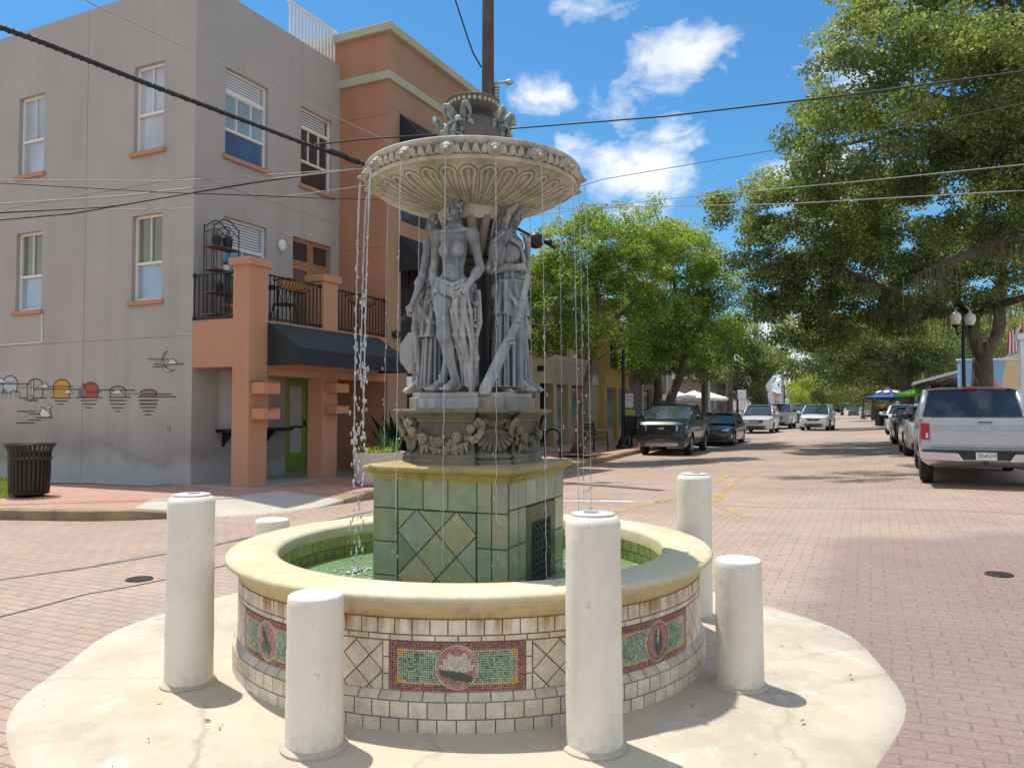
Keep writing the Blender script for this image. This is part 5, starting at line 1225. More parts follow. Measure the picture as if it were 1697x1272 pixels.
# green door
gd = MB(); a, b_, c, d = RW[5]; M_lime = mat('lime_green_paint', (.20, .32, .045), .45, .12, 4, .1, 60)
fbox(gd, fRt, a, a + .07, c, d, -.01, .12); fbox(gd, fRt, b_ - .07, b_, c, d, -.01, .12); fbox(gd, fRt, a + .07, b_ - .07, d - .07, d, -.01, .12)
o = gd.build('door_frame', M_lime, gb); g = MB(); A, B = a + .075, b_ - .075
fbox(g, fRt, A, A + .1, c, d - .075, .03, .08); fbox(g, fRt, B - .12, B, c, d - .075, .03, .08); fbox(g, fRt, A + .1, B - .12, c, c + .42, .03, .08); fbox(g, fRt, A + .1, B - .12, d - .2, d - .075, .03, .08)
o = g.build('green_door', M_lime, gb, bevel=.005); g = MB(); fbox(g, fRt, A + .1, B - .12, c + .42, d - .2, .05, .07); g.build('door_pane', mat('papered_glass', (.50, .45, .44), .2, .1, 3, 0), o); g = MB(); fbox(g, fRt, B - .09, B - .05, 1.0, 1.14, .0, .03); fbox(g, fRt, A + .1, B - .12, .98, 1.02, .02, .05); g.build('door_handle', M_black, o)
g = MB(); g.ell(fRt(2.27, 4.78, -.04), (.11, .07, .13), 16, 10); q_ = g.build('outdoor_speaker', M_white, gb, smooth=1); q_['label'] = 'round white outdoor speaker on the grey wall'
g = MB(); fbox(g, fL, .52, .60, .98, 1.06, -.012, 0); g.build('outlet_box', mat('grey_box', (.22, .2, .19), .5, .1, 5, 0), gb)
# conduit
g = MB()
def pxL(px, py):      # photo pixel -> (u, z) on the left wall
    r_ = Vector(((px - CX) / F, 1, 0)); v = Vector((C0.x, C0.y, 0)); e = Vector((-BD[1], BD[0], 0)); den = e.x * r_.y - e.y * r_.x; u = (v.y * r_.x - v.x * r_.y) / den
    Y = C0.y + u * BD[0]; return u, P(px, py, Y).z - ZG
p1, p2, p3 = pxL(68, 520), pxL(69, 567), pxL(-40, 575)
g.tube([(-.015, *p1), (-.015, *p2)], .012, 6); g.tube([(-.015, *p2), (-.015, *p3)], .012, 6); g.build('conduit', M_white, gb)
# portico / balcony
po = MB()
po.bb(0, 4.2, -1.35, 0, 2.12, 2.96)
fbox(po, lambda u, z, d: (d, u, z), -.97, 0.0, 2.96, 2.98, 0, .2)
po.build('balcony_slab', M_orange, gb, bevel=.012)
bm_ = MB(); bm_.bb(.5, 2.0, -1.33, -1.08, 1.98, 2.118); bm_.bb(2.45, 4.2, -1.33, -1.08, 1.98, 2.118); bm_.build('portico_beam', M_orange, gb, bevel=.008)
for x0, x1 in ((0.0, .47), (2.0, 2.45)):
    pm = MB(); pm.bb(x0 - .006, x1, -1.358, -.97, -.02, 3.92); o = pm.build('pillar', M_orange, gb, bevel=.018)
    cm = MB(); cm.bb(x0 - .06, x1 + .06, -1.41, -.91, 3.90, 4.04); cm.build('pillar_cap', M_orange, o, bevel=.015)
def railing(pts, z0, z1, n_):
    mb = MB(); (xa, ya), (xb, yb) = pts; L = math.hypot(xb - xa, yb - ya); a = math.atan2(yb - ya, xb - xa)
    for z in (z0 + .04, z1): mb.box(((xa + xb) / 2, (ya + yb) / 2, z), (L, .035, .03), a)
    k = round(L / .105)
    for i in range(k + 1):
        t = i / k; mb.box((xa + (xb - xa) * t, ya + (yb - ya) * t, (z0 + z1) / 2), (.016, .016, z1 - z0 - .02), a)
    for (x, y) in pts:
        for z in (z0 + .04, z1): mb.ell((x, y, z), (.045, .045, .045), 10, 6)
    mb.build('railing', M_black, gb)
railing([(.03, -.96), (.03, -.01)], 2.98, 3.80, 0); railing([(.48, -1.28), (1.99, -1.28)], 2.98, 3.80, 0); railing([(2.46, -1.28), (4.17, -1.28)], 2.98, 3.80, 0)
pf = MB(); pf.bb(-.12, 4.2, -1.5, -.001, -.1, .012); pf.build('portico_floor', M_slab, gb)
aw = MB(); xa, xb = .46, 3.86; A0, A1 = (-1.36, 2.93), (-2.11, 2.44); zb_ = 2.15
aw.poly([(xa, A0[0], A0[1]), (xb, A0[0], A0[1]), (xb, A1[0], A1[1]), (xa, A1[0], A1[1])], 0); aw.poly([(xa, A1[0], A1[1]), (xb, A1[0], A1[1]), (xb, A1[0], zb_), (xa, A1[0], zb_)], 1)
for x in (xa, xb): aw.poly([(x, A0[0], A0[1]), (x, A1[0], A1[1]), (x, A1[0], zb_), (x, A0[0], zb_)], 1)
o = aw.build('awning', [M_awn, M_awnd], gb); sm = o.modifiers.new('thick', 'SOLIDIFY'); sm.thickness = .012
# roof deck railing
rr_ = MB()
for i in range(15): rr_.bb(2.6 + i * .115, 2.645 + i * .115, .1, .13, TOPZ, TOPZ + .75)
rr_.bb(2.55, 4.2, .09, .14, TOPZ + .75, TOPZ + .81); rr_.build('roof_railing', M_white, gb)
# ------------------------------------------------------------------ painted mural on the left wall
mu = MB()
MC = {'line': 0, 'white': 1, 'sky': 2, 'sage': 3, 'gold': 4, 'red': 5, 'plum': 6}
M_mur = [mat('mural_' + k, c, .8, .10, 9, .15, 70) for k, c in (('line', (.055, .042, .040)), ('white', (.66, .63, .60)), ('sky', (.42, .50, .54)), ('sage', (.37, .37, .33)), ('gold', (.62, .32, .035)), ('red', (.42, .085, .045)), ('plum', (.26, .19, .175)))]
def mpoly(pts, c, lay): mu.poly([(-.0022 * lay, *pxL(*p)) for p in pts], MC[c])
def mline(pts, w_, lay=5, c='line'):
    for a, b in zip(pts[:-1], pts[1:]):
        a_, b2 = pxL(*a), pxL(*b); d = Vector((b2[0] - a_[0], b2[1] - a_[1], 0)); 
        if d.length < 1e-6: continue
        d.normalize(); nn = Vector((-d.y, d.x, 0)) * w_ * .42; e = d * w_ * .3
        mu.poly([(-.0022 * lay, a_[0] - e.x + nn.x, a_[1] - e.y + nn.y), (-.0022 * lay, b2[0] + e.x + nn.x, b2[1] + e.y + nn.y), (-.0022 * lay, b2[0] + e.x - nn.x, b2[1] + e.y - nn.y), (-.0022 * lay, a_[0] - e.x - nn.x, a_[1] - e.y - nn.y)], MC[c])
def dome(cx, base, top, wd, c, lay=1, lw=.022):
    pts = [(cx - wd * .46, base)]
    cyc = base - (base - top) * .55
    for q in range(0, 25):
        t = PI + PI * q / 24; pts.append((cx + wd / 2 * math.cos(t) if q not in (0, 24) else cx + wd / 2 * math.cos(t), cyc + (cyc - top) * math.sin(t)))
    pts.append((cx + wd * .46, base))
    if c: mpoly(pts, c, lay)
    mline(pts, lw, lay + 3)
    return pts
def z3(x, y): return (x / 5.657, 600 + y / 5.657)          # coordinates read in an enlarged view of the wall
def Z(*p): return [z3(*q) for q in p]
def dz(cx, base, top, wd, c, lay=1): return dome(cx / 5.657, 600 + base / 5.657, 600 + top / 5.657, wd / 5.657, c, lay)
dz(95, 285, 128, 135, 'sky'); dz(330, 332, 155, 150, 'sage'); dz(578, 332, 162, 155, 'gold'); dz(850, 330, 190, 145, 'red'); dz(1107, 328, 226, 150, None); dz(1394, 323, 256, 150, 'plum')
def cloud(x0, x1, y, bx, bw, bh, lay=6):
    pts = [(x0, y + 8), (x0, y)] + [(bx - bw / 2 + bw * q / 10, y - bh * math.sin(PI * q / 10) ** .7 * (.75 + .25 * math.sin(q * 1.9))) for q in range(11)] + [(x1, y), (x1, y + 8)]
    mpoly(Z(*pts), 'white', lay); mline(Z(*pts, pts[0]), .008, lay + 1)
cloud(-30, 135, 182, 15, 60, 38); cloud(165, 468, 230, 425, 62, 40); cloud(482, 692, 283, 640, 62, 36); cloud(1045, 1302, 288, 1102, 90, 40)
for a, b, y, w_ in ((-60, 310, 203, .022), (400, 680, 228, .022), (300, 740, 254, .020), (750, 950, 280, .018), (930, 1262, 260, .022), (1345, 1610, 298, .020), (190, 435, 334, .022), (478, 668, 334, .022), (712, 960, 331, .022), (1022, 1222, 328, .022), (1298, 1650, 323, .024),
                    (516, 632, 362, .022), (545, 598, 392, .020), (765, 912, 358, .022), (780, 898, 392, .022), (808, 865, 426, .020), (1028, 1186, 358, .026), (1040, 1174, 392, .024), (1055, 1155, 427, .022), (1080, 1132, 460, .020), (1312, 1476, 358, .032), (1316, 1474, 391, .032), (1324, 1464, 424, .026), (1342, 1446, 457, .022), (1370, 1414, 492, .020),
                    (228, 355, 352, .016), (258, 362, 364, .016), (166, 330, 460, .024), (275, 384, 483, .022), (340, 505, 518, .022), (275, 388, 541, .022), (163, 322, 569, .028)):
    mline(Z((a, y), (b, y)), w_, 3 if y > 340 else 4)
mpoly(Z((300, 335), (300, 175), (308, 168), (316, 175), (316, 335)), 'white', 6); mpoly(Z((290, 340), (292, 200), (300, 188), (300, 340)), 'sage', 7); mpoly(Z((262, 348), (268, 328), (284, 310), (300, 306), (316, 328), (318, 348)), 'sage', 8); mline(Z((262, 348), (268, 328), (284, 310), (300, 306), (316, 328), (318, 348), (262, 348)), .012, 9); mline(Z((300, 340), (300, 175), (308, 168), (316, 175), (316, 340)), .010, 9)
for q in range(9): mline(Z((735 + 3 * abs(q - 4), 245 + q * 9), (805, 245 + q * 9)), .012, 8)
mpoly(Z((750, 320), (742, 262), (760, 240), (785, 200), (792, 240), (812, 258), (812, 320)), 'sage', 7); mline(Z((770, 240), (785, 195), (790, 240)), .014, 9)
mline(Z((0, 285), (36, 285), (36, 262), (50, 256), (50, 285), (110, 285), (118, 268), (130, 262), (140, 275), (188, 275), (188, 334), (240, 334)), .018, 8)
for x in (32, 65, 106, 154): mline(Z((x, 260), (x + 1, 338)), .014, 8)
sw_ = Z((385, 470), (398, 455), (392, 422), (430, 438), (462, 462), (478, 478), (488, 498), (470, 514), (398, 514), (388, 495)); mpoly(sw_, 'white', 8); mline(sw_ + sw_[:1], .016, 10)
mpoly(Z((470, 478), (452, 445), (452, 418), (462, 404), (482, 405), (490, 418), (486, 432), (476, 432), (474, 420), (466, 424), (468, 448), (486, 480), (488, 496)), 'white', 9); mline(Z((470, 478), (452, 445), (452, 418), (462, 404), (482, 405), (490, 418), (490, 434), (482, 434)), .012, 10); mline(Z((470, 424), (470, 448), (488, 482)), .012, 10)
# crescent moon with cloud
def z4(*p): return [(q[0] / 3.74, 540 + q[1] / 3.74) for q in p]
outer = [(1046 - 45 + 45 + 0 + 44 * math.cos(t) - 0, 220 + 64 * math.sin(t)) for t in np.linspace(R(250), R(60), 20)]
inn = [(1060 + 52 * math.cos(t), 214 + 62 * math.sin(t)) for t in np.linspace(R(62), R(245), 20)]
mpoly(z4(*outer, *inn), 'white', 5); mline(z4(*outer, *inn, outer[0]), .012, 7)
cl_ = [(962, 236), (964, 228), (1048, 226), (1052, 212), (1066, 206), (1080, 210), (1086, 220), (1096, 226), (1096, 236)]; mpoly(z4(*cl_), 'white', 8); mline(z4(*cl_, cl_[0]), .010, 9)
for a, b, y in ((918, 1046, 206), (960, 1140, 236), (950, 1042, 252)): mline(z4((a, y), (b, y)), .018, 9)
o = mu.build('mural', M_mur, gb); o['label'] = 'painted mural of setting suns, clouds, moon and a swan'

# ------------------------------------------------------------------ terracotta block next door
tb = empty('terracotta_building', C0, BA, 'tall terracotta stucco block with sage cornice band and black awnings', 'building')
tm = MB(); TZ = 9.96; XE = 10.6
TWs = [(4.72, 6.35, 5.7, 8.1), (4.72, 6.35, 2.5, 5.3), (7.5, 9.3, 5.7, 8.1), (7.5, 9.3, 2.5, 5.3), (5.0, 9.6, .02, 2.2)]
wall(tm, 4.2, XE, 0, TZ, TWs, fTR, mi=1); wall(tm, -1.35, 9, 0, TZ, [], fTL); tm.poly([(XE, -1.35, 0), (XE, 9, 0), (XE, 9, TZ), (XE, -1.35, TZ)], 1); tm.poly([(4.2, -1.35, TZ), (XE, -1.35, TZ), (XE, 9, TZ), (4.2, 9, TZ)]); tm.poly([(4.2, 9, 0), (XE, 9, 0), (XE, 9, TZ), (4.2, 9, TZ)])
tm.build('wall', [M_terra, M_taupe], tb)
for z0, z1, pr2 in ((8.78, 8.98, .07), (9.86, 10.06, .12)):
    cbn = MB(); cbn.bb(4.2 - pr2, XE + pr2, -1.35 - pr2, 9, z0, z1); cbn.build('cornice_band', M_trim, tb, bevel=.02)
jt = MB(); fbox(jt, fTL, -1.35, 9, 8.0, 8.012, -.002, .002); fbox(jt, fTR, 4.2, XE, 8.2, 8.212, -.002, .002); fbox(jt, fTL, -1.35, 9, 5.0, 5.012, -.002, .002); jt.build('wall_joint', mat('terracotta_joint', (.26, .12, .08), .9, .1, 5, 0), tb)
for (a, b_, c, d) in TWs[:4]:
    w_ = window(tb, fTR, a, b_, c, d, 3, .4, (M_g_dark, M_g_dark), frame=M_black)
    am_ = MB(); z_ = d + .06; am_.poly([fTR(a - .08, z_, -.01), fTR(b_ + .08, z_, -.01), fTR(b_ + .08, z_ - .62, -.62), fTR(a - .08, z_ - .62, -.62)]); am_.poly([fTR(a - .08, z_ - .62, -.62), fTR(b_ + .08, z_ - .62, -.62), fTR(b_ + .08, z_ - .84, -.62), fTR(a - .08, z_ - .84, -.62)])
    for u in (a - .08, b_ + .08): am_.poly([fTR(u, z_, -.01), fTR(u, z_ - .62, -.62), fTR(u, z_ - .84, -.62), fTR(u, z_ - .84, -.01)])
    am_.build('awning', M_awnd, tb)
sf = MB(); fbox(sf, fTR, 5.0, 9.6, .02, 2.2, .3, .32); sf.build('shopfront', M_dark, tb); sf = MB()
for u in (5.0, 6.1, 7.2, 8.4, 9.55): fbox(sf, fTR, u, u + .06, .02, 2.2, .1, .18)
sf.build('shopfront_mullion', M_black, tb)
g = MB(); g.ell(fTR(4.42, 3.05, -.10), (.09, .09, .10), 12, 8); g.bb(4.38, 4.46, -1.40, -1.34, 3.0, 3.12); g.build('wall_lamp', mat('brown_lamp', (.06, .035, .025), .4, .2, 8, 0), tb, smooth=1)
# ================================================================== vehicles (local +x = forward, origin on the ground at the middle)
def car_paint(name, col, metal=.0, rough=.28):
    m, n, b = newmat(name); co = n.coord('Object')
    c = n.mix(n.ramp(n.noise(co, 3, 5), [(.3, 0.0), (.7, 1.0)]), tuple(x * .93 for x in col), tuple(x * 1.05 for x in col))
    s_ = n.node('ShaderNodeSeparateXYZ', i_0=co); dz_ = n.ramp(n.math('ADD', s_.outputs[2], n.math('MULTIPLY', n.noise(co, 8, 5), .25)), [(.35, .35), (.8, 0.0)])
    c = n.mix(dz_, c, (.26, .22, .18)); n.l.new(c, b.inputs['Base Color']); b.inputs['Metallic'].default_value = metal; b.inputs['Roughness'].default_value = rough; b.inputs['Coat Weight'].default_value = .7; b.inputs['Coat Roughness'].default_value = .06
    n.l.new(n.bump(n.noise(co, 2.2, 2), .03, .02), b.inputs['Normal']); return m
M_tyre = mat('tyre_rubber', (.02, .02, .02), .85, .3, 14, .4, 70); M_rimm = mat('alloy_rim', (.42, .42, .43), .3, .15, 10, 0, metal=.9); M_blkp = mat('black_trim', (.02, .02, .022), .5, .2, 10, .1, 60); M_chrome = mat('chrome', (.75, .75, .76), .12, .05, 5, 0, metal=1.0)
M_cg = glass_mat('car_glass', (.022, .028, .032), .02, 1.0); M_cg2 = glass_mat('windscreen_glass', (.035, .05, .06), .02, 1.0); M_lamp = mat('headlight_lens', (.66, .68, .7), .1, .2, 20, 0, metal=.3); M_tail = mat('tail_light_red', (.42, .015, .012), .18, .25, 18, 0); M_amber = mat('amber_lens', (.7, .38, .12), .2, .2, 12, 0)
M_well = mat('wheel_well', (.01, .01, .01), .9, .2, 5, 0); M_plate_w = mat('number_plate', (.72, .74, .72), .4, .08, 30, 0); M_silverb = mat('silver_skid_plate', (.45, .45, .46), .4, .1, 8, 0, metal=.6)
def interp(st, x):
    for a, b in zip(st[:-1], st[1:]):
        if a[0] >= x >= b[0] or a[0] <= x <= b[0]:
            t = (x - a[0]) / (b[0] - a[0]); t = t * t * (3 - 2 * t) if False else t; return [p + (q - p) * t for p, q in zip(a, b)]
    return list(st[-1])
def body_ring(x, zl, zt, hw, cr):
    h = zt - zl
    half = [(0, zl), (hw * .84, zl), (hw * .95, zl + .10 * h), (hw * .985, zl + .28 * h), (hw, zl + .50 * h), (hw * .985, zl + .70 * h), (hw * .955, zt - .075), (hw * .925, zt - .025), (hw * .86, zt - .002), (hw * .5, zt + cr * .75), (0, zt + cr)]
    return [(x, y, z) for y, z in half] + [(x, -y, z) for y, z in half[-2:0:-1]]
def car(name, label, loc, head, kind, col, L, W, Hh, wr=.34, wheels=None, metal=0.0, parts='front', group=None, zsc=1.0, glass=None, rim_col=None, detail=2, cat='car', bf=0):
    e = empty(name, loc, head - PI / 2 if False else head, label, cat, group); P_ = car_paint('paint_' + name, col, metal); hl = L / 2; hw = W / 2
    zb = .36 if kind == 'pickup' else .24; 
    if kind == 'pickup':
        hood, belt, bed = (.60 + bf) * Hh, (.63 + bf) * Hh, max(.675, .655 + bf) * Hh
        st = [(hl, .50 * Hh * .62, .44 * Hh, hw * .80, .0), (hl - .02, .19 * Hh, (.54 + bf * .8) * Hh, hw * .86, .01), (hl - .12, .175 * Hh, (.575 + bf) * Hh, hw * .94, .02), (hl - .5, .17 * Hh, hood, hw * .985, .035), (hl - 1.25, .17 * Hh, belt, hw, .03), (hl - 3.3, .17 * Hh, belt, hw, .02), (hl - 3.45, .17 * Hh, bed, hw, 0), (-hl + .25, .20 * Hh, bed, hw, 0), (-hl + .06, .24 * Hh, bed, hw * .985, 0), (-hl + .0, .26 * Hh, bed - .02, hw * .96, 0)]
        gh = dict(x0=hl - 1.12, x1=hl - 1.85, x2=hl - 3.12, x3=hl - 3.36, zb=belt, zr=Hh, wb=hw * .94, wr=hw * .78)
        wx = wheels or (hl - .93, -hl + 1.18)
    elif kind == 'suv':
        hood, belt = .625 * Hh, .655 * Hh
        st = [(hl, .20 * Hh, .42 * Hh, hw * .74, .0), (hl - .05, .14 * Hh, .50 * Hh, hw * .84, .01), (hl - .2, .125 * Hh, .535 * Hh, hw * .93, .02), (hl - .6, .12 * Hh, .57 * Hh, hw * .985, .04), (hl - 1.05, .12 * Hh, hood, hw, .03), (hl - 2.2, .12 * Hh, belt, hw, .02), (-hl + .8, .12 * Hh, belt * 1.03, hw, .02), (-hl + .25, .15 * Hh, belt * 1.03, hw * .96, .02), (-hl + .06, .19 * Hh, belt * .98, hw * .90, .01), (-hl, .24 * Hh, belt * .9, hw * .82, 0)]
        gh = dict(x0=hl - .98, x1=hl - 1.75, x2=-hl + .62, x3=-hl + .16, zb=belt * .985, zr=Hh, wb=hw * .925, wr=hw * .74); wx = wheels or (hl - .88, -hl + .95)
    else:
        hood, belt = .63 * Hh, .665 * Hh
        st = [(hl, .20 * Hh, .42 * Hh, hw * .70, .0), (hl - .06, .13 * Hh, .48 * Hh, hw * .82, .01), (hl - .25, .12 * Hh, .53 * Hh, hw * .93, .03), (hl - .7, .12 * Hh, .59 * Hh, hw * .985, .04), (hl - 1.3, .12 * Hh, hood, hw, .03), (hl - 2.4, .12 * Hh, belt, hw, .02), (-hl + 1.1, .12 * Hh, belt * 1.02, hw, .02), (-hl + .35, .14 * Hh, belt * 1.04, hw * .96, .03), (-hl + .07, .18 * Hh, belt * 1.0, hw * .90, .01), (-hl, .24 * Hh, belt * .9, hw * .82, 0)]
        gh = dict(x0=hl - 1.15, x1=hl - 1.95, x2=-hl + 1.25, x3=-hl + .55, zb=belt * .985, zr=Hh, wb=hw * .92, wr=hw * .70); wx = wheels or (hl - .92, -hl + 1.0)
    xs_ = sorted({s[0] for s in st} | set(np.linspace(-hl, hl, 34).tolist()), reverse=True)
    rings = [body_ring(x, *interp(st, x)[1:]) for x in xs_]; k = len(rings[0]); mb = MB()
    mb.grid([r + r[:1] for r in rings]); mb.poly(rings[0]); mb.poly(rings[-1][::-1])
    # cut the wheel arches out of the body
    o = mb.build('body', [P_, M_well], e, weld=True)
    cut = MB()
    for x in wx:
        for sy in (-1, 1): cut.lathe([(wr * 1.16, sy * (hw - .30)), (wr * 1.16, sy * (hw + .2))], (x, 0, wr * 1.02), 28, axis='Y')
    co_ = cut.build('arch_cut', M_well); co_.parent = e
    bo = o.modifiers.new('arch', 'BOOLEAN'); bo.operation = 'DIFFERENCE'; bo.object = co_; bo.solver = 'EXACT'
    bpy.context.view_layer.update(); dg = bpy.context.evaluated_depsgraph_get(); me = bpy.data.meshes.new_from_object(o.evaluated_get(dg)); o.modifiers.clear(); old = o.data; o.data = me
    bpy.data.objects.remove(co_); bpy.data.meshes.remove(old)
    while len(me.materials) < 2: me.materials.append(M_well)
    me.materials[0] = P_; me.materials[1] = M_well
    for f in me.polygons:
        c = f.center; f.material_index = 1 if any(abs(math.hypot(c.x - x, c.z - wr * 1.02) - wr * 1.16) < .012 and abs(c.y) > hw - .32 and abs(f.normal.y) < .5 for x in wx) or (abs(abs(c.y) - (hw - .30)) < .01 and abs(f.normal.y) > .9) else 0
    me.shade_smooth(); me.set_sharp_from_angle(angle=R(32))
    # greenhouse: glass hull with painted roof and pillars
    g = gh; zr, zb2 = g['zr'], g['zb']
    def hull(x, dz_=0):
        if x > g['x1']: t = (g['x0'] - x) / (g['x0'] - g['x1'])
        elif x < g['x2']: t = (x - g['x3']) / (g['x2'] - g['x3'])
        else: t = 1
        top = zb2 + (zr - .055 - zb2) * t; wt = g['wb'] + (g['wr'] - g['wb']) * t
        return top, wt
    gx = [g['x0'], (g['x0'] + g['x1']) / 2, g['x1'], *np.linspace(g['x1'], g['x2'], 6)[1:-1], g['x2'], (g['x2'] + g['x3']) / 2, g['x3']]
    rows = []
    for x in gx:
        top, wt = hull(x); fr = 1.0 - .0 * x
        rows.append([(x, y, z) for y, z in ((g['wb'], zb2 - .03), ((g['wb'] + wt) / 2, (zb2 + top) / 2), (wt, top), (wt * .62, top + .018), (0, top + .03), (-wt * .62, top + .018), (-wt, top), (-(g['wb'] + wt) / 2, (zb2 + top) / 2), (-g['wb'], zb2 - .03))])
    mb = MB(); mb.grid(rows); ws = glass or M_cg
    go = mb.build('window_glass', [ws, M_cg], e, smooth=30)
    for f in go.data.polygons: f.material_index = 0 if f.center.x > g['x1'] - .02 else 1
    rf = MB(); rrow = []
    for x in [g['x1'] + .05, g['x1'] - .04, *np.linspace(g['x1'] - .15, g['x2'] + .1, 5), g['x2'], g['x2'] - .06]:
        top, wt = hull(min(max(x, g['x2']), g['x1'])); t_ = -.015 if (x > g['x1'] or x < g['x2']) else 0
        rrow.append([(x, y, z + t_) for y, z in ((wt + .022, top - .035), (wt + .012, top + .03), (wt * .72, top + .062), (0, top + .075), (-wt * .72, top + .062), (-wt - .012, top + .03), (-wt - .022, top - .035))])
    rf.grid(rrow); rf.build('roof', P_, e, smooth=40)
    nb = 3 if kind != 'pickup' else 2
    for sy in (-1, 1):
        pq = lambda p, r: MB().tube(p, r, 6, flat=.7).build('pillar', P_, e, smooth=1)
        pq([(g['x0'] + .02, sy * g['wb'], zb2 - .03), (g['x1'], sy * (g['wr'] + .01), zr - .05)], .04); pq([(g['x3'] - .02, sy * g['wb'], zb2 - .03), (g['x2'], sy * (g['wr'] + .01), zr - .05)], .06 if kind != 'pickup' else .07)
        for q in range(1, nb):
            x = g['x1'] + (g['x2'] - g['x1']) * (q / nb + .02); pq([(x, sy * (g['wb'] + .004), zb2 - .02), (x, sy * (g['wr'] + .006), zr - .06)], .032)
    for sy in (-1, 1):
        m_ = MB(); x = g['x0'] - .32; m_.ell((x, sy * (hw + .13), zb2 + .08), (.07, .12, .085), 10, 8); m_.box((x, sy * (hw + .02), zb2 + .02), (.05, .12, .035)); m_.build('wing_mirror', P_ if kind != 'pickup' else M_blkp, e, smooth=1)
    # wheels
    for x in wx:
        for sy in (-1, 1):
            t = MB(); yo = sy * (hw - .03); yi = sy * (hw - .26)
            t.lathe([(wr * .62, yo - sy * .02), (wr * .80, yo + sy * .0), (wr * .95, yo - sy * .02), (wr, yo - sy * .055), (wr, yi + sy * .04), (wr * .94, yi), (wr * .6, yi)], (x, 0, wr), 32, axis='Y')
            to = t.build('wheel', M_tyre, e, smooth=40)
            r_ = MB(); r_.lathe([(wr * .64, yo - sy * .035), (wr * .60, yo - sy * .02), (wr * .56, yo - sy * .05), (wr * .1, yo - sy * .06), (0, yo - sy * .06)], (x, 0, wr), 28, axis='Y', mi=1)
            for q in range(5 if kind != 'pickup' else 6):
                a = 2 * PI * q / (5 if kind != 'pickup' else 6); r_.tube([(x + wr * .08 * math.cos(a), yo - sy * .03, wr + wr * .08 * math.sin(a)), (x + wr * .6 * math.cos(a), yo - sy * .022, wr + wr * .6 * math.sin(a))], [.035, .028], 6, mi=0)
            r_.ell((x, yo - sy * .03, wr), (.05, .025, .05), 10, 6, mi=0)
            r_.build('rim', [rim_col or M_rimm, M_blkp], to, smooth=40)
    return e, dict(P=P_, hl=hl, hw=hw, H=Hh, st=st, gh=gh, wx=wx, wr=wr)
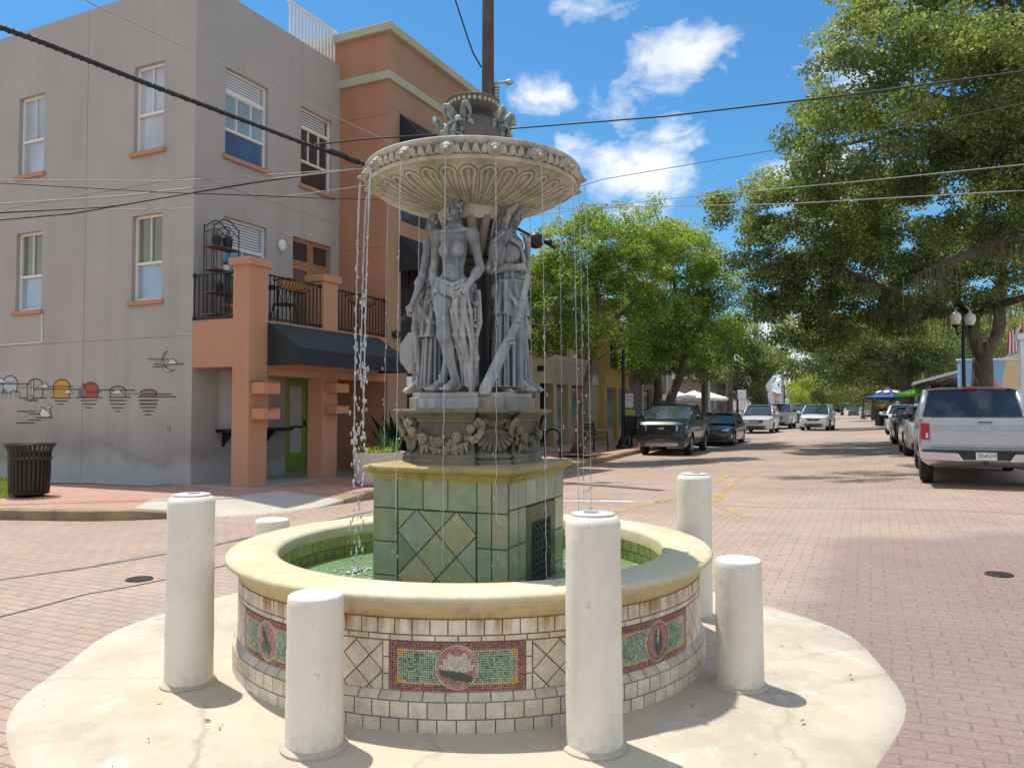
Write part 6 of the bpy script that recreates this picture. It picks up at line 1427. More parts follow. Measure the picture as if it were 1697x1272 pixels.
def front_face(e, q, style):
    """grille, lamps, bumper, badge and plate on the nose"""
    hl, hw, H_ = q['hl'], q['hw'], q['H']; P_ = q['P']
    def nose(z, y):       # approximate x of the nose skin at lateral y
        return hl - .015 - .24 * (abs(y) / hw)**2.6
    def patch(name, pts, m, off=.012, th=.03):
        mb = MB(); mb.prism([(nose(z, y) + off - th, y, z) for y, z in pts], (th, 0, 0)); return mb.build(name, m, e, smooth=30, bevel=.006, seg=1)
    if style == 'ranger':
        pts = [(.36 * math.cos(t) * (1.18 if True else 1), .53 * H_ + .0 + .115 * math.copysign(abs(math.sin(t))**.6, math.sin(t)) - .02) for t in np.linspace(0, 2 * PI, 28, endpoint=False)]
        pts = [(math.copysign(abs(math.cos(t))**.45, math.cos(t)) * .47, .52 * H_ + math.copysign(abs(math.sin(t))**.5, math.sin(t)) * .14) for t in np.linspace(0, 2 * PI, 32, endpoint=False)]
        mb = MB(); mb.prism([(hl - .01, y, z) for y, z in pts], (.05, 0, 0)); g_ = mb.build('grille', M_blkp, e, bevel=.015)
        mb = MB(); [mb.box((hl + .045, 0, .52 * H_ + dz_), (.014, .82, .012)) for dz_ in (-.08, -.04, .04, .08)]; mb.box((hl + .046, 0, .52 * H_), (.016, .86, .045)); mb.build('grille_bar', M_blkp, g_)
        mb = MB(); mb.lathe([(.0, hl + .062), (.9, hl + .062), (1, hl + .055), (1, hl + .05)], n=24, axis='X'); mb.xf(Matrix.Translation((0, 0, .52 * H_)) @ Matrix.Diagonal((1, .115, .048, 1))); mb.build('badge', M_chrome, g_, smooth=30)
        for sy in (-1, 1): patch('headlight', [(sy * .52, .475 * H_), (sy * .80, .485 * H_), (sy * .90, .54 * H_), (sy * .86, .585 * H_), (sy * .53, .575 * H_)], M_lamp, .075, .14); patch('fog_light', [(sy * .66, .305 * H_), (sy * .76, .305 * H_), (sy * .77, .345 * H_), (sy * .66, .345 * H_)], M_lamp, .045)
        mb = MB(); mb.prism([(hl + .02, -.60, .30 * H_), (hl + .02, .60, .30 * H_), (hl + .02, .66, .37 * H_), (hl + .02, -.66, .37 * H_)], (.03, 0, 0)); mb.build('lower_grille', M_blkp, e, bevel=.01)
        mb = MB()
        rows = [[(nose(0, y) + o_, y, z) for y in np.linspace(-.86, .86, 15)] for z, o_ in ((.175 * H_, .0), (.19 * H_, .06), (.235 * H_, .075), (.26 * H_, .05))]; mb.grid(rows); mb.build('skid_plate', M_silverb, e, smooth=40)
        mb = MB(); rows = [[(nose(0, y) + o_, y, z) for y in np.linspace(-.90, .90, 15)] for z, o_ in ((.255 * H_, .06), (.28 * H_, .085), (.39 * H_, .08), (.42 * H_, .03))]; mb.grid(rows); mb.build('bumper', P_, e, smooth=40)
    else:
        top = .50 if style == 'hrv' else .49
        if style == 'hrv':
            patch('grille', [(-.30, .385 * H_), (.30, .385 * H_), (.46, .46 * H_), (0, .475 * H_), (-.46, .46 * H_)], M_blkp, .05); mb = MB(); mb.tube([(hl + .03, y, (.475 - .02 * (1 - abs(y) / .8)) * H_ + .02 * abs(y)) for y in np.linspace(-.72, .72, 13)], .016, 6); mb.build('chrome_strip', M_chrome, e, smooth=1)
        else:
            patch('grille', [(-.34, .36 * H_), (.34, .36 * H_), (.46, .42 * H_), (.40, .475 * H_), (-.40, .475 * H_), (-.46, .42 * H_)], M_blkp, .04); mb = MB()
            for z in (.38, .41, .44): mb.box((hl + .04, 0, z * H_), (.02, .76, .018))
            mb.build('grille_bar', M_chrome, e, bevel=.004)
        mb = MB(); mb.lathe([(0, hl + .07), (1, hl + .065), (1, hl + .05)], n=20, axis='X'); mb.xf(Matrix.Translation((0, 0, (.455 if style == 'hrv' else .425) * H_)) @ Matrix.Diagonal((1, .07, .05, 1))); mb.build('badge', M_chrome, e, smooth=30)
        for sy in (-1, 1): patch('headlight', [(sy * .47, .455 * H_), (sy * .74, .475 * H_), (sy * .84, .535 * H_), (sy * .52, .49 * H_)], M_lamp, .07, .12); patch('fog_light', [(sy * .58, .275 * H_), (sy * .74, .285 * H_), (sy * .75, .33 * H_), (sy * .60, .315 * H_)], M_blkp, .05)
        mb = MB(); mb.prism([(hl - .0, -.58, .20 * H_), (hl, .58, .20 * H_), (hl, .50, .265 * H_), (hl, -.50, .265 * H_)], (.03, 0, 0)); mb.build('lower_grille', M_blkp, e, bevel=.008)
        mb = MB(); rows = [[(nose(0, y) + o_, y, z) for y in np.linspace(-.82, .82, 13)] for z, o_ in ((.13 * H_, .0), (.15 * H_, .04), (.19 * H_, .035))]; mb.grid(rows); mb.build('front_lip', M_blkp, e, smooth=40)
def rear_face(e, q, style, col=None):
    hl, hw, H_ = q['hl'], q['hw'], q['H']
    for sy in (-1, 1):
        mb = MB(); y0, y1 = sy * hw * .60, sy * hw * .93; z0, z1 = .46 * H_, .58 * H_; mb.prism([(-hl + .16, y0, z0), (-hl + .26, y1, z0 + .03), (-hl + .30, y1, z1), (-hl + .10, y0, z1 - .02)], (-.10, 0, 0)); mb.build('tail_light', M_tail, e, bevel=.01)
    mb = MB(); mb.prism([(-hl + .03, -hw * .8, .17 * H_), (-hl + .03, hw * .8, .17 * H_), (-hl + .0, hw * .82, .28 * H_), (-hl + .0, -hw * .82, .28 * H_)], (-.05, 0, 0)); mb.build('bumper', M_blkp, e, bevel=.02)
    mb = MB(); mb.box((-hl - .03, 0, .40 * H_), (.015, .32, .16)); mb.build('number_plate', M_plate_w, e)
HD = math.atan2(SD[1], SD[0])
def place(px, Y, z=None):
    x = (px - CX) / F * Y; return Vector((x, Y, rz(x, Y) if z is None else z))
# --- silver pickup seen from behind
PT = R(90 - 26); t_ = Vector((math.cos(PT), math.sin(PT), 0)); LP = 5.9; loc = Vector((8.10, 13.45, .15)) + t_ * LP / 2
pk, q = car('pickup_truck', 'silver pickup truck seen from behind with its tailgate closed, parked under the oak', loc, PT, 'pickup', (.50, .505, .51), LP, 2.03, 1.80, .41, metal=.55, cat='pickup')
hl, hw, H_ = q['hl'], q['hw'], q['H']; x0 = -hl
def rp(name, pts, m, off, th=.03, bv=.006, par=pk):
    mb = MB(); mb.prism([(x0 - off, y, z) for y, z in pts], (th, 0, 0)); return mb.build(name, m, par, bevel=bv, seg=2)
zt, zl = 1.21, .70
tg = rp('tailgate', [(-.83, zl), (.83, zl), (.83, zt), (-.83, zt)], q['P'], .035, .05, .012)
rp('tailgate_panel', [(-.80, .74), (.80, .74), (.80, .80), (.66, .84), (.52, .93), (-.52, .93), (-.66, .84), (-.80, .80)], q['P'], .045, .02, .008, tg)
rp('tailgate_applique', [(-.80, .995), (-.12, .985), (-.06, .965), (.06, .965), (.12, .985), (.80, .995), (.80, 1.075), (.12, 1.08), (.06, 1.105), (-.06, 1.105), (-.12, 1.08), (-.80, 1.075)], mat('satin_aluminium', (.42, .46, .50), .3, .1, 3, 0, metal=.7), .048, .02, .006, tg)
for sy, tt in ((1, 'KING'), (-1, 'RANCH')):
    tm_ = text_mb(tt, .075, .004, sx=1.25); tm_.xf(Matrix.Translation((x0 - .050, sy * .36, 1.032)) @ Matrix.Rotation(-PI / 2, 4, 'Z') @ Matrix.Rotation(PI / 2, 4, 'X')); tm_.build('lettering', mat('letter_grey', (.62, .58, .55), .4, .05, 5, 0, metal=.5), tg)
mb = MB(); mb.tube([(x0 - .05, -.055 * math.cos(t), 1.035 + .045 * math.sin(t)) for t in np.linspace(0, 2 * PI, 20)], .008, 6, cap=False); mb.tube([(x0 - .05, y, 1.035 + .02 * abs(math.sin(y * 40)) - .008) for y in np.linspace(-.038, .038, 9)], .007, 6); mb.build('badge', M_chrome, tg, smooth=1)
rp('tailgate_handle', [(-.15, 1.115), (.15, 1.115), (.17, 1.165), (-.17, 1.165)], q['P'], .050, .02, .008, tg); rp('handle_recess', [(-.105, 1.128), (.105, 1.128), (.11, 1.15), (-.11, 1.15)], M_blkp, .053, .006, .002, tg)
for sy in (-1, 1):
    mb = MB(); mb.prism([(x0 + .02, sy * .845, .83), (x0 + .02, sy * .975, .83), (x0 + .02, sy * .985, 1.12), (x0 + .02, sy * .845, 1.12)], (-.065, 0, 0)); o = mb.build('tail_light', M_tail, pk, bevel=.012); mb = MB(); mb.box((x0 - .048, sy * .885, .905), (.012, .035, .09)); mb.build('reverse_light', M_lamp, o, bevel=.005)
rp('bumper_core', [(-.97, .50), (.97, .50), (.97, .665), (-.97, .665)], M_blkp, .13, .18, .02)
for sy in (-1, 1): rp('bumper', [(sy * .40, .47), (sy * .33, .475), (sy * .42, .61), (sy * .99, .63), (sy * 1.0, .54), (sy * .93, .50)], M_chrome, .155, .05, .015)
rp('step_pad', [(-.42, .63), (.42, .63), (.40, .66), (-.40, .66)], M_blkp, .16, .06, .006)
np_ = rp('number_plate', [(-.155, .50), (.155, .50), (.155, .64), (-.155, .64)], M_plate_w, .142, .014, .003)
M_tealp = mat('teal_plate_text', (.03, .22, .30), .4, .05, 5, 0)
for dx, tt in ((.088, 'Z8I'), (-.088, 'GNF')):
    tm_ = text_mb(tt, .088, .002, sx=.72); tm_.xf(Matrix.Translation((x0 - .144, dx, .568)) @ Matrix.Rotation(-PI / 2, 4, 'Z') @ Matrix.Rotation(PI / 2, 4, 'X')); tm_.build('plate_number', M_tealp, np_)
mb = MB(); mb.ell((x0 - .146, 0, .568), (.004, .022, .022), 10, 8, mi=0); mb.ell((x0 - .146, .018, .56), (.004, .016, .017), 10, 8, mi=0); mb.build('plate_emblem', mat('orange_emblem', (.65, .12, .04), .5, .1, 5, 0), np_)
mb = MB(); mb.bb(x0 - .20, x0 - .02, -.035, .035, .40, .46); mb.ell((x0 - .19, 0, .36), (.03, .03, .035), 10, 8); mb.tube([(x0 - .19, 0, .33), (x0 - .19, 0, .42)], .015, 8); mb.build('tow_hitch', M_blkp, pk, smooth=40)
mb = MB(); mb.tube([(x0 + .8, -.5, .36), (x0 + .1, -.62, .36)], .035, 10); mb.tube([(x0 + 1.2, -.7, .40), (x0 + 1.2, .7, .40)], .05, 8); mb.build('exhaust_pipe', M_rimm, pk, smooth=40)
mb = MB(); g = q['gh']; mb.box((g['x2'] - .02, 0, 1.80 - .012), (.06, .24, .055)); mb.build('brake_light', M_tail, pk, bevel=.008)
mb = MB(); mb.bb(x0 + .1, x0 + 2.2, -.8, .8, 1.19, 1.222); mb.build('bed_cover', M_blkp, pk)
# --- dark pickup facing the camera
RH = HD + PI + R(2); f_ = Vector((math.cos(RH), math.sin(RH), 0)); loc = Vector((5.22, 27.5, -.11)) - f_ * 5.3 / 2
rg_, q = car('pickup_truck', 'black green pickup truck parked at the kerb facing the fountain beside the lamp post', loc, RH, 'pickup', (.018, .024, .022), 5.3, 1.88, 1.84, .39, metal=.25, glass=M_cg2, cat='pickup', bf=.065); front_face(rg_, q, 'ranger')
def carat(label, px, Y, facing, kind, col, L, W, H_, style, name='parked_car', metal=0.0, group=None, glass=None, dirn=None, z=None):
    h = HD + (PI if facing else 0) + (dirn or 0); f = Vector((math.cos(h), math.sin(h), 0)); p = place(px, Y, z); loc = p - f * L / 2 if facing else p + f * L / 2
    e, q = car(name, label, loc, h, kind, col, L, W, H_, .34 if kind != 'pickup' else .38, metal=metal, group=group, glass=glass, bf=.04)
    front_face(e, q, style) if facing else rear_face(e, q, style); return e
GC = 'cars parked along the street'
carat('black sedan parked behind the dark pickup at the kerb', 1176, 33.6, True, 'sedan', (.015, .016, .018), 4.7, 1.83, 1.45, 'suv', group=GC)
carat('silver white crossover parked nose first at the kerb by the brown pole', 1252, 46.3, True, 'suv', (.66, .65, .63), 4.7, 1.88, 1.69, 'suv', group=GC, glass=M_cg2, metal=.1)
carat('white crossover driving toward the fountain down the middle of the street', 1347, 48.3, True, 'suv', (.80, .80, .80), 4.3, 1.78, 1.62, 'hrv', name='moving_car', glass=M_cg2, dirn=R(-4))
carat('white pickup parked behind the silver white crossover', 1287, 57, True, 'pickup', (.74, .74, .74), 5.4, 1.95, 1.86, 'suv', group=GC, glass=M_cg2)
carat('blue pickup parked beyond the white pickup', 1309, 67, True, 'pickup', (.03, .13, .22), 5.4, 1.95, 1.9, 'suv', group=GC)
carat('teal blue hatchback at the far end of the kerb row', 1326, 80, True, 'suv', (.04, .13, .17), 4.3, 1.8, 1.6, 'suv', group=GC)
carat('silver sedan parked just ahead of the silver pickup', 1557, 22.2, False, 'sedan', (.50, .49, .47), 4.6, 1.82, 1.46, 'r', metal=.4, group=GC, dirn=R(1))
carat('black sedan parked ahead of the silver sedan under the oak', 1521, 29.5, False, 'sedan', (.012, .012, .014), 4.7, 1.84, 1.46, 'r', group=GC)
carat('white sedan parked beside the big stone planter', 1502, 37.5, False, 'sedan', (.74, .74, .72), 4.7, 1.84, 1.46, 'r', group=GC)
carat('grey hatchback seen from behind far down the street', 1437, 112, False, 'suv', (.20, .21, .24), 4.4, 1.84, 1.62, 'r', group=GC)
carat('dark blue pickup small in the distance near the end of the street', 1414, 150, True, 'pickup', (.05, .07, .12), 5.4, 1.95, 1.9, 'suv', group=GC)
# ================================================================== buildings along the street
def bldg(name, origin, ang, label, cat='building'): return empty(name, origin, ang, label, cat)
M_beige = stucco('beige_stucco', (.42, .36, .23), .2, .07, (.25, .21, .14)); M_beige2 = stucco('pinkish_grey_stucco', (.36, .30, .255), .2, .07); M_yel2 = stucco('mustard_stucco', (.52, .34, .10), .18, .07, (.3, .2, .08)); M_brn = stucco('brown_grey_stucco', (.25, .205, .18), .2, .07); M_pale = stucco('pale_grey_stucco', (.50, .49, .47), .15, .05); M_wht = stucco('white_stucco', (.66, .65, .63), .12, .04)
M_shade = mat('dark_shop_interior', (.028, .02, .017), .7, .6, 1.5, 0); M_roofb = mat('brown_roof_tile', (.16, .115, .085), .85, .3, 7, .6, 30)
AO = Vector((1.15, 28.3, .12))
ab = bldg('arcade_building', AO, BA, 'beige two storey arcade building with dark openings and a mustard end bay')
# local x along the street, outward normal -y
fA = lambda u, z, d: (u, d, z)
am = MB(); wall(am, -2.6, 6.0, 0, 6.6, [(-2.3, -.75, .0, 2.35), (-.35, .9, .0, 2.35), (1.25, 2.4, 0, 2.35), (2.75, 4.6, 0, 2.35), (-2.0, .1, 3.25, 5.6), (1.0, 2.6, 3.4, 5.4), (3.4, 5.0, 3.4, 5.4)], fA, .32, 0)
wall(am, 6.0, 9.6, 0, 5.9, [(6.35, 7.7, 0, 2.35), (8.0, 9.35, 0, 2.35), (6.8, 7.9, 3.2, 4.7), (8.2, 9.2, 3.2, 4.7)], lambda u, z, d: (u, d - .25, z), .16, 2)
am.poly([(-2.6, 0, 0), (-2.6, 9, 0), (-2.6, 9, 6.6), (-2.6, 0, 6.6)], 0); am.poly([(9.6, -.25, 2.4), (9.6, 9, 2.4), (9.6, 9, 5.9), (9.6, -.25, 5.9)], 2); am.poly([(6, .2, 2.4), (9.6, .2, 2.4), (9.6, 9, 2.4), (6, 9, 2.4)], 2); am.poly([(6.0, -.25, 0), (6.0, 0.0, 0), (6.0, 0.0, 5.9), (6.0, -.25, 5.9)], 2); am.poly([(6.0, 0, 5.9), (6.0, 9, 5.9), (6.0, 9, 6.6), (6.0, 0, 6.6)], 0)
am.poly([(-2.6, 0, 6.6), (6, 0, 6.6), (6, 9, 6.6), (-2.6, 9, 6.6)], 0); am.poly([(6, -.25, 5.9), (9.6, -.25, 5.9), (9.6, 9, 5.9), (6, 9, 5.9)], 2)
am.build('wall', [M_beige, M_beige2, M_yel2], ab)
for (a, b_, c, d) in ((-2.0, .1, 3.25, 5.6), (1.0, 2.6, 3.4, 5.4), (3.4, 5.0, 3.4, 5.4)): window(ab, fA, a, b_, c, d, 2, .5, (M_g_dark, M_g_dark), frame=M_cream)
for (a, b_, c, d) in ((6.8, 7.9, 3.2, 4.7), (8.2, 9.2, 3.2, 4.7)): window(ab, lambda u, z, d: (u, d - .25, z), a, b_, c, d, 2, .5, (M_g_dark, M_g_dark), frame=M_black)
bn = MB(); fbox(bn, fA, .9, 5.98, 2.36, 3.25, -.004, .004); bn.build('sign_band', M_beige2, ab)
cbn = MB(); cbn.bb(-2.66, 6.06, -.08, .3, 6.55, 6.72); cbn.build('cornice', M_cream, ab, bevel=.02)
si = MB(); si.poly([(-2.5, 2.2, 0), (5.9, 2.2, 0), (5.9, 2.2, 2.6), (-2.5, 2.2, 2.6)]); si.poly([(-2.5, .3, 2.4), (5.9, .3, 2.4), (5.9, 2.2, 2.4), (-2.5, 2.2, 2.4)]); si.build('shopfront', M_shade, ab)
fl = MB(); fl.bb(-2.6, 9.6, -.6, 2.2, -.2, .03); fl.build('arcade_floor', M_walk, ab)
sg = MB(); fbox(sg, fA, 4.75, 5.85, 2.42, 2.85, -.05, -.01); o = sg.build('shop_sign', mat('grey_sign', (.45, .43, .42), .5, .1, 4, 0), ab, bevel=.01)
tx = text_mb('fit', .34, .004, sx=1.1); tx.xf(Matrix.Translation((5.3, -.055, 2.63)) @ Matrix.Rotation(PI / 2, 4, 'X')); tx.build('lettering', M_white, o)
mt, n, b = newmat('teal_painting'); co = n.coord('Object'); n.l.new(n.mix(n.ramp(n.noise(co, 1.3, 5, .6, 1.2), [(.35, 0.0), (.65, 1.0)]), (.10, .36, .44), (.40, .62, .66)), b.inputs['Base Color'])
tp = MB(); tp.poly([(10.1, -.2, .5), (10.1, 6, .5), (10.1, 6, 2.6), (10.1, -.2, 2.6)]); o = tp.build('painted_screen', mt, ab); o['label'] = 'teal painted wall seen through the mustard arches'
pw2 = MB(); pw2.poly([(10.09, -.2, 0), (10.09, 6, 0), (10.09, 6, .5), (10.09, -.2, .5)]); pw2.build('screen_base', M_wht, ab)
wl = MB(); wl.bb(-.62, -.42, -.22, -.02, 2.75, 2.95); wl.build('wall_lamp', M_black, ab, bevel=.02)
lan = MB(); lan.ell(fA(3.0, 2.0, -.2), (.12, .12, .14), 12, 8); o = lan.build('pink_lantern', mat('pink_paper', (.72, .06, .16), .6, .1, 5, 0), ab, smooth=1)
# brown grey building with pale pilasters beyond
bb_ = bldg('brown_building', AO + Vector((BD[0] * 10.2, BD[1] * 10.2, 0)), BA, 'brown grey shop building with white pilasters beyond the mustard bay')
am = MB(); wall(am, 0, 8.5, 0, 6.8, [(2.6, 4.2, 0, 2.5), (5.0, 6.6, 0, 2.5), (1.0, 2.4, 3.4, 5.4), (3.2, 4.6, 3.4, 5.4), (5.6, 7.0, 3.4, 5.4)], fA, .25); am.poly([(0, 0, 0), (0, 9, 0), (0, 9, 6.8), (0, 0, 6.8)]); am.poly([(8.5, 0, 0), (8.5, 9, 0), (8.5, 9, 6.8), (8.5, 0, 6.8)]); am.poly([(0, 0, 6.8), (8.5, 0, 6.8), (8.5, 9, 6.8), (0, 9, 6.8)]); am.build('wall', M_brn, bb_)
for x in (2.0, 4.5, 6.9):
    m_ = MB(); m_.bb(x, x + .32, -.12, .02, 0, 6.7); m_.build('pilaster', M_pale, bb_, bevel=.015)
for (a, b_, c, d) in ((2.6, 4.2, 0.02, 2.5), (5.0, 6.6, 0.02, 2.5), (1.0, 2.4, 3.4, 5.4), (3.2, 4.6, 3.4, 5.4), (5.6, 7.0, 3.4, 5.4)): window(bb_, fA, a, b_, c, d, 2, .5, (M_g_dark, M_g_dark), frame=M_pale)
# low house with hipped brown roof, porch and railing
hb = bldg('gabled_house', place(1165, 52) + Vector((0, 0, .1)), BA, 'low grey house with a brown hipped roof and porch behind the white parasols', 'house')
am = MB(); wall(am, 0, 10, 0, 3.4, [(1, 2.4, 1.0, 2.7), (3.6, 4.8, .1, 2.6), (6, 7.4, 1.0, 2.7), (8.2, 9.4, 1.0, 2.7)], fA, .15); wall(am, 0, 8, 0, 3.4, [(2, 3.4, 1, 2.7), (5, 6.4, 1, 2.7)], lambda u, z, d: (d, u, z), .15); am.poly([(10, 0, 0), (10, 8, 0), (10, 8, 3.4), (10, 0, 3.4)]); am.build('wall', stucco('warm_grey_siding', (.30, .27, .24), .15), hb)
rm = MB(); e1 = [(-.7, -.7, 3.3), (10.7, -.7, 3.3), (10.7, 8.7, 3.3), (-.7, 8.7, 3.3)]; r1, r2 = (3, 4, 5.7), (7, 4, 5.7); rm.poly([e1[0], e1[1], r2, r1]); rm.poly([e1[1], e1[2], r2]); rm.poly([e1[2], e1[3], r1, r2]); rm.poly([e1[3], e1[0], r1]); rm.poly(e1); rm.build('roof', M_roofb, hb)
for (a, b_, c, d) in ((1, 2.4, 1.0, 2.7), (3.6, 4.8, .1, 2.6), (6, 7.4, 1.0, 2.7), (8.2, 9.4, 1.0, 2.7)): window(hb, fA, a, b_, c, d, 2, .5, (M_g_sky, M_g_dark), frame=M_white, depth=.1)
for (a, b_, c, d) in ((2, 3.4, 1, 2.7), (5, 6.4, 1, 2.7)): window(hb, lambda u, z, d: (d, u, z), a, b_, c, d, 2, .5, (M_g_sky, M_g_dark), frame=M_white, depth=.1)
ra = MB()
for i in range(26): ra.bb(.2 + i * .38, .24 + i * .38, -1.5, -1.46, .3, 1.2)
ra.bb(.1, 9.8, -1.52, -1.44, 1.2, 1.27); ra.bb(.1, 9.8, -1.5, -.0, 0, .3); ra.build('porch_railing', M_white, hb)
def simple_house(label, px, Y, wd, dp, h, rh, m, roofm, wins, ang=BA, name='house', gable=True):
    e = bldg(name, place(px, Y) + Vector((0, 0, .05)), ang, label, 'house'); am = MB(); wall(am, 0, wd, 0, h, wins, fA, .12); wall(am, 0, dp, 0, h, [(dp * .3, dp * .3 + 1.2, h * .4, h * .75)], lambda u, z, d: (d, u, z), .12); am.poly([(wd, 0, 0), (wd, dp, 0), (wd, dp, h), (wd, 0, h)])
    if gable: am.poly([(0, 0, h), (0, dp, h), (0, dp / 2, h + rh)]); am.poly([(wd, 0, h), (wd, dp, h), (wd, dp / 2, h + rh)])
    am.build('wall', m, e); rm = MB()
    if gable:
        for y0, y1 in ((-.4, dp / 2), (dp + .4, dp / 2)): rm.poly([(-.4, y0, h - .1), (wd + .4, y0, h - .1), (wd + .4, y1, h + rh + .05), (-.4, y1, h + rh + .05)])
    else: rm.bb(-.15, wd + .15, -.15, dp, h, h + .25)
    o = rm.build('roof', roofm, e)
    if gable: q = o.modifiers.new('t', 'SOLIDIFY'); q.thickness = .12
    for wv in wins: window(e, fA, *wv, 2, .5, (M_g_dark, M_g_dark), frame=M_white, depth=.1)
    window(e, lambda u, z, d: (d, u, z), dp * .3, dp * .3 + 1.2, h * .4, h * .75, 2, .5, (M_g_dark, M_g_dark), frame=M_white, depth=.1)
    return e
simple_house('white gabled house seen through the gap between the street trees', 1258, 95, 12, 9, 6.2, 3.2, M_wht, mat('grey_shingle', (.33, .33, .34), .8, .2, 6, .4, 30), [(1.5, 2.8, 1, 2.8), (5, 6.3, 1, 2.8), (8.5, 9.8, 1, 2.8), (1.5, 2.8, 3.9, 5.4), (5, 6.3, 3.9, 5.4)])
simple_house('low white shop with pale roof at the far bend of the street', 1283, 125, 14, 8, 4.0, 1.8, M_wht, mat('pale_roof', (.48, .45, .43), .8, .2, 6, .2, 30), [(1, 3, .8, 2.8), (5, 7, .8, 2.8), (9, 11, .8, 2.8)])
# right side: open pavilion with white canopy roof
pv = bldg('pavilion', place(1548, 44) + Vector((0, 0, .1)), BA - PI / 2, 'open timber pavilion with a shallow white canopy roof and string lights', 'pavilion')
# local +x points to the right across the street, +y along the street
rm = MB(); rm.poly([(-1.1, -2, 2.55), (-1.1, 9, 2.55), (4.2, 9, 4.05), (4.2, -2, 4.05)]); rm.poly([(9.5, -2, 2.55), (9.5, 9, 2.55), (4.2, 9, 4.05), (4.2, -2, 4.05)]); o = rm.build('roof', mat('white_membrane', (.62, .61, .60), .6, .08, 3, 0), pv); q = o.modifiers.new('t', 'SOLIDIFY'); q.thickness = .14
M_timb = mat('dark_timber', (.07, .045, .032), .8, .3, 8, .3, 50)
for x in (-.4, 4.2, 8.6):
    for y in (-1.4, 3.2, 8.2):
        m_ = MB(); m_.bb(x - .12, x + .12, y - .12, y + .12, 0, 2.7 if x != 4.2 else 4.0); m_.build('post', M_timb, pv)
m_ = MB()
for y in (-1.4, 3.2, 8.2): m_.bb(-.9, 9.2, y - .07, y + .07, 2.42, 2.58); m_.tube([(-.4, y, 1.8), (.5, y, 2.45)], .06, 6)
m_.build('beam', M_timb, pv)
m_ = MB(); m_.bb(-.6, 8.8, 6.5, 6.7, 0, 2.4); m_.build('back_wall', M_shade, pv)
M_bulb = mat('bulb_glass', (.85, .8, .65), .3, .05, 5, 0)
for i in range(7):
    m_ = MB(); m_.ell((-.3 + i * 1.4, -1.42, 2.28 - .06 * (i % 2)), (.06, .06, .08), 10, 6); m_.build('bulb', M_bulb, pv, smooth=1)
pg = bldg('cream_building', place(1530, 62) + Vector((0, 0, .1)), BA - PI / 2, 'cream building with tall narrow pilasters behind the pavilion')
am = MB(); wall(am, 0, 14, 0, 6.0, [(1 + 1.7 * i, 2.1 + 1.7 * i, 2.9, 5.0) for i in range(7)], fA, .2); am.poly([(0, 0, 0), (0, 8, 0), (0, 8, 6), (0, 0, 6)]); am.poly([(0, 0, 6), (14, 0, 6), (14, 8, 6), (0, 8, 6)]); am.build('wall', stucco('cream_stucco', (.56, .49, .36), .15), pg)
for i in range(7): window(pg, fA, 1 + 1.7 * i, 2.1 + 1.7 * i, 2.9, 5.0, 1, .5, (M_g_dark, M_g_dark), frame=M_white, depth=.12)
# painted blue wall (a mural of large flat shapes)
WO = P(1592, 679, 37); bw = bldg('painted_wall', Vector((WO.x, WO.y, .2)), R(-6), 'sky blue wall painted with large pink, tan and navy shapes behind the oak trunk', 'wall')
m_ = MB(); m_.bb(0, 4.6, 0, .25, 0, 3.65); m_.build('wall', mat('blue_wall_paint', (.22, .40, .62), .7, .08, 3, .1, 40), bw)
m_ = MB(); m_.bb(-.05, 4.65, -.04, .29, 3.65, 3.72); m_.build('coping', M_white, bw)
W_ = lambda u, z, k=0: (u, -.004 - .002 * k, z)
m_ = MB(); m_.poly([W_(1.45, 0), W_(3.05, 0), W_(3.0, 2.1), W_(2.62, 3.62), W_(2.05, 3.62), W_(1.75, 2.0)], 0); m_.poly([W_(.75, 0, 1), W_(1.72, 0, 1), W_(1.72, 2.4, 1), W_(1.35, 3.1, 1), W_(1.0, 2.1, 1)], 1); m_.poly([W_(2.95, 0, 2), W_(4.5, 0, 2), W_(4.5, 2.6, 2), W_(3.9, 2.75, 2), W_(3.2, 2.2, 2)], 2); m_.poly([W_(0.0, 0, 3), (.8, -.012, 0), (.8, -.012, .7), (.3, -.012, 1.3), (0, -.012, 1.4)], 3)
m_.build('wall_painting', [mat('tan_paint', (.62, .47, .27), .7, .06, 3, 0), mat('pink_paint', (.64, .16, .17), .7, .08, 3, 0), mat('slate_paint', (.11, .16, .23), .7, .08, 3, 0), mat('sand_paint', (.55, .47, .30), .7, .06, 3, 0)], bw)
# ================================================================== trees
def leaf_mat(name, trans=.45, rough=.45):
    m, n, b = newmat(name); a = n.node('ShaderNodeAttribute', attribute_name='Col').outputs['Color']
    n.l.new(a, b.inputs['Base Color']); b.inputs['Roughness'].default_value = rough; b.inputs['Specular IOR Level'].default_value = .35
    tr = n.node('ShaderNodeBsdfTranslucent'); n.l.new(n.mix(1.0, a, (1.25, 1.4, .55), 'MULTIPLY'), tr.inputs[0])
    mx = n.node('ShaderNodeMixShader'); mx.inputs[0].default_value = trans; n.l.new(b.outputs[0], mx.inputs[1]); n.l.new(tr.outputs[0], mx.inputs[2]); n.l.new(mx.outputs[0], n.n['Material Output'].inputs[0]); return m
M_leaf = leaf_mat('tree_leaf')
def bark_mat(name, col):
    m, n, b = newmat(name); co = n.coord('Object'); nz = n.noise(n.mapping(co, (7, 7, 1.6)), 2.2, 7, .7, .6)
    c = n.mix(n.ramp(nz, [(.3, 0.0), (.7, 1.0)]), tuple(x * .45 for x in col), tuple(x * 1.25 for x in col)); c = n.mix(n.math('MULTIPLY', n.ramp(n.noise(co, 1.4, 5), [(.5, 0.0), (.7, 1.0)]), .45), c, (.20, .19, .15))
    n.l.new(c, b.inputs['Base Color']); b.inputs['Roughness'].default_value = .9; n.l.new(n.bump(nz, .9, .03), b.inputs['Normal']); return m
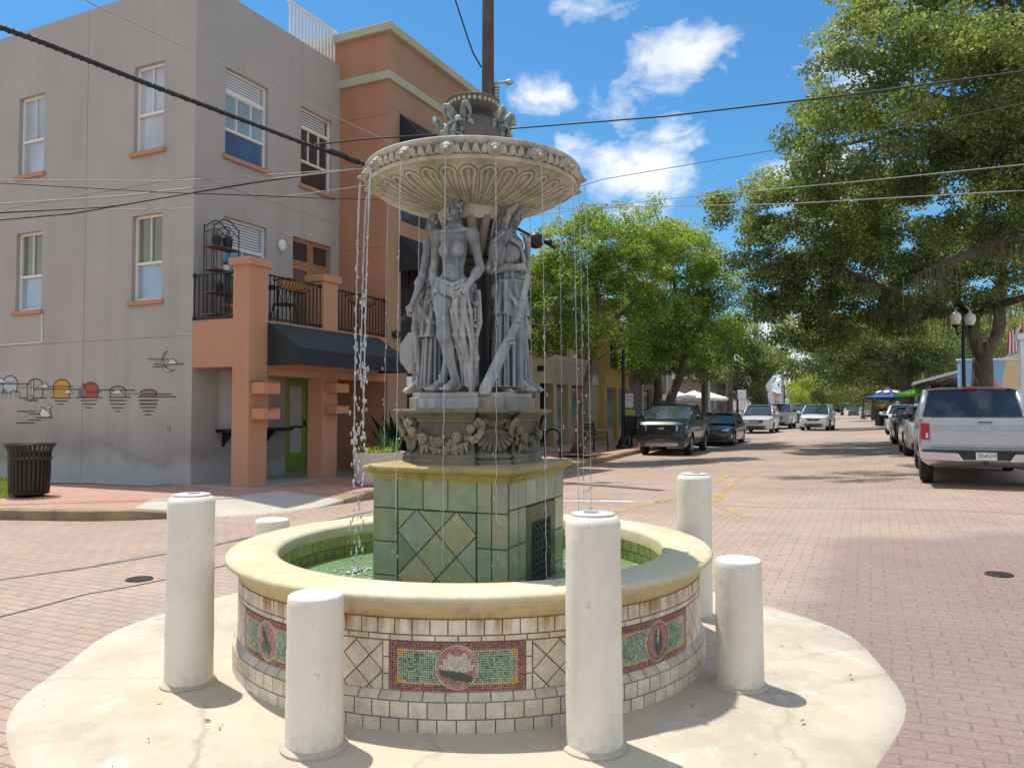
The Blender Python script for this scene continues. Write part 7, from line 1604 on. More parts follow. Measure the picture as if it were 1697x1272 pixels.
M_bark = bark_mat('oak_bark', (.135, .105, .082)); M_bark2 = bark_mat('street_tree_bark', (.15, .105, .08)); M_moss = leaf_mat('spanish_moss', .3, .9)
def crown_leaves(cl, size, pal_, seed, asp=.5, up=.55):
    """cl: list of (center, radius, count, tone 0..1)"""
    g = np.random.default_rng(seed); C_ = []; 
    for (c, r, k, tone) in cl:
        d = g.normal(size=(k, 3)); d /= np.linalg.norm(d, axis=1)[:, None]; rad = g.random(k) ** .42
        p = np.array(c) + d * rad[:, None] * np.array([r, r, r * .62]); C_.append((p, np.full(k, tone), d))
    p = np.concatenate([q[0] for q in C_]); tone = np.concatenate([q[1] for q in C_]); dd = np.concatenate([q[2] for q in C_]); k = len(p)
    nrm = g.normal(size=(k, 3)) * .75 + np.array([0, 0, up]) + dd * .35; nrm /= np.linalg.norm(nrm, axis=1)[:, None]
    t = g.normal(size=(k, 3)); t -= nrm * (t * nrm).sum(1)[:, None]; t /= np.linalg.norm(t, axis=1)[:, None]; b = np.cross(nrm, t)
    s = size * (.65 + .7 * g.random(k))[:, None]
    bend = nrm * s * .14
    V = np.stack([p - t * s * .5, p + b * s * asp * .5 + bend * .4, p + t * s * .5 - bend, p - b * s * asp * .5 + bend * .4], 1).reshape(-1, 3); Fq = np.arange(4 * k).reshape(-1, 4)
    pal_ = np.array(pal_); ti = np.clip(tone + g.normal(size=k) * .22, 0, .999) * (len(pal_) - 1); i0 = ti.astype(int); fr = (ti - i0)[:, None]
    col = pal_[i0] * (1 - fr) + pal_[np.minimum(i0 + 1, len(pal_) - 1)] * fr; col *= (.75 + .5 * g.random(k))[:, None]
    return V, Fq, col
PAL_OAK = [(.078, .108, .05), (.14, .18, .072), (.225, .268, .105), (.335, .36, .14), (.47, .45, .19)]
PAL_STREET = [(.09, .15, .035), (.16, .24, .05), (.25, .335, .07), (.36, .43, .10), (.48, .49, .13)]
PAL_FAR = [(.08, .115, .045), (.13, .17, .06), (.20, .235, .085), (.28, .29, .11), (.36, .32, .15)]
def tree(name, label, limbs, lobes, nclump, leaf, nleaf, pal_, seed, bark, group=None, moss=0, gap=.30, clr=(.38, .80), root=None, tonez=True):
    """limbs: polylines [(point, radius)...]; first one starts at the ground. lobes: (px, py, Y, rx, rz)"""
    base = Vector(limbs[0][0][0]); e = empty(name, base, 0, label, 'tree', group); g = random.Random(seed)
    tm = MB(); nodes = []
    for L in limbs:
        pts = []; rs = []
        for (a, ra), (b, rb) in zip(L[:-1], L[1:]):
            a, b = Vector(a), Vector(b); k = max(2, int((b - a).length / .5))
            for j in range(k): t = j / k; wv = Vector((g.gauss(0, 1), g.gauss(0, 1), g.gauss(0, .6))) * min(.05, ra * .3) * (1 if j else .3); pts.append(a.lerp(b, t) + wv); rs.append(ra + (rb - ra) * t)
        pts.append(Vector(L[-1][0])); rs.append(L[-1][1]); tm.tube([p - base for p in pts], rs, 10 if rs[0] > .12 else 7); nodes += list(zip(pts, rs))
    cl = []; tot = sum(l[3] * l[3] * l[4] for l in lobes)
    zmin = min(P(l[0], l[1], l[2]).z - l[4] for l in lobes); zmax = max(P(l[0], l[1], l[2]).z + l[4] for l in lobes)
    for l in lobes:
        c = P(l[0], l[1], l[2]); k = max(3, int(nclump * (l[3] * l[3] * l[4]) ** .8 / sum((q[3] * q[3] * q[4]) ** .8 for q in lobes)))
        for _ in range(k):
            d = Vector((g.gauss(0, 1), g.gauss(0, 1), g.gauss(0, 1))).normalized(); u = g.random() ** .38
            p = c + Vector((d.x * l[3], d.y * l[3] * .9, d.z * l[4])) * u
            if g.random() < gap * .4: continue
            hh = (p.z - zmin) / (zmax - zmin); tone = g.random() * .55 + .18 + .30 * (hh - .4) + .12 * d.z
            cl.append((p, g.uniform(*clr), tone))
    # twigs from the nearest limb to each clump
    nn_ = len(nodes); NP = np.full((nn_ + 3 * len(cl), 3), 1e6); NP[:nn_] = [list(q[0]) for q in nodes]; nR = np.zeros(len(NP)); nR[:nn_] = [q[1] for q in nodes]; use = np.zeros(len(NP))
    d0 = [float(np.linalg.norm(NP[:nn_] - np.array(c[0]), axis=1).min()) for c in cl]
    for ci in np.argsort(d0):
        p = cl[ci][0]
        dist = np.linalg.norm(NP[:nn_] - np.array(p), axis=1) + np.maximum(0, NP[:nn_, 2] - p.z) * .6 + use[:nn_] * .35; i = int(dist.argmin()); a = Vector(NP[i]); use[i] += 1
        if (a - p).length < .2: continue
        m_ = a.lerp(p, .5) + Vector((g.gauss(0, .12), g.gauss(0, .12), .10 * (p - a).length * .5)); r0 = min(nR[i] * .75, .014 + .014 * (p - a).length)
        tm.tube([a - base, a.lerp(m_, .5) - base + Vector((0, 0, .05)), m_ - base, m_.lerp(p, .6) - base, p - base], [r0, r0 * .85, r0 * .7, r0 * .5, r0 * .3], 5, cap=False)
        for q, rq in ((m_, .7), (m_.lerp(p, .6), .5), (p, .3)): NP[nn_] = list(q); nR[nn_] = r0 * rq; nn_ += 1
    tm.build('trunk', bark, e, smooth=1)
    wsum = sum(r * r for _, r, _ in cl)
    cl2 = [(tuple(p - base), r, max(4, int(nleaf * r * r / wsum)), t) for p, r, t in cl]
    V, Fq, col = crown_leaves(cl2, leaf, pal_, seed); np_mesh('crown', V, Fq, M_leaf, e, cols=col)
    if moss:
        gm = np.random.default_rng(seed + 5); mv = []; mc = []
        cand = [q for q in nodes if q[1] < .26]
        for _ in range(moss):
            p0, r0 = cand[gm.integers(len(cand))]; p0 = Vector(p0) - base
            for _ in range(gm.integers(14, 40)):
                L_ = gm.uniform(.25, 1.15); w_ = gm.uniform(.008, .022); q = np.array(p0) + np.array([gm.normal() * .18, gm.normal() * .18, -r0 * .5]); a = gm.uniform(0, PI); dx, dy = math.cos(a) * w_, math.sin(a) * w_; sw = gm.normal(size=2) * .05
                mv += [(q[0] - dx, q[1] - dy, q[2]), (q[0] + dx, q[1] + dy, q[2]), (q[0] + dx * .8 + sw[0], q[1] + dy * .8 + sw[1], q[2] - L_ * .55), (q[0] - dx * .2 + sw[0] * 1.6, q[1] - dy * .2 + sw[1] * 1.6, q[2] - L_)]
                k_ = gm.uniform(.7, 1.25); mc.append((.19 * k_, .175 * k_, .125 * k_))
        np_mesh('spanish_moss', np.array(mv), np.arange(len(mv)).reshape(-1, 4), M_moss, e, cols=np.array(mc))
    return e
def L_(*q): return [(P(a, b, c), r) for a, b, c, r in q]
def grd(px, Y, h=0.0): p = place(px, Y); return Vector((p.x, p.y, p.z + h))
# --- big live oak with forked trunk across the street
A0 = grd(1628, 31)
tree('oak_tree', 'large live oak with a forked trunk behind the silver pickup, low limb hung with moss',
     [[(A0, .55), (P(1627, 640, 31), .40), (P(1628, 592, 31), .36)], L_((1628, 592, 31, .28), (1612, 555, 31, .24), (1604, 525, 30.5, .22), (1560, 512, 30, .18), (1512, 500, 29.5, .13), (1462, 517, 29, .07)),
      L_((1628, 595, 31, .30), (1650, 560, 31, .26), (1657, 520, 31, .22), (1662, 450, 31, .16), (1640, 380, 31, .10)), L_((1604, 525, 30.5, .17), (1650, 507, 29, .15), (1700, 492, 28, .13), (1760, 470, 27, .1)),
      L_((1512, 500, 29.5, .10), (1450, 470, 29, .08), (1390, 440, 28.5, .05)), L_((1560, 512, 30, .11), (1500, 540, 31, .08), (1420, 545, 32, .05), (1360, 540, 33, .03)), L_((1604, 525, 30.5, .14), (1560, 460, 31, .11), (1480, 420, 31, .08), (1400, 390, 31, .05))],
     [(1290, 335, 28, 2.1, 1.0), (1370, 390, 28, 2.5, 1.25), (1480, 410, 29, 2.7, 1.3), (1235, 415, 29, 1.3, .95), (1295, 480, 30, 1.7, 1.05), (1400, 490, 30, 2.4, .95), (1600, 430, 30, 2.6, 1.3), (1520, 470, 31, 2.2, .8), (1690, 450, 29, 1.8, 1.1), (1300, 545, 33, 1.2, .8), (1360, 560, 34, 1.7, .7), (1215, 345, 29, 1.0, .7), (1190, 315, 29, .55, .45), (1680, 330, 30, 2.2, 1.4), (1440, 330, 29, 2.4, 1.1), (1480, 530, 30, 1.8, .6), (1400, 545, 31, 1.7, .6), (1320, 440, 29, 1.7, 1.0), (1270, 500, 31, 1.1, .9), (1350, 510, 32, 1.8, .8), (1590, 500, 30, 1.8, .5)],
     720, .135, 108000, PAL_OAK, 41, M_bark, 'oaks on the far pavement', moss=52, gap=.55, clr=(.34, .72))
B0 = Vector((17.6, 22.5, .3))
tree('oak_tree', 'tall live oak reaching in from beyond the pavement, topmost leaves against the sky',
     [[(B0, .7), (B0 + Vector((-.2, 0, 2.2)), .5), (B0 + Vector((-.6, .2, 4.0)), .45)], [(B0 + Vector((-.6, .2, 4.0)), .36), (P(1760, 300, 22.5), .30), (P(1697, 205, 22.5), .24), (P(1640, 176, 22.5), .18), (P(1575, 168, 23), .13), (P(1500, 150, 23.5), .07), (P(1420, 150, 24), .04)],
      [(B0 + Vector((-.6, .2, 4.0)), .32), (P(1730, 380, 22.5), .25), (P(1697, 388, 22.5), .22), (P(1638, 413, 22.8), .17), (P(1575, 434, 23), .11), (P(1520, 455, 23.4), .05)], [(P(1730, 380, 22.5), .20), (P(1690, 270, 22.5), .18), (P(1638, 247, 23), .15), (P(1575, 226, 23.3), .11), (P(1500, 214, 23.8), .08), (P(1400, 240, 24.5), .05), (P(1330, 250, 25), .03)],
      [(B0 + Vector((-.6, .2, 4.0)), .3), (B0 + Vector((-1, .5, 8)), .22), (P(1640, 60, 22), .14), (P(1560, 20, 22.5), .08)], [(B0 + Vector((-.8, .2, 6)), .24), (P(1640, -60, 21.5), .18), (P(1400, -120, 20.8), .11), (P(1240, -120, 20.3), .07), (P(1090, -135, 20.3), .03)]],
     [(1470, 120, 20, 2.1, 1.25), (1600, 110, 19, 2.2, 1.25), (1410, 235, 20.5, 1.7, 1.0), (1540, 245, 23.6, 2.5, 1.3), (1680, 240, 22, 2.2, 1.6), (1380, 170, 25, 1.4, .9), (1330, 215, 25.5, 1.0, .7), (1440, 310, 25.5, 2.0, 1.0), (1590, 340, 24, 2.2, 1.1), (1350, 290, 26, 1.3, .7), (1500, 30, 23.5, 2.8, 1.4), (1640, 10, 22, 2.6, 1.8), (1760, 100, 21.5, 2.4, 2.2), (1390, 95, 24.5, 1.0, .7), (1780, 300, 21.5, 2.0, 1.8), (1660, 400, 23.5, 1.4, .7), (1700, 150, 19.5, 2.4, 1.0), (1100, -135, 20.5, 1.9, .45), (1265, -110, 19.6, 1.8, .45), (1400, -70, 19.8, 1.6, .5)],  # last three lobes are unseen, added with their limb to dapple the road
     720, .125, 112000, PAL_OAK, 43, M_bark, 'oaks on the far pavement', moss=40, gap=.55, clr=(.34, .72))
# --- street trees on the near pavement
C_0 = G(955, 751, .14)
tree('street_tree', 'bright green street tree with a leaning trunk behind the fountain, in front of the arcade',
     [[(C_0, .20), (P(958, 715, 24.4), .155), (P(966, 660, 24.4), .14), (P(982, 600, 24.4), .13), (P(990, 560, 24.4), .12)], L_((990, 560, 24.4, .10), (1012, 535, 24.6, .08), (1045, 505, 25, .05), (1080, 470, 25.5, .03)), L_((988, 570, 24.4, .09), (960, 530, 24.3, .07), (930, 490, 24, .04)), L_((990, 560, 24.4, .10), (992, 500, 24.6, .07), (985, 430, 24.8, .04), (1010, 380, 25, .02)), L_((982, 600, 24.4, .06), (1020, 580, 24.8, .045), (1050, 560, 25.2, .03))],
     [(930, 465, 24, 1.3, 1.4), (985, 420, 24.5, 1.6, 1.2), (902, 420, 24.6, .7, .9), (1040, 480, 25, 1.5, 1.4), (965, 555, 24, 1.3, .55), (908, 545, 24.3, .6, .75), (1000, 365, 25, 1.1, .5), (940, 375, 25, .8, .4), (1075, 405, 26, 1.3, 1.0), (1050, 565, 25.5, .9, .5)],
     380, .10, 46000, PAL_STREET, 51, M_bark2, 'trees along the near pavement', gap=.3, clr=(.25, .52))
D0 = grd(1103, 33.5, .14)
tree('street_tree', 'bushy green street tree leaning over the dark pickup roof',
     [[(D0, .24), (P(1112, 660, 33.5), .20), (P(1130, 615, 33.5), .17), (P(1136, 580, 33.5), .16)], L_((1136, 580, 33.5, .12), (1160, 540, 34, .09), (1180, 490, 34, .05)), L_((1136, 580, 33.5, .12), (1120, 520, 33.5, .09), (1115, 440, 33.5, .05), (1085, 350, 33.8, .025)), L_((1130, 600, 33.5, .09), (1080, 570, 33, .06), (1040, 560, 32.5, .03))],
     [(1120, 430, 33, 2.0, 1.6), (1172, 480, 34, 1.7, 1.7), (1110, 540, 33, 2.2, 1.4), (1180, 570, 35, 1.5, 1.1), (1060, 590, 33, 1.3, .7), (1083, 345, 34, .5, .45), (1140, 395, 34, 1.0, .5), (1095, 385, 34, .8, .5), (1195, 545, 36, 1.0, 1.0), (1060, 500, 32, 1.1, 1.4)],
     420, .12, 46000, PAL_STREET, 53, M_bark2, 'trees along the near pavement', gap=.28, clr=(.35, .65))
E0 = grd(1094, 38, .14)
tree('street_tree', 'darker straight-trunked street tree beside the white parasols', [[(E0, .24), (P(1092, 650, 38), .2), (P(1090, 600, 38), .17), (P(1085, 560, 38), .12)], L_((1090, 600, 38, .1), (1060, 575, 38, .06), (1040, 560, 38, .03))],
     [(1085, 605, 38, 1.9, .8), (1150, 610, 39, 1.6, .9), (1040, 610, 37, 1.2, .8), (1100, 560, 39, 2.2, 1.2), (1175, 610, 41, 1.3, .8)], 150, .14, 15000, PAL_OAK, 55, M_bark2, 'trees along the near pavement', clr=(.4, .7))
F0 = grd(1258, 60, .14)
tree('street_tree', 'old dark oak by the kerb behind the silver white crossover', [[(F0, .8), (P(1259, 660, 60), .62), (P(1256, 625, 60), .5)], L_((1256, 625, 60, .4), (1232, 600, 59, .28), (1215, 585, 58, .15)), L_((1257, 640, 60, .4), (1280, 615, 60, .26), (1300, 590, 60, .12))],
     [(1232, 600, 58, 2.2, 1.5), (1265, 590, 60, 1.6, 1.2), (1238, 648, 57, 1.3, .8), (1215, 560, 58, 1.8, 1.6), (1290, 600, 61, 1.0, .7), (1205, 610, 56, 1.2, 1.0)], 260, .19, 22000, PAL_OAK, 57, M_bark, 'trees along the near pavement', clr=(.5, .95))
# --- trees further down the street
G_ = 'trees further down the street'
H0 = grd(1506, 47, .15)
tree('street_tree', 'oak with a leaning trunk behind the parked white sedan and blue parasol', [[(H0, .5), (P(1503, 655, 47), .36), (P(1494, 622, 47), .30)], L_((1494, 622, 47, .2), (1468, 600, 47, .15), (1420, 590, 48, .1), (1370, 588, 49, .05)), L_((1494, 622, 47, .2), (1512, 595, 47, .15), (1530, 570, 47, .08)), L_((1494, 622, 47, .18), (1480, 580, 47, .12), (1470, 540, 47, .06))],
     [(1400, 565, 49, 3.0, 1.4), (1480, 555, 47, 3.0, 1.6), (1335, 590, 54, 2.0, 1.3), (1450, 610, 49, 2.4, 1.0), (1545, 575, 46, 2.2, 1.4), (1380, 620, 54, 2.0, .9), (1520, 620, 48, 1.6, .8), (1320, 610, 56, 1.3, .8)], 400, .17, 36000, PAL_FAR, 61, M_bark, G_, clr=(.5, .9), moss=10)
def far_tree(label, px, Y, lobes, n_, leaf, k, pal_, seed, lean=0):
    b0 = grd(px, Y, .1); l0 = lobes[0]; top = P(px + lean, l0[1] + 6, Y)
    return tree('street_tree', label, [[(b0, .38), (b0.lerp(top, .5), .28), (top, .2)]], lobes, n_, leaf, k, pal_, seed, M_bark, G_, clr=(.7, 1.3))
far_tree('yellow green young tree beyond the blue pickup', 1328, 92, [(1325, 637, 92, 1.9, 1.2), (1340, 630, 94, 1.6, 1.0), (1315, 655, 90, 1.2, 1.0)], 60, .24, 5200, PAL_STREET[2:] + [(.36, .38, .05)], 63)
far_tree('olive tree with low boughs near the end of the street', 1362, 120, [(1360, 640, 120, 4.2, 2.6), (1340, 650, 125, 3.0, 2.2), (1385, 640, 125, 4.0, 2.4)], 120, .34, 9000, PAL_FAR, 65)
far_tree('broad tree closing the view at the end of the street', 1395, 175, [(1375, 655, 175, 6.5, 2.8), (1410, 650, 180, 7.5, 3.6), (1345, 650, 185, 6.5, 3.4)], 140, .5, 9000, PAL_FAR, 66)
far_tree('pale leaved tree beyond the stop sign', 1449, 84, [(1440, 640, 84, 3.4, 1.7), (1420, 632, 88, 3.0, 1.6), (1465, 640, 80, 2.4, 1.6), (1430, 605, 84, 3.2, 1.8)], 150, .26, 12000, PAL_FAR, 67)
far_tree('tree with tan branches behind the blue parasol', 1476, 66, [(1470, 625, 66, 2.6, 1.3), (1495, 640, 64, 1.8, 1.0), (1455, 645, 68, 1.8, .8)], 110, .22, 9000, [(.10, .11, .05), (.16, .15, .07), (.22, .19, .10), (.30, .24, .13)], 69)
far_tree('dense green tree rising behind the canopy roof', 1580, 58, [(1575, 560, 58, 3.2, 2.2), (1545, 600, 60, 2.2, 1.2), (1615, 550, 58, 2.6, 2.0)], 150, .24, 14000, PAL_OAK[1:], 71)
far_tree('leafy tree above the painted blue wall', 1672, 60, [(1670, 575, 60, 2.2, 1.4), (1700, 540, 62, 3.0, 2.2), (1640, 560, 62, 2.4, 1.7)], 120, .24, 11000, PAL_OAK[1:], 73)
far_tree('green tree beyond the white gabled house', 1235, 120, [(1225, 620, 120, 5.0, 3.0), (1210, 590, 118, 4.5, 3.0)], 100, .34, 7000, PAL_OAK[1:], 75)

far_tree('low green tree just left of the street end', 1350, 215, [(1340, 662, 215, 6, 3.4), (1318, 655, 220, 6, 4.2)], 70, .55, 5200, PAL_FAR, 81)
far_tree('wide low tree filling the street end behind the distant pickup', 1412, 235, [(1405, 662, 235, 9, 3.6), (1440, 655, 240, 9, 4.4), (1375, 664, 240, 8, 3.2)], 110, .6, 8200, PAL_FAR, 82)
far_tree('hazy tree behind the far twin lamp post', 1455, 200, [(1460, 655, 200, 7, 4.2), (1485, 650, 205, 7, 4.6)], 80, .55, 6000, PAL_FAR, 83)
# ================================================================== street furniture
M_tb = mat('bronze_powder_coat', (.030, .022, .018), .45, .3, 12, .15, 80, .3)
# trash can
tp = G(48, 822, .14); tc = empty('trash_can', tp, 0, 'dark brown slatted trash can with flared rim beside the grey wall', 'trash can')
mb = MB(); NS = 30
for i in range(NS):
    a = 2 * PI * i / NS; c_, s_ = math.cos(a), math.sin(a); rows = []
    for (r, z) in ((.262, .05), (.275, .10), (.285, .42), (.285, .62), (.292, .70), (.318, .77), (.352, .815)):
        w_ = .020; rows.append([(r * c_ - s_ * w_, r * s_ + c_ * w_, z), (r * c_ + s_ * w_, r * s_ - c_ * w_, z)])
    mb.grid(rows)
o = mb.build('slat', M_tb, tc); q = o.modifiers.new('t', 'SOLIDIFY'); q.thickness = .010; o.name = 'slat_body'
mb = MB()
for r, z, t in ((.268, .06, .02), (.292, .60, .025), (.355, .818, .016)): mb.tube([(r * math.cos(a), r * math.sin(a), z) for a in np.linspace(0, 2 * PI, 49)], t, 8, cap=False)
mb.build('hoop', M_tb, tc, smooth=1); mb = MB(); mb.lathe([(.25, .06), (.25, .70), (.24, .70), (.235, .08), (0, .08)], n=32); mb.build('liner', M_blkp if 'M_blkp' in globals() else M_black, tc, smooth=40)
mb = MB(); mb.lathe([(.20, 0), (.21, .015), (.19, .05), (.0, .05)], n=32); mb.build('base', M_tb, tc, smooth=40)
# big concrete planter with mixed plants
pp = Vector((-2.42, 14.35, .14)); pl = empty('planter', pp, 0, 'large pale round planter with spiky green and yellow plants by the ramp', 'planter')
mb = MB(); mb.lathe([(.0, .0), (.36, 0), (.41, .03), (.44, .10), (.465, .35), (.475, .57), (.47, .60), (.44, .60), (.43, .55), (.0, .53)], n=56); mb.build('pot', concrete_mat('pale_pot', (.58, .49, .43), .08, (.42, .34, .28), .35), pl, smooth=50)
mb = MB(); mb.lathe([(.0, .56), (.42, .55)], n=30); mb.build('soil', mat('soil', (.06, .045, .03), .95, .4, 20, .5, 60), pl)
def blades(base, n_, h, w_, spread, pal_, g, curve=.3, rad=.1):
    V = []; C_ = []
    for _ in range(n_):
        a = g.random() * 2 * PI; r0 = rad * math.sqrt(g.random()); p = Vector((base[0] + r0 * math.cos(a), base[1] + r0 * math.sin(a), base[2])); d = Vector((math.cos(a), math.sin(a), 0)) * spread * g.uniform(.3, 1); hh = h * g.uniform(.6, 1.1); s_ = Vector((-math.sin(a), math.cos(a), 0)) * w_ * g.uniform(.7, 1.2); c = Vector(g.choice(pal_)) * g.uniform(.7, 1.3); k = 4; prev = None
        for j in range(k):
            t0, t1 = j / k, (j + 1) / k
            def pt(t): return p + d * (t + curve * t * t) * hh + Vector((0, 0, hh * (t - curve * .6 * t * t * spread * 2)))
            wd = lambda t: (1 - t) ** .7
            a0, a1 = pt(t0), pt(t1); V += [a0 - s_ * wd(t0), a0 + s_ * wd(t0), a1 + s_ * wd(t1), a1 - s_ * wd(t1)]; C_.append(tuple(c))
    return V, C_
g = random.Random(4); V = []; C_ = []
for (b, n_, h, w_, sp, pal_, cu, rd) in (((.03, .02, .56), 26, .52, .012, .22, [(.10, .19, .10), (.14, .24, .13)], .05, .07), ((-.2, -.12, .56), 60, .26, .014, .8, [(.22, .30, .05), (.34, .36, .06), (.15, .25, .05)], .4, .14), ((.17, -.14, .56), 60, .24, .013, .8, [(.16, .27, .07), (.42, .36, .06)], .4, .14), ((0, -.22, .56), 46, .17, .016, .9, [(.55, .42, .05), (.40, .38, .06)], .4, .14), ((-.30, .0, .56), 20, .33, .017, .25, [(.12, .20, .09)], .1, .06), ((.31, .02, .56), 20, .30, .018, .25, [(.12, .20, .10)], .1, .06), ((.22, .12, .56), 26, .36, .016, .4, [(.10, .22, .08), (.17, .28, .10)], .2, .1)):
    a, c = blades(b, n_, h, w_, sp, pal_, g, cu, rd); V += a; C_ += c
np_mesh('plants', np.array([tuple(v) for v in V]), np.arange(len(V)).reshape(-1, 4), M_leaf, pl, cols=np.array(C_))
# shrubs against the terracotta shopfront
def plant(label, loc, n_, h, sp, pal_, seed, wd=.05, name='garden_plant'):
    e = empty(name, loc, 0, label, 'plant'); g = random.Random(seed); V, C_ = blades((0, 0, 0), n_, h, wd, sp, pal_, g, .5, .25); np_mesh('leaves', np.array([tuple(v) for v in V]), np.arange(len(V)).reshape(-1, 4), M_leaf, e, cols=np.array(C_)); return e
plant('dark broad leaved plant in the shade under the awning corner', place(664, 17.0) + Vector((0, 0, .14)), 50, 1.7, .45, [(.012, .035, .014), (.02, .05, .02)], 3, .10)
plant('low dark fern growing behind the pale planter', place(632, 16.3) + Vector((0, 0, .14)), 60, .9, .8, [(.015, .045, .015), (.03, .07, .02)], 5, .05)
# stop sign seen from behind
sp = Vector((-1.80, 14.4, .14)); ss = empty('stop_sign', sp, BA - PI / 2 - R(8), 'back of an octagonal traffic sign on a post, half hidden by the figures', 'traffic sign')
mb = MB(); mb.bb(-.025, .025, -.02, .02, 0, 2.85); mb.build('post', mat('galvanised_post', (.30, .30, .29), .5, .15, 8, .1, metal=.6), ss)
mb = MB(); mb.prism([(.405 * math.cos(PI / 8 + k * PI / 4), .024, 2.42 + .405 * math.sin(PI / 8 + k * PI / 4)) for k in range(8)], (0, .006, 0)); mb.build('sign_back', mat('aluminium_back', (.42, .42, .39), .5, .08, 4, .1), ss, bevel=.002)
mb = MB(); mb.bb(-.20, .20, .024, .030, 1.80, 1.98); mb.build('small_plate', M_white, ss); mb = MB(); mb.prism([(.40 * math.cos(PI / 8 + k * PI / 4), .031, 2.42 + .40 * math.sin(PI / 8 + k * PI / 4)) for k in range(8)], (0, .002, 0)); mb.build('sign_face', mat('red_sign_face', (.5, .02, .02), .4, .05, 4, 0), ss)
# wall planters with flowers on the pillars
def gbp(x, y, z): m = gb.matrix_world if False else Matrix.Translation(C0) @ Matrix.Rotation(BA, 4, 'Z'); return m @ Vector((x, y, z))
M_box = stucco('planter_box_terracotta', (.52, .235, .13), .15)
def wallbox(x0, x1, z0, z1, label, fl):
    e = empty('wall_planter', gbp((x0 + x1) / 2, -1.36, z0), BA, label, 'planter box', 'planter boxes on the portico pillars'); w_ = (x1 - x0) / 2; h = z1 - z0; mb = MB()
    mb.bb(-w_, w_, -.30, -.275, 0, h); mb.bb(-w_, w_, -.025, 0, 0, h); mb.bb(-w_, -w_ + .025, -.275, -.025, 0, h); mb.bb(w_ - .025, w_, -.275, -.025, 0, h); mb.bb(-w_ + .025, w_ - .025, -.275, -.025, 0, h - .04); mb.build('box', M_box, e, bevel=.006)
    g = random.Random(int(x0 * 100 + z0 * 10)); V, C_ = blades((0, -.15, h - .04), 70 if fl else 24, .20 if fl else .10, .013, .9, [(.32, .34, .16), (.45, .40, .26), (.18, .25, .09)] if fl else [(.04, .06, .03), (.10, .08, .05)], g, .5, w_ * .9); np_mesh('flowers' if fl else 'plants', np.array([tuple(v) for v in V]), np.arange(len(V)).reshape(-1, 4), M_leaf, e, cols=np.array(C_))
wallbox(.05, .46, 1.64, 1.84, 'upper terracotta planter box on the corner pillar with pale flowers', True); wallbox(.05, .46, 1.20, 1.39, 'lower terracotta planter box on the corner pillar', False)
wallbox(2.03, 2.43, 1.70, 1.88, 'upper terracotta planter box on the second pillar, dark soil only', False); wallbox(2.03, 2.43, 1.29, 1.44, 'lower terracotta planter box on the second pillar', False)
# balcony furniture
M_coco = mat('coco_liner', (.30, .155, .06), .95, .35, 30, .6, 60)
def basket(x, label):
    e = empty('hanging_basket', gbp(x, -1.36, 3.62), BA, label, 'hanging basket', 'coco baskets on the balcony rail'); mb = MB(); rows = []
    for i in range(9):
        a = PI + PI * i / 8; rows.append([(t * .40, -.02 + .13 * math.cos(a) * (1 - .5 * abs(t) ** 3) - .05, .17 * math.sin(a) * (1 - .35 * abs(t) ** 4) + .10) for t in np.linspace(-1, 1, 15)])
    mb.grid(rows); mb.build('liner', M_coco, e, smooth=1); mb = MB()
    for t in np.linspace(-.95, .95, 12): mb.tube([(t * .40, -.02 + .138 * math.cos(a) * (1 - .5 * abs(t) ** 3) - .05, .18 * math.sin(a) * (1 - .35 * abs(t) ** 4) + .10) for a in np.linspace(PI, 2 * PI, 9)], .006, 5)
    mb.tube([(-.42, -.19, .10), (.42, -.19, .10), (.42, .06, .10), (-.42, .06, .10), (-.42, -.19, .10)], .008, 6); mb.build('wire_cradle', M_black, e)
    g = random.Random(int(x * 10)); V, C_ = blades((0, -.06, .10), 40, .10, .010, 1.0, [(.10, .16, .06), (.20, .16, .09)], g, .5, .3); np_mesh('plants', np.array([tuple(v) for v in V]), np.arange(len(V)).reshape(-1, 4), M_leaf, e, cols=np.array(C_))
basket(1.05, 'coco lined basket hung on the railing between the pillars'); basket(3.15, 'coco lined basket on the railing next to the terracotta block')
bt = empty('patio_table', gbp(.95, -.62, 2.97), BA, 'black cast iron patio table on the balcony', 'table'); mb = MB(); mb.lathe([(.36, .70), (.37, .715), (.36, .73), (0, .73)], n=28); mb.build('table_top', M_black, bt, smooth=40)
for k in range(3):
    a = k * 2.09; mb = MB(); mb.tube([(.05 * math.cos(a), .05 * math.sin(a), .70), (.14 * math.cos(a), .14 * math.sin(a), .50), (.09 * math.cos(a), .09 * math.sin(a), .28), (.28 * math.cos(a), .28 * math.sin(a), .0)], .018, 7); mb.build('leg', M_black, bt, smooth=1)
bc = empty('patio_chair', gbp(1.55, -.75, 2.97), BA + R(150), 'black cast iron patio chair with scrolled back beside the balcony table', 'chair'); mb = MB(); mb.lathe([(.21, .43), (.22, .445), (.20, .455), (0, .45)], n=22); mb.build('seat', M_black, bc, smooth=40)
for sx in (-1, 1):
    for sy in (-1, 1): mb = MB(); mb.tube([(sx * .16, sy * .15, .44), (sx * .20, sy * .19, .2), (sx * .21, sy * .22, 0)], .013, 6); mb.build('leg', M_black, bc, smooth=1)
mb = MB(); mb.tube([(-.2, .2, .44), (-.22, .24, .75), (-.12, .26, .90), (0, .265, .93), (.12, .26, .90), (.22, .24, .75), (.2, .2, .44)], .014, 6)
for q in range(5): x = -.12 + .06 * q; mb.tube([(x, .21, .45), (x * 1.2 + .03 * math.sin(q * 2), .235, .65), (x, .26, .88)], .009, 5)
for q in (-.08, .08): mb.tube([(q + .045 * math.cos(t), .24, .68 + .06 * math.sin(t)) for t in np.linspace(0, 2 * PI, 14)], .007, 5)
mb.build('backrest', M_black, bc, smooth=1)
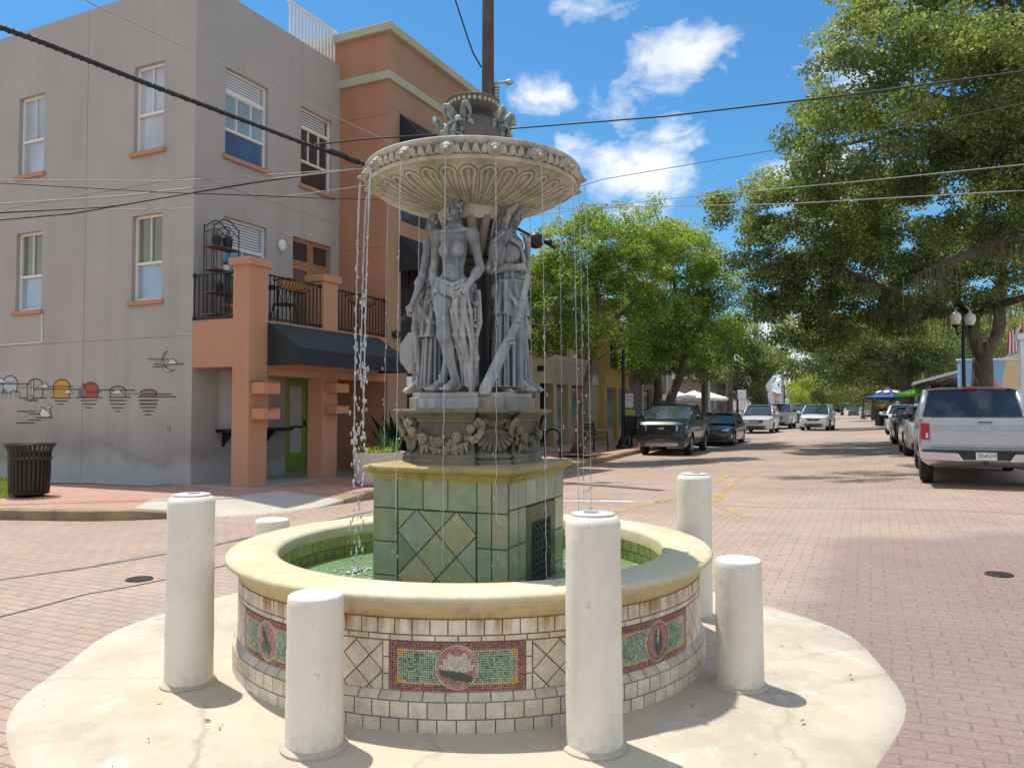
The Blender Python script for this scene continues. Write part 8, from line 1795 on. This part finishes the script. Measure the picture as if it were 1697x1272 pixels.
es = empty('plant_stand', gbp(.32, -.36, 2.97), BA, 'tall black wrought iron plant stand with arched top on the balcony corner', 'plant stand'); mb = MB()
for x in (-.30, .30):
    for y in (-.12, .12): mb.tube([(x, y, 0), (x, y, 1.75)], .011, 6)
for y in (-.12, .12): mb.tube([(x, y, 1.72 + .16 * math.cos(x / .3 * PI / 2) ** 1.5) for x in np.linspace(-.30, .30, 13)], .011, 6); mb.tube([(x, y, 1.60 + .13 * math.cos(x / .3 * PI / 2) ** 1.5) for x in np.linspace(-.30, .30, 13)], .008, 6)
for x in np.linspace(-.24, .24, 5): mb.tube([(x, .12, .05), (x, .12, 1.7)], .006, 5)
mb.build('frame', M_black, es, smooth=1)
for z in (.10, .50, .92, 1.34): mb = MB(); mb.bb(-.31, .31, -.14, .14, z, z + .022); mb.build('shelf', mat('wood_shelf', (.13, .06, .035), .7, .2, 8, .1), es)
for i, (x, z, h, lb) in enumerate(((-.12, 1.362, .17, 'dark pot with trailing plant on the top shelf of the plant stand'), (.14, 1.362, .20, 'square black pot on the top shelf of the plant stand'), (-.05, .522, .16, 'dark pot on the low shelf of the plant stand'), (.12, .942, .12, 'small pale pot on the middle shelf of the plant stand'))):
    e = empty('flower_pot', gbp(.32 + x, -.36, 2.97 + z), BA, lb, 'flower pot', 'pots on the plant stand'); mb = MB(); mb.lathe([(0, 0), (h * .38, 0), (h * .48, h), (h * .42, h), (0, h * .9)], n=18); mb.build('pot', M_black if i != 3 else M_white, e, smooth=40); g = random.Random(i); V, C_ = blades((0, 0, h * .9), 24, .2, .012, .7, [(.10, .22, .06), (.2, .3, .08), (.3, .12, .08)], g, .5, .04); np_mesh('plants', np.array([tuple(v) for v in V]), np.arange(len(V)).reshape(-1, 4), M_leaf, e, cols=np.array(C_))
# lamp posts
M_globe, n, b = newmat('lamp_globe'); b.inputs['Base Color'].default_value = (.80, .80, .76, 1); b.inputs['Roughness'].default_value = .25
def lamp(label, loc, h=4.1, arms=1, aw_=.62, rzv=0):
    e = empty('lamp_post', loc, rzv, label, 'lamp post', 'black lamp posts along the street'); mb = MB()
    mb.lathe([(.30, 0), (.31, .05), (.27, .08), (.25, .12), (.20, .16), (.21, .24), (.17, .34), (.11, .42), (.085, .5), (.075, 1.2), (.085, 1.22), (.085, 1.27), (.07, 1.3), (.06, h - .5), (.08, h - .48), (.05, h - .42), (.05, h)], n=20); mb.build('post', M_black, e, smooth=40)
    xs_ = [0] if arms == 1 else [-aw_, aw_]
    if arms == 2: mb = MB(); mb.tube([(-aw_, 0, h - .1), (-aw_ * .75, 0, h - .35), (0, 0, h - .15), (aw_ * .75, 0, h - .35), (aw_, 0, h - .1)], .035, 8); mb.build('arm', M_black, e, smooth=1)
    for x in xs_:
        z = h - (.1 if arms == 2 else 0); mb = MB(); mb.lathe([(.05, z), (.10, z + .03), (.13, z + .10), (.12, z + .13)], (x, 0, 0), 18); o = mb.build('lamp_holder', M_black, e, smooth=40); mb = MB(); mb.lathe([(.12, z + .13), (.19, z + .30), (.20, z + .42), (.17, z + .52), (.09, z + .58), (.03, z + .64), (0, z + .72)], (x, 0, 0), 20); mb.build('globe', M_globe, o, smooth=1)
    return e
lamp('black lamp post with flared base at the kerb beside the dark pickup', grd(1033, 29.8, .14), 4.4)
lamp('black lamp post with white globe beyond the brown utility pole', grd(1222, 50, .14), 4.2)
lamp('twin globe lamp post far down beside the blue pickup', grd(1300, 86, .14), 4.0, 2)
lamp('single globe lamp post far down behind the white moving car', grd(1333, 105, .14), 4.0)
lamp('small distant lamp post near the end of the street', grd(1341, 135, .14), 4.0)
lamp('twin armed black lamp post beside the forked oak', grd(1598, 29.0, .14), 4.3, 2, .36, R(20))
lamp('far twin globe lamp post beside the red stop sign', grd(1430, 92, .14), 4.4, 2)
# litter bin and parking signs by the lamp post
e = empty('litter_bin', grd(1046, 30.2, .14), 0, 'square black litter bin beside the lamp post base', 'litter bin'); mb = MB(); mb.bb(-.2, .2, -.2, .2, .45, 1.25); mb.bb(-.05, .05, -.05, .05, 0, .45); mb.build('bin', M_black, e, bevel=.03)
e = empty('parking_sign', grd(1041, 31, .14), R(-18), 'white parking sign with small red lettering above a lime green sheet', 'sign'); mb = MB(); mb.tube([(0, .03, 0), (0, .03, 2.2)], .025, 8); mb.build('post', M_black, e); mb = MB(); mb.bb(-.15, .2, -.005, .005, 1.55, 2.1); o = mb.build('sign_panel', M_white, e)
M_redt = mat('red_sign_text', (.45, .05, .04), .5, .05, 5, 0)
for tt, z, sz in (('2 HR', 1.98, .12), ('PARKING', 1.86, .075)): tx = text_mb(tt, sz, .002); tx.xf(Matrix.Translation((.025, -.008, z)) @ Matrix.Rotation(PI / 2, 4, 'X')); tx.build('lettering', M_redt, o)
mb = MB(); mb.bb(-.18, .28, -.005, .005, 1.12, 1.46); mb.build('lime_panel', mat('lime_sheet', (.50, .58, .06), .6, .2, 9, 0), e); mb = MB(); mb.bb(-.18, .28, -.006, .004, .72, 1.118); o = mb.build('white_panel', M_white, e); mb = MB(); [mb.bb(-.14 + .07 * i, -.10 + .07 * i, -.011, -.006, .98, 1.09) for i in range(6)]; mb.build('dark_pattern', M_black, o)
# bench and bike rack under the street tree
e = empty('bench', G(985, 748, .14), BA, 'black metal bench behind the trunk of the leaning street tree', 'bench'); mb = MB(); [mb.bb(-.75, .75, -.22 + i * .09, -.15 + i * .09, .43, .46) for i in range(5)]; mb.build('seat', M_black, e); mb = MB(); [mb.bb(-.75, .75, .24 + i * .012, .27 + i * .012, .54 + i * .10, .61 + i * .10) for i in range(4)]; mb.build('backrest', M_black, e)
for sx in (-1, 1):
    mb = MB(); mb.tube([(sx * .68, -.24, 0), (sx * .68, -.22, .44), (sx * .68, .2, .44), (sx * .68, .28, .95)], .028, 6); mb.tube([(sx * .68, .2, .44), (sx * .68, .3, 0)], .028, 6); mb.tube([(sx * .68, -.22, .44), (sx * .68, -.2, .66), (sx * .68, .24, .66)], .022, 6); mb.build('leg', M_black, e)
e = empty('bike_rack', G(916, 762, .14), BA + R(90), 'black inverted U bike rack on the pavement', 'bike rack'); mb = MB(); mb.tube([(-.22, 0, 0), (-.22, 0, .62)] + [(-.22 * math.cos(t), 0, .62 + .22 * math.sin(t)) for t in np.linspace(0, PI, 10)][1:] + [(.22, 0, 0)], .028, 8); mb.build('hoop', M_black, e, smooth=1)
# utility poles
M_pole = bark_mat('creosote_pole', (.115, .085, .075)); M_galv = mat('galvanised_steel', (.42, .42, .41), .45, .12, 6, .1, metal=.6)
up = empty('utility_pole', Vector((-.56, 18.0, .14)), 0, 'dark brown utility pole rising behind the urn of the fountain', 'utility pole'); mb = MB(); mb.tube([(0, 0, 0), (0, 0, 6), (0, 0, 13)], [.17, .15, .13], 16); mb.build('pole', M_pole, up, smooth=40)
mb = MB(); mb.tube([(-.16, -.04, 2), (-.165, -.04, 7.35)], .022, 6); [mb.bb(-.20, -.12, -.08, -.0, z, z + .05) for z in (5.2, 6.1, 6.9, 7.3)]; mb.build('riser_conduit', M_galv, up); mb = MB()
mb.tube([(.14, 0, 8.95), (.50, -.02, 8.98)], .035, 8); mb.ell((.5, -.02, 8.96), (.10, .06, .07), 10, 8); mb.tube([(.20, 0, 8.9), (.20, -.02, 8.45), (.26, -.04, 8.2)], [.05, .04, .02], 8); [mb.lathe([(.07, 8.55 + i * .07), (.07, 8.58 + i * .07), (.03, 8.60 + i * .07)], (.20, -.02, 0), 12) for i in range(5)]; mb.ell((.28, -.05, 8.12), (.07, .05, .06), 10, 8); mb.build('insulator', M_galv, up, smooth=40)
mb = MB(); mb.tube([(.1, -.1, 5.55), (.7, -.16, 5.5), (1.05, -.2, 5.3)], .035, 8); mb.tube([(.1, -.1, 5.05), (.6, -.14, 5.45)], .022, 6); mb.tube([(.1, -.1, 6.05), (.55, -.14, 5.55)], .022, 6); mb.build('lamp_arm', M_black, up, smooth=40); mb = MB(); mb.ell((1.1, -.22, 5.22), (.20, .17, .19), 16, 10); mb.ell((1.4, -.22, 5.18), (.09, .08, .07), 12, 8); mb.tube([(1.25, -.22, 5.22), (1.55, -.22, 5.05)], .04, 8); mb.build('lamp_head', M_black, up, smooth=40)
def pole(label, px, Y, h, r, m, name='utility_pole'):
    e = empty(name, grd(px, Y, .1), 0, label, 'utility pole', 'poles along the street'); mb = MB(); mb.tube([(0, 0, 0), (0, 0, h)], [r, r * .75], 12); mb.build('pole', m, e, smooth=40); mb = MB(); mb.bb(-r * 4, r * 4, -.04, .04, h - .5, h - .4); mb.build('crossarm', m, e); return e
pole('brown wooden pole standing by the kerb beside the silver white crossover', 1209, 47, 6.5, .22, M_pole); pole('tall dark pole behind the hedge and the old kerb oak', 1254, 64, 11, .24, M_pole); pole('slim pale metal pole behind the dark pickup cab', 1173, 41, 9.2, .14, M_galv, 'metal_pole'); pole('dark pole right against the slim pale metal pole', 1167, 42, 10.2, .17, M_pole); pole('far pale pole rising beside the twin globe lamp', 1297, 88, 9.5, .2, M_galv, 'metal_pole')
e = empty('road_sign', grd(1223, 49.5, .1), R(-15), 'small white sign on a thin post beside the brown wooden pole', 'sign'); mb = MB(); mb.tube([(0, 0, 0), (0, 0, 2.6)], .03, 6); mb.build('post', M_black, e); mb = MB(); mb.bb(-.02, .5, -.03, -.02, 1.95, 2.55); mb.build('sign_panel', M_white, e)
e = empty('road_sign', grd(1435, 92, .1), R(-20), 'far red octagonal stop sign under the twin globes', 'traffic sign'); mb = MB(); mb.tube([(0, 0, 0), (0, 0, 2.2)], .04, 6); mb.build('post', M_galv, e); mb = MB(); mb.prism([(.5 * math.cos(PI / 8 + k * PI / 4), -.05, 2.4 + .5 * math.sin(PI / 8 + k * PI / 4)) for k in range(8)], (0, .02, 0)); o = mb.build('sign_face', mat('stop_red', (.42, .05, .03), .5, .1, 5, 0), e); tx = text_mb('STOP', .34, .004); tx.xf(Matrix.Translation((0, -.056, 2.4)) @ Matrix.Rotation(PI / 2, 4, 'X')); tx.build('lettering', M_white, o)
# parasols
def parasol(label, loc, r, h, m, grp, hz=.45):
    e = empty('parasol', loc, rng.uniform(0, 1), label, 'parasol', grp); mb = MB(); rows = [[(0, 0, h + hz)] * 9, *[[(r * t * math.cos(2 * PI * j / 8), r * t * math.sin(2 * PI * j / 8), h + hz * (1 - t) - .05 * math.sin(PI * t)) for j in range(9)] for t in (.33, .66, 1.0)], [(r * math.cos(2 * PI * j / 8), r * math.sin(2 * PI * j / 8), h - .14) for j in range(9)]]; mb.grid(rows); mb.build('canopy', m, e)
    mb = MB(); mb.tube([(0, 0, 0), (0, 0, h + hz)], .03, 8); mb.build('pole', M_galv, e); return e
M_canv = mat('white_canvas', (.78, .76, .72), .8, .05, 3, 0); M_canb = mat('blue_canvas', (.02, .075, .26), .8, .3, 4, 0); M_cang = mat('green_canvas', (.12, .36, .04), .8, .5, 6, 0)
for px, Y, lb in ((1083, 44, 'white parasol nearest the lamp post, half behind the dark pickup'), (1120, 46, 'white parasol second from the lamp post, above the dark pickup roof'), (1150, 45, 'white parasol in the middle of the row, peak highest'), (1172, 48, 'white parasol last in the row, by the slim metal pole')): parasol(lb, grd(px, Y, .1), 1.55, 2.0, M_canv, 'white parasols behind the dark pickup')
pb_ = parasol('blue parasol with pale logos over cafe seats by the stone planter', grd(1472, 54, .15), 1.45, 1.85, M_canb, None, .7); mb = MB()
for k in range(8): a = 2 * PI * (k + .5) / 8; mb.ell((.72 * math.cos(a), .72 * math.sin(a), 1.85 + .36 + .02), (.20, .20, .03), 8, 5, Matrix.Rotation(a, 3, 'Z') @ Matrix.Rotation(R(28), 3, 'Y'))
mb.build('printed_motif', M_canv, pb_)
parasol('bright green parasol in front of the pavilion', grd(1528, 45, .15), 1.6, 1.9, M_cang, None, .5)
# cafe things by the blue parasol
e = empty('planter', grd(1482, 51, .1), 0, 'big tan stone planter with yellowing plants by the blue parasol', 'planter'); mb = MB(); mb.lathe([(0, 0), (.5, 0), (.6, .2), (.68, .8), (.70, .98), (.62, .98), (0, .92)], n=24); mb.build('pot', concrete_mat('tan_pot', (.42, .36, .26)), e, smooth=40); g = random.Random(2); V, C_ = blades((0, 0, .92), 90, .9, .04, .5, [(.16, .17, .04), (.30, .22, .05), (.10, .14, .04)], g, .4, .4); np_mesh('plants', np.array([tuple(v) for v in V]), np.arange(len(V)).reshape(-1, 4), M_leaf, e, cols=np.array(C_))
e = empty('planter', grd(1462, 51.5, .1), 0, 'dark square planter box at the end of the cafe seats', 'planter'); mb = MB(); mb.bb(-.35, .35, -.35, .35, 0, 1.15); mb.build('box', M_black, e, bevel=.03); g = random.Random(9); V, C_ = blades((0, 0, 1.15), 50, .5, .04, .7, [(.20, .12, .04), (.34, .19, .05)], g, .4, .3); np_mesh('plants', np.array([tuple(v) for v in V]), np.arange(len(V)).reshape(-1, 4), M_leaf, e, cols=np.array(C_))
for k, (px, lb) in enumerate(((1469, 'black cafe chair under the blue parasol, nearer the dark planter box'), (1476, 'black cafe chair under the blue parasol, behind the stone planter'))):
    e = empty('cafe_chair', grd(px, 53, .15), k * 2.2, lb, 'chair', 'cafe chairs'); mb = MB(); mb.bb(-.22, .22, -.22, .22, .43, .47); mb.build('seat', M_black, e); mb = MB(); mb.bb(-.22, .22, .2, .24, .47, .95); mb.build('backrest', M_black, e)
    for sx in (-1, 1):
        for sy in (-1, 1): mb = MB(); mb.tube([(sx * .19, sy * .19, 0), (sx * .19, sy * .19, .43)], .018, 6); mb.build('leg', M_black, e)
# hedge, flags and white post
e = empty('hedge', grd(1193, 50, .1), BA, 'clipped yellow green hedge beside the brown wooden pole', 'hedge'); V, Fq, cl_ = crown_leaves([((x, 0, .5), .5, 420, .6 + .2 * math.sin(x * 3)) for x in np.linspace(-.8, .8, 5)], .11, PAL_STREET, 5); np_mesh('hedge_leaves', V, Fq, M_leaf, e, cols=cl_)
e = empty('hedge', grd(1105, 40, .1), BA, 'dark low hedge at the parasol terrace behind the pickup', 'hedge'); V, Fq, cl_ = crown_leaves([((x, 0, .45), .55, 420, .3) for x in np.linspace(-2.2, 2.2, 9)], .12, PAL_OAK, 6); np_mesh('hedge_leaves', V, Fq, M_leaf, e, cols=cl_)
wp = P(1700, 679, 18.5); e = empty('white_column', Vector((wp.x, wp.y, .2)), R(-20), 'white painted column at the edge of the view behind the silver pickup', 'column'); mb = MB(); mb.bb(-.11, .11, -.11, .11, 0, 2.95); mb.build('shaft', M_white, e, bevel=.01); mb = MB(); mb.bb(-.17, .17, -.17, .17, 2.95, 3.1); mb.build('capital', M_white, e, bevel=.015)
def flag(label, px, py, Y, s_):
    p = P(px, py, Y); e = empty('flag', p, R(-15), label, 'flag', 'striped flags by the white column'); mb = MB(); mb.tube([(0, 0, -.95 * s_), (.42 * s_, 0, .1)], .02, 6); mb.build('staff', M_white, e); mb = MB(); L_ = .62 * s_
    for k in range(7):
        rows = [[(.40 * s_ - x * .62 - .05 * z, .05 * math.sin(x * 9 + z * 4), .05 - z - x * .35) for x in (k / 7 * L_, (k + 1) / 7 * L_)] for z in np.linspace(0, .75 * s_, 7)]; mb.grid(rows, mi=k % 2)
    mb.build('cloth', [mat('flag_red', (.50, .04, .05), .8, .1, 5, 0), M_canv], e, smooth=1)
flag('red and white striped flag hanging from a slanted staff beside the oak', 1668, 545, 19.5, .75); flag('second red and white striped flag partly cut by leaves near the white column', 1693, 520, 19.0, .6)
# grass patch by the trash can, concrete slabs along the grey wall
gp = MB(); g0 = G(-30, 800, .15); pts = [G(-60, 792, .146), G(22, 800, .146), G(26, 812, .146), G(10, 825, .146), G(-70, 826, .146)]
gs = gp.poly([tuple(q) for q in pts]).build('grass_soil', mat('grass_base', (.16, .19, .05), .9, .4, 12, .3, 50)); tag(gs, kind='structure')
V = []; C_ = []; gr = random.Random(12)
for _ in range(2600):
    px = gr.uniform(-60, 27); py = gr.uniform(795, 825); q = G(px, py, .146); h = gr.uniform(.03, .08); a = gr.uniform(0, PI); dx, dy = .006 * math.cos(a), .006 * math.sin(a); lx, ly = gr.gauss(0, .02), gr.gauss(0, .02)
    V += [(q.x - dx, q.y - dy, q.z), (q.x + dx, q.y + dy, q.z), (q.x + lx + dx * .3, q.y + ly + dy * .3, q.z + h), (q.x + lx - dx * .3, q.y + ly - dy * .3, q.z + h)]; c = gr.choice([(.28, .32, .06), (.20, .27, .05), (.36, .34, .09)]); C_.append(c)
o = np_mesh('grass', np.array(V), np.arange(len(V)).reshape(-1, 4), M_leaf, None, cols=np.array(C_)); tag(o, kind='stuff')
sl_ = MB(); e2 = Vector((-BD[1], BD[0], 0)); nn = Vector((-BD[0], -BD[1], 0)); b0 = Vector((C0.x, C0.y, .1455))
for i in range(9):
    a = b0 + e2 * (.55 + i * 1.35); b2 = b0 + e2 * (.55 + (i + 1) * 1.35 - .02); sl_.poly([a, b2, b2 + nn * (1.05 if i else .55), a + nn * (1.05 if i > 1 else .45)])
tag(sl_.build('pavement_slab', M_slab), kind='structure')
# ================================================================== overhead cables
M_wire = mat('black_cable', (.02, .02, .022), .6, .3, 20, 0); M_wire2 = mat('pale_cable', (.34, .33, .31), .6, .2, 20, 0)
def cable(label, pts, r, m, sag=.0, beads=None):
    """pts: photo-measured points at their own depth; the cable runs through them"""
    Q = [P(*q) for q in pts]; fine = []
    for a, b in zip(Q[:-1], Q[1:]):
        k = 14
        for j in range(k): t = j / k; fine.append(a.lerp(b, t) - Vector((0, 0, sag * 4 * t * (1 - t))))
    fine.append(Q[-1]); o0 = fine[0]; mb = MB(); mb.tube([p - o0 for p in fine], r, 6); o = mb.build('overhead_cable', m, loc=o0, smooth=1); tag(o, label, 'cable', 'overhead cables'); return o, fine, o0
o, fl_, o0 = cable('thick black bundled cable running down from the upper corner to the pole', [(-120, 2, 8.2), (70, 70, 9.0), (250, 141, 10.2), (500, 236, 13.2), (620, 277, 15.4), (803, 345, 17.95)], .032, M_wire)
mb = MB()
hx = []
for i in range(2, len(fl_) - 4):
    for j in range(6): t = j / 6; p = fl_[i].lerp(fl_[i + 1], t) - o0; a = (i + t) * 2 * PI; d = (fl_[i + 1] - fl_[i]).normalized(); s1 = d.cross(Vector((0, 0, 1))).normalized(); hx.append(p + (s1 * math.cos(a) + s1.cross(d) * math.sin(a)) * .034)
mb.tube(hx, .009, 5); mb.build('lashing', M_wire, o, smooth=1)
for (px, py, Y, L_) in ((545, 250, 13.9, .55), (575, 262, 14.5, .4)): mb = MB(); p = P(px, py, Y) - o0; mb.tube([p, p + (P(620, 277, 15.4) - P(500, 236, 13.2)).normalized() * L_], .055, 8); mb.build('splice', M_wire, o, smooth=1)
cable('cable crossing the whole view behind the urn from splice to the far oaks', [(520, 240, 13.6), (600, 231, 14.2), (735, 222, 15), (848, 213, 15), (1100, 193, 13.5), (1400, 158, 12), (1760, 110, 10.5)], .016, M_wire)
cable('pale thin wire slanting over the upper windows', [(20, -70, 9), (150, 5, 10), (290, 70, 11), (400, 122, 12), (655, 240, 15.5), (803, 305, 17.9)], .009, M_wire2)
for k, (pts, r, m, lb) in enumerate((([(-60, 298, 12.5), (280, 300, 13.2), (610, 279, 15.2), (803, 268, 17.9)], .010, M_wire2, 'thin pale wire uppermost of the level bundle across the grey wall'),
                                   ([(-60, 300, 12.6), (280, 319, 13.3), (610, 331, 15.3), (803, 335, 17.9)], .009, M_wire, 'thin black wire that dips under the others across the grey wall'),
                                   ([(-60, 342, 12.4), (200, 325, 13), (400, 302, 14), (615, 278, 15.3), (803, 262, 17.9)], .013, M_wire2, 'pale twisted wire rising toward the bowl'),
                                   ([(-60, 356, 12.3), (180, 343, 13), (400, 306, 14), (610, 276, 15.3), (803, 250, 17.9)], .012, M_wire, 'black twisted wire rising toward the bowl'),
                                   ([(-60, 350, 12.7), (300, 346, 13.4), (500, 322, 14.6), (610, 307, 15.4), (803, 290, 17.9)], .009, M_wire2, 'lowest thin pale wire over the lower windows'),
                                   ([(-60, 370, 12.2), (120, 354, 12.8), (330, 318, 13.7), (615, 272, 15.4), (803, 245, 17.9)], .011, M_wire, 'steepest thin black wire over the lower windows'),
                                   ([(900, 328, 19), (1000, 297, 17), (1300, 246, 14), (1560, 200, 12.2), (1780, 155, 11)], .007, M_wire, 'faint wire passing over the cloud beside the bowl into the oak'),
                                   ([(820, 343, 18), (950, 345, 17.5), (1300, 338, 15.5), (1760, 312, 13)], .010, M_wire2, 'level wire running from the pole through the oak leaves'),
                                   ([(820, 365, 18), (1100, 330, 16.5), (1430, 300, 14.8), (1760, 266, 13)], .009, M_wire2, 'wire rising gently into the right oak crown'),
                                   ([(735, -60, 17.2), (776, 66, 17.6), (785, 90, 17.8), (798, 112, 17.95)], .018, M_wire, 'short black drop wire beside the pole top'))):
    cable(lb, pts, r, m)

# tree pit and scattered dry leaves
tp_ = MB(); q = G(955, 751, .146); e1 = Vector((BD[0], BD[1], 0)) * .62; e2 = Vector((-BD[1], BD[0], 0)) * .62; tp_.poly([q - e1 - e2, q + e1 - e2, q + e1 + e2, q - e1 + e2]); tag(tp_.build('tree_pit', mat('pit_soil', (.07, .05, .035), .95, .4, 14, .6, 40)), kind='structure')
V = []; C_ = []; gl = random.Random(77)
for _ in range(900):
    if gl.random() < .93: i = gl.randrange(30, min(len(K) - 1, 190)); p = K[i] + Vector((gl.gauss(.12, .12), gl.gauss(-.15, .14), 0))
    else: a = gl.random() * 2 * PI; r = 1.5 + abs(gl.gauss(0, .8)); p = Vector((FC.x + r * math.cos(a), FC.y + r * math.sin(a), 0))
    z = rz(p.x, p.y) + (.056 - .02 * max(0, math.hypot(p.x - FC.x, p.y - FC.y) - 1.4) if math.hypot(p.x - FC.x, p.y - FC.y) < 2.45 else .008); s_ = gl.uniform(.008, .024); a = gl.uniform(0, PI); dx, dy = s_ * math.cos(a), s_ * math.sin(a)
    V += [(p.x - dx, p.y - dy, z), (p.x + dy * .4, p.y - dx * .4, z + .004), (p.x + dx, p.y + dy, z + .003), (p.x - dy * .4, p.y + dx * .4, z + .001)]; C_.append(gl.choice([(.30, .20, .09), (.22, .14, .07), (.36, .30, .14), (.6, .56, .46)]))
o = np_mesh('dry_leaves', np.array(V), np.arange(len(V)).reshape(-1, 4), M_leaf, None, cols=np.array(C_)); tag(o, kind='stuff')
for me in bpy.data.meshes:
    if me.users == 0: bpy.data.meshes.remove(me)
